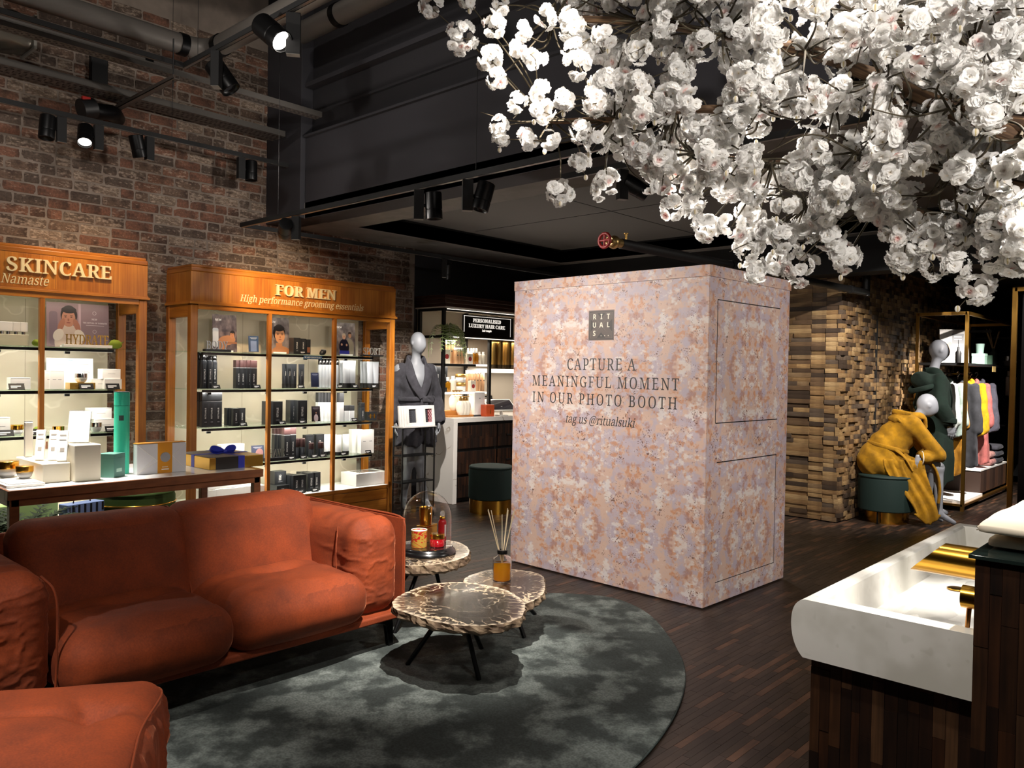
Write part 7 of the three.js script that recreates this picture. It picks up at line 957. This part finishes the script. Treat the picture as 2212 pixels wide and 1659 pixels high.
// ---------- gold clothing rack ----------
const RX0 = 10.02, RX1 = 12.38, RZ0 = -2.31, RZ1 = -2.82;
const railY = onz(2050, 806, -2.58).y, shY = onz(2093, 784, RZ0).y;
{
  const o = thing('clothing_rack', 'brass framed clothing rack with black shelf and low wooden base', 'rack'), s = .018, g = M.goldBrush, top = 2.25;
  for (const x of [RX0, RX1]) for (const z of [RZ0, RZ1]) part(o, 'post', box(x - s, x + s, 0, top, z - s, z + s, .002), g);
  part(o, 'top_frame', merge(box(RX0, RX1, top - .036, top, RZ0 - s, RZ0 + s), box(RX0, RX1, top - .036, top, RZ1 - s, RZ1 + s), box(RX0 - s, RX0 + s, top - .036, top, RZ1, RZ0), box(RX1 - s, RX1 + s, top - .036, top, RZ1, RZ0)), g);
  part(o, 'shelf', box(RX0 + .02, RX1 - .02, shY - .03, shY, RZ1, RZ0 - .02), M.black); part(o, 'hanging_rail', bar(V(RX0, railY, -2.58), V(RX1, railY, -2.58), .013, 12), M.black); part(o, 'rail_hanger', merge([10.6, 11.8].map(x => box(x - .01, x + .01, railY, shY, -2.59, -2.57))), M.black);
  part(o, 'inner_post', merge(box(11.2, 11.23, .4, 2.1, RZ1, RZ1 + .03), box(11.2, 11.23, 2.07, 2.1, RZ1, RZ0)), M.black);
  part(o, 'base_board', box(RX0, 10.95, .08, .11, RZ1, RZ0), M.white, 'white floor board'); part(o, 'base_frame', merge(box(RX0, RX1, .055, .08, RZ0 - s, RZ0 + s), box(RX0 - s, RX0 + s, .055, .08, RZ1, RZ0)), g);
  const bx = part(o, 'base_cabinet', box(10.95, RX1 - .03, .1, .375, RZ1, RZ0 - .03), mat(0x3b2a22, .5)); for (let i = 0; i < 9; i++) part(bx, 'board', box(10.955 + i * .154, 11.105 + i * .154, .105, .37, RZ0 - .031, RZ0 - .024), mat([0x46332a, 0x3a2922, 0x52392c][i % 3], .5)); part(o, 'base_top', box(10.94, RX1 - .02, .375, .395, RZ1, RZ0 - .02), M.white, 'white display top');
}
function garment(label, c, sh, px, L, W2, z, sl, seed) {
  const x = px; const o = thing('hanging_robe', label, 'robe', [x, railY, z], (rng(seed)() - .5) * .25); const m = fleece(c, sh);
  const sdf = (X, y, zz) => { const t = clamp(-(y + .1) / L, 0, 1); const hw = W2 * lerp(.8, 1.08, t), th = lerp(.035, .055, t); const drop = .12 * Math.pow(Math.abs(zz) / W2, 1.5); let d = Math.max(Math.abs(zz) - hw, y + .075 + drop, -L - y + .02 * Math.sin(zz * 30)); const f = .014 * Math.sin(zz * 55 + seed + 4 * rn(zz * 2, y)) * t + .01 * rn(zz * 2 + seed, y * 2); d = smin(d, d, .01); d = Math.max(d, Math.abs(X - f) - th); for (const s of [-1, 1]) d = smin(d, cap(X, y, zz, [0, -.16, s * W2 * .82], [.015 * s, -.16 - sl, s * (W2 * .98)], .05, .062) + .004 * Math.sin(y * 31 + zz * 25 + s * 2), .03); return d * .7; };
  part(o, 'garment', fix(nets(sdf, [-.11, -L - .06, -W2 - .12], [.11, .0, W2 + .12], .017)), m); part(o, 'collar', tube([V(-.02, -.1, -.09), V(-.055, -.16, -.04), V(-.06, -.3, 0), V(-.055, -.16, .04), V(-.02, -.1, .09), V(.03, -.06, 0), V(-.02, -.1, -.09)], .022, 8), m);
  part(o, 'hanger', merge(tube([V(0, -.1, 0), V(0, -.035, 0), V(0, .0, .018), V(0, .02, 0), V(0, .005, -.015)], .004, 6), bar(V(0, -.1, 0), V(0, -.17, .16), .008, 8), bar(V(0, -.1, 0), V(0, -.17, -.16), .008, 8)), M.chrome);
}
garment('white short hanging robe, leftmost on the brass rack', 0xc9d0cc, 0xffffff, 10.14, .62, .19, -2.62, .4, 1);
garment('pale grey green hanging robe, second on the brass rack', 0x9fb0a8, 0xdfeae4, 10.26, .72, .22, -2.6, .42, 2);
garment('black hanging robe behind the pale robes on the brass rack', 0x17181b, 0x444448, 10.4, 1.14, .23, -2.62, .45, 3);
garment('long mustard hanging robe with low hem behind the pale robes', 0xb87e0e, 0xe0b040, 10.33, 1.18, .25, -2.64, .45, 4);
garment('long charcoal hanging robe behind the front brass post', 0x34353b, 0x85868e, 10.62, 1.1, .22, -2.53, .5, 5);
garment('bright yellow hanging robe, right of the brass post', 0xe2a800, 0xffd24a, 10.95, .74, .22, -2.53, .5, 6);
garment('salmon pink hanging robe on the brass rack', 0xc7706c, 0xf0b0a8, 11.2, 1.1, .22, -2.53, .45, 7);
garment('violet grey hanging robe, rightmost on the brass rack', 0x5a5866, 0xa8a6b6, 11.5, .72, .22, -2.53, .5, 8);
{
  const put = (label, px, w, h, d, c, yy, i) => { const q = thing('folded_towel', label, 'towel', [px, yy, -2.48]); part(q, 'cloth', cushion(w, h, d, h * .4, [.01, .008, .01], (v) => { v.y += .006 * rn(v.x * 2 + i, v.z); }, 10).translate(0, h / 2 + .004, 0), fleece(c, 0x9a9aa0)); part(q, 'fold', tube([V(-w * .45, h * .5, d / 2), V(w * .45, h * .5, d / 2)], .003, 5), fleece(c, 0x9a9aa0)); };
  put('folded charcoal towel, bottom of the stack on the rack base', 12.0, .34, .075, .3, 0x3a3b42, .396, 1); put('folded charcoal towel, middle of the stack on the rack base', 12.0, .33, .075, .3, 0x44454d, .48, 2); put('folded grey towel, top of the stack on the rack base', 12.0, .32, .07, .29, 0x50505a, .565, 3); put('folded pink towel, bottom of its stack on the rack base', 11.6, .3, .08, .3, 0xc98a84, .396, 4); put('folded pink towel, top of its stack on the rack base', 11.6, .29, .08, .28, 0xd29a92, .486, 5);
  // top shelf of the rack
  const y = shY + .0008, X = (px, z = -2.45) => onz(px, 770, z).x;
  const po = thing('poster', 'pale poster with grey panel leaning on the brass rack shelf', 'poster', [X(2062, -2.62), y, -2.62], -.9); const pt = canvasTex(192, 256, (g, w, h) => { g.fillStyle = '#b9b7b4'; g.fillRect(0, 0, w, h); g.fillStyle = '#e6e3df'; g.fillRect(0, 0, w * .45, h); g.fillStyle = '#c9967a'; g.beginPath(); g.ellipse(w * .3, h * .55, 22, 50, .3, 0, 7); g.fill(); g.fillStyle = '#77797c'; g.fillRect(w * .42, h * .12, w * .42, h * .3); g.fillStyle = '#e8e8e8'; g.fillRect(w * .5, h * .2, w * .26, 6); g.fillRect(w * .5, h * .28, w * .26, 5); g.fillStyle = '#98a0a0'; g.fillRect(0, h * .86, w, h * .14); }); const pg = printSlab(.34, .42, .005); pg.rotateX(-.08); part(po, 'print', pg, mat(0xffffff, .5, 0, { map: pt })); part(po, 'foot', box(-.1, .1, 0, .006, -.05, .04), M.acrylic);
  const bc = thing('bottle', 'slim black bottle before the pale poster', 'bottle', [X(2070), y, -2.45]); part(bc, 'bottle', lathe([[0, 0], [.03, 0], [.032, .12], [.014, .15], [.012, .19], [0, .19]], 18), M.black); part(bc, 'stick', bar(V(0, .19, 0), V(-.012, .27, 0), .003, 5), M.black);
  const gb = thing('gift_box', 'mint gift box on the brass rack shelf', 'box', [X(2110), y, -2.42]); const mint = mat(0x8fb0a2, .45); part(gb, 'carton', box(-.07, .07, 0, .13, -.07, .07, .003), mint); part(gb, 'lid', box(-.072, .072, .1, .132, -.072, .072, .002), mat(0x9cbcae, .45));
  const cu = thing('candle', 'mint candle cup standing on the mint gift box', 'candle', [gb.position.x + .01, y + .1335, -2.42]); part(cu, 'cup', lathe([[0, 0], [.04, 0], [.05, .12], [.046, .12], [.042, .1], [0, .1]], 22), mat(0x9cb8b0, .3)); part(cu, 'wax', cyl(.043, .043, .002, 0, .1, 0, 20), M.paper);
  const gc = thing('candle', 'green glass candle beside the diffuser on the brass rack', 'candle', [X(2127), y, -2.42]); part(gc, 'glass', lathe([[0, 0], [.055, 0], [.06, .01], [.06, .12], [.055, .12], [.054, .1], [0, .1]], 24), mat(0x5c7a66, .15)); part(gc, 'wax', cyl(.053, .053, .002, 0, .1, 0, 20), M.paper);
  const df = thing('reed_diffuser', 'grey reed diffuser with pale sticks on the brass rack', 'diffuser', [X(2140), y, -2.42]); part(df, 'bottle', lathe([[0, 0], [.045, 0], [.048, .01], [.048, .16], [.02, .19], [.02, .22], [0, .22]], 24), phys(0x5c6a64, .1, { clearcoat: 1 })); const f = rng(12); for (let i = 0; i < 9; i++) part(df, 'reed', bar(V((f() - .5) * .02, .2, (f() - .5) * .02), V((f() - .5) * .26, rr(.4, .48, f), (f() - .5) * .26), .0035, 5), mat(0xd9b98c, .8));
  const tg = thing('shelf_label', 'small brass price plate on the edge of the black rack shelf', 'label', [X(2148, RZ0), shY - .09, RZ0 + .0]); part(tg, 'plate', box(-.09, .09, 0, .07, -.002, .002), mat(0xb59a62, .5)); part(tg, 'clip', box(-.08, .08, .07, .092, -.012, .002), M.acrylic);
}
{ // second brass rack at the right edge with dark shelves behind
  const o = thing('brass_rack', 'tall brass frame with gold base tray at the right edge', 'rack'); const g = M.goldBrush, s = .022; const a = V(9.3, 0, -1.72), b = V(9.3, 0, -1.2);
  for (const p of [a, b]) part(o, 'post', box(p.x - s, p.x + s, 0, 2.42, p.z - s, p.z + s, .002), g); part(o, 'top_bar', box(9.3 - s, 9.3 + s, 2.38, 2.42, -1.72, -1.2), g); part(o, 'base_tray', box(8.95, 9.3, .1, .125, -1.75, -1.1, .004), M.gold); part(o, 'back_panel', box(9.33, 9.36, .1, 2.35, -1.66, -1.25), M.blackGloss);
  const sh = thing('shelving_unit', 'dark shelving unit in the dim corner behind the clothing rack', 'shelf'); for (const x of [12.6, 13.4]) part(sh, 'post', merge(box(x - .02, x + .02, 0, 2.4, -2.34, -2.3), box(x - .02, x + .02, 0, 2.4, -2.84, -2.8)), M.black); for (const y of [.45, .85, 1.25, 1.65, 2.05]) part(sh, 'shelf', box(12.6, 13.4, y, y + .02, -2.82, -2.32), M.blackGloss); part(sh, 'back_panel', box(13.4, 13.42, .1, 2.3, -2.82, -2.32), M.blackMatte);
  const bm = mat(0x8fc4b8, .35); goods('lotion', 'lotion_bottle', 'bottle', 'pale mint bottle', 'on dark shelves behind clothing rack', [12.72, 12.86, 13.0], 1.2706, -2.4, .08, .34, { world: true, group: 'pale mint bottles in the dim corner' });
  goods('silverjar', 'cream_jar', 'jar', 'silver lidded jar', 'on the upper dark shelf', [12.75, 12.95], 1.6706, -2.42, .13, .15, { world: true, group: 'silver jars on the upper dark shelf' });
}
// ---------- blossom tree reaching in from the right ----------
{
  const o = thing('blossom_tree', 'large artificial cherry tree with dense white blossom reaching in from the right', 'tree', [3.2, 2.35, -1.6]); const O = o.position, f = rng(303);
  const D = (px, py) => 2.15 + 1.25 * clamp((2212 - px) / 1300, 0, 1) + .45 * sstep(150, 620, py);
  const P = (px, py, dd = 0) => deep(px, py, D(px, py) + dd).sub(O);
  const bark = mat(0xffffff, .85, 0, { map: (() => { const n = fbm(305, 6, 4); return tex(256, 256, (u, v) => mix3(hex(0x3b2a20), hex(0x8a6c4c), clamp(n(u, v) * 1.6 - .3, 0, 1)), true, [4, 4]); })() }), twigM = mat(0x453c2b, .8);
  const limb = (pts, r0, r1) => part(o, 'branch', taperTube(pts.map(p => P(...p)), r0, r1, 9, pts.length * 10, .16), bark);
  limb([[2600, 420, .3], [2350, 330, .3], [2212, 300, .28], [2050, 235, .25], [1900, 170, .2], [1740, 110, .2], [1560, 75, .2], [1400, 50, .2], [1190, 38, .2]], .036, .012);
  limb([[2600, 420, .3], [2300, 290, .2], [2150, 260, .3], [1960, 215, .35], [1800, 240, .35], [1640, 236, .3], [1450, 240, .2], [1330, 258, .2], [1180, 262, .2]], .032, .011);
  limb([[2600, 420, .3], [2380, 250, .1], [2100, 100, .3], [1900, 40, .3], [1750, -30, .3]], .028, .012); limb([[2600, 440, .2], [2300, 420, .3], [2050, 370, .35], [1850, 330, .4], [1660, 350, .4], [1500, 330, .4]], .026, .009); limb([[2500, 500, .2], [2300, 500, .3], [2100, 480, .4], [1900, 440, .45], [1750, 440, .5]], .022, .008);
  part(o, 'trunk', taperTube([V(5.2, 0, 1.0).sub(O), V(5.15, 1.0, .95).sub(O), V(5.0, 1.9, .6).sub(O), P(2600, 420, .3)], .13, .045, 14, 40, .1), bark);
  const spine = [[2212, 300], [2050, 235], [1900, 170], [1740, 110], [1560, 75], [1400, 50], [1190, 38], [2150, 260], [1960, 215], [1800, 240], [1640, 236], [1450, 240], [1330, 258], [1180, 262], [2100, 100], [1900, 40], [1850, 330], [1660, 350], [1500, 330], [2050, 370], [2100, 480], [1900, 440], [1750, 440], [2300, 500]];
  const edge = [[930, 15, 28], [1011, 3, 18], [993, 81, 38], [1078, 12, 20], [1070, 57, 26], [1129, 71, 18], [1180, 39, 24], [1123, 105, 17], [1156, 127, 22], [1060, 130, 27], [1072, 172, 24], [1117, 220, 20], [1165, 202, 24], [1171, 241, 26], [1078, 271, 22], [1081, 301, 20], [1138, 301, 25], [1189, 301, 24], [1219, 211, 24], [1250, 139, 30], [1235, 105, 20], [1283, 205, 22], [1259, 283, 24], [1289, 310, 24], [1253, 353, 22], [1210, 416, 30], [1310, 389, 28], [1292, 413, 18], [1376, 335, 30], [1430, 340, 28], [1400, 400, 18], [1457, 452, 32], [1430, 401, 16], [1524, 489, 34], [1619, 529, 34], [1635, 585, 24], [1679, 565, 25], [1727, 577, 38], [1826, 553, 34], [1953, 553, 36], [1930, 505, 30], [2017, 573, 30], [2069, 577, 30], [2109, 622, 34], [2144, 557, 30], [2192, 569, 30], [1794, 513, 30], [1739, 505, 30], [1778, 465, 30], [1580, 490, 26], [1660, 500, 28], [1500, 440, 24], [2000, 520, 30], [2205, 530, 30]];
  const poly2 = [[1200, -40], [2260, -40], [2260, 560], [2130, 540], [2010, 560], [1955, 510], [1890, 470], [1840, 520], [1740, 540], [1640, 500], [1560, 440], [1470, 410], [1400, 370], [1330, 330], [1240, 290], [1200, 200], [1230, 120]];
  const inside = (x, y) => { let c = false; for (let i = 0, j = poly2.length - 1; i < poly2.length; j = i++) { const [a, b] = poly2[i], [d, e] = poly2[j]; if ((b > y) !== (e > y) && x < (d - a) * (y - b) / (e - b) + a) c = !c; } return c; };
  const gap = (x, y) => [[1640, 310, 40, 26], [1850, 505, 48, 26], [1545, 128, 30, 20], [1860, 310, 20, 14], [1580, 30, 18, 12], [1700, 300, 36, 20], [1500, 300, 26, 16], [1420, 130, 22, 26], [1310, 90, 30, 16], [2120, 40, 20, 14], [1790, 400, 20, 12]].some(([a, b, c, d]) => Math.hypot((x - a) / c, (y - b) / d) < 1);
  const clusters = edge.map(e => [...e, 0]); let tries = 0;
  while (clusters.length < 400 && tries++ < 6000) { const x = rr(1180, 2260, f), y = rr(-40, 600, f); if (!inside(x, y) || gap(x, y)) continue; const near = clusters.filter(c => Math.hypot(c[0] - x, c[1] - y) < 26).length; if (near > 2) continue; clusters.push([x, y, rr(24, 36, f), rr(-.1, .5, f)]); }
  // one flower: two rings of notched petals, stamens at the heart
  const flower = (seed, open) => { const g0 = rng(seed), gs = []; const C = []; for (let ring = 0; ring < 3; ring++) for (let k = 0; k < (ring === 2 ? 4 : 5); k++) { const a = k / (ring === 2 ? 4 : 5) * 6.2832 + ring * .63 + (g0() - .5) * .3, L = [1, .8, .52][ring] * rr(.9, 1.1, g0), w = [.66, .52, .34][ring], tilt = [.12, .45, .85][ring] * open + (g0() - .5) * .3, P2 = [], I = []; const U = 3, Vn = 4; for (let j = 0; j <= U; j++) for (let i = 0; i <= Vn; i++) { const t = j / U, s = i / Vn * 2 - 1; const wd = w * Math.sin(Math.pow(t, .75) * 2.5 + .12); let r = t * L; if (j === U) r -= .1 * (1 - Math.abs(s)) + .08 * s * s; const y = r * Math.sin(tilt) + .16 * s * s * wd + .1 * Math.sin(t * 3) + (j >= U - 1 ? (g0() - .5) * .2 : 0), rad = r * Math.cos(tilt); const x = s * wd; P2.push(Math.cos(a) * rad - Math.sin(a) * x, y, Math.sin(a) * rad + Math.cos(a) * x); } for (let j = 0; j < U; j++) for (let i = 0; i < Vn; i++) { const q = j * (Vn + 1) + i; I.push(q, q + 1, q + Vn + 1, q + 1, q + Vn + 2, q + Vn + 1); } const g = new THREE.BufferGeometry(); g.setAttribute('position', new THREE.Float32BufferAttribute(P2, 3)); g.setIndex(I); g.computeVertexNormals(); const n = g.toNonIndexed(); const uv = new Float32Array(n.attributes.position.count * 2); const pp = n.attributes.position; for (let i = 0; i < pp.count; i++) { uv[2 * i] = Math.min(1, Math.hypot(pp.getX(i), pp.getY(i), pp.getZ(i))); uv[2 * i + 1] = .5; } n.setAttribute('uv', new THREE.BufferAttribute(uv, 2)); gs.push(n); } return mergeGeometries(gs); };
  const fg = [0, 1, 2, 3].map(i => flower(400 + i, .8 + i * .14));
  const heart = tex(64, 4, (u) => mix3(hex(0xcdbd8c), mix3(hex(0xf2ece4), hex(0xfaf9f7), sstep(.2, .4, u)), sstep(.03, .14, u))); heart.wrapS = heart.wrapT = THREE.ClampToEdgeWrapping;
  const heartP = tex(64, 4, (u) => mix3(hex(0xd98f86), mix3(hex(0xf2d3cd), hex(0xf7f4f1), sstep(.3, .6, u)), sstep(.04, .24, u))); heartP.wrapS = heartP.wrapT = THREE.ClampToEdgeWrapping;
  const pm = phys(0xffffff, .9, { map: heart, transmission: .5, thickness: 0, side: THREE.DoubleSide }), pm2 = phys(0xffffff, .9, { map: heartP, transmission: .5, thickness: 0, side: THREE.DoubleSide });
  const all = [], twigs = [], buds = [], cam = EYE.clone().sub(O);
  for (const [px, py, r, dd] of clusters) {
    const c = P(px, py, dd), depth = D(px, py) + dd, R = r / FOC * depth, inner = px > 1500; const n = Math.round(clamp(R / .0145, 2, 4.6) ** 2 * 1.15);
    const near = spine.map(s => [Math.hypot(s[0] - px, (s[1] - py) * 1.3), s]).sort((a, b) => a[0] - b[0]); const s = near[Math.min(near.length - 1, Math.floor(f() * 2))][1];
    const a = P(s[0] + rr(-15, 15, f), s[1] + rr(-8, 8, f), .22); const mid = a.clone().lerp(c, .55).add(V(rr(-.05, .05, f), rr(-.06, .06, f), rr(-.05, .05, f)));
    if (near[0][0] < 420) twigs.push(taperTube([a, mid, c], .0052, .0022, 6, 12));
    for (let i = 0; i < n; i++) { const th = f() * 6.2832, u = f() * 2 - 1, rad = R * (.55 + .4 * f()), q = V(Math.sqrt(1 - u * u) * Math.cos(th), u, Math.sqrt(1 - u * u) * Math.sin(th)); const p = c.clone().addScaledVector(q, rad); const size = (.0235 + .009 * f()) * (inner ? 1 : .92); all.push([p, q.clone().add(V(rr(-.4, .4, f), rr(-.5, .2, f), rr(-.4, .4, f))).normalize(), size, Math.floor(f() * 4), f() * 6.28, f() < .06, p.distanceTo(cam)]); if (f() < .15) twigs.push(bar(c, p, .001, 4)); }
    if (f() < .4) { const p = c.clone().add(V(rr(-1, 1, f) * R * .9, -R * rr(.9, 1.5, f), rr(-1, 1, f) * R * .9)); buds.push(p); twigs.push(bar(c, p, .0012, 4)); }
  }
  // fine loose twigs
  for (let i = 0; i < 90; i++) { const s = spine[Math.floor(f() * spine.length)]; const a = P(s[0], s[1], .15), b = P(s[0] + rr(-200, 60, f), s[1] + rr(-70, 130, f), rr(-.1, .4, f)); const m1 = a.clone().lerp(b, .5).add(V(0, rr(-.05, .07, f), 0)); twigs.push(taperTube([a, m1, b], .0045, .0016, 5, 10)); }
  twigs.forEach((g, i) => { }); const big = twigs.filter(g => g.attributes.position.count > 300).slice(0, 200), small = twigs.filter(g => !big.includes(g)); for (const g of big) part(o, 'twig', g, twigM); const sm = part(o, 'stalks', merge(small), twigM); sm.userData.kind = 'stuff';
  const place = (m4, b) => { const q = new THREE.Quaternion().setFromUnitVectors(V(0, 1, 0), b[1]).multiply(new THREE.Quaternion().setFromAxisAngle(V(0, 1, 0), b[4])); return m4.compose(b[0], q, V(b[2], b[2], b[2])); };
  const seen = all.map(b => [b, b[2] / b[6]]).sort((x, y) => y[1] - x[1]).map(x => x[0]), mx = new THREE.Matrix4();
  for (const b of seen.slice(0, 300)) { const m = part(o, 'blossom', fg[b[3]], b[5] ? pm2 : pm); place(mx, b).decompose(m.position, m.quaternion, m.scale); }
  for (let k = 0; k < 4; k++) for (const pk of [0, 1]) { const set = seen.slice(300).filter(b => b[3] === k && (b[5] ? 1 : 0) === pk); if (!set.length) continue; const im = new THREE.InstancedMesh(fg[k], pk ? pm2 : pm, set.length); set.forEach((b, i) => im.setMatrixAt(i, place(mx, b))); im.name = 'blossoms'; im.userData.kind = 'stuff'; im.castShadow = im.receiveShadow = true; o.add(im); }
  const bg = new THREE.SphereGeometry(.009, 8, 6); bg.scale(1, 1.3, 1); const bfl = flat(bg); for (const p of buds) { const m = part(o, 'bud', bfl, pm); m.position.copy(p); }
}
renderer.render(scene, camera);
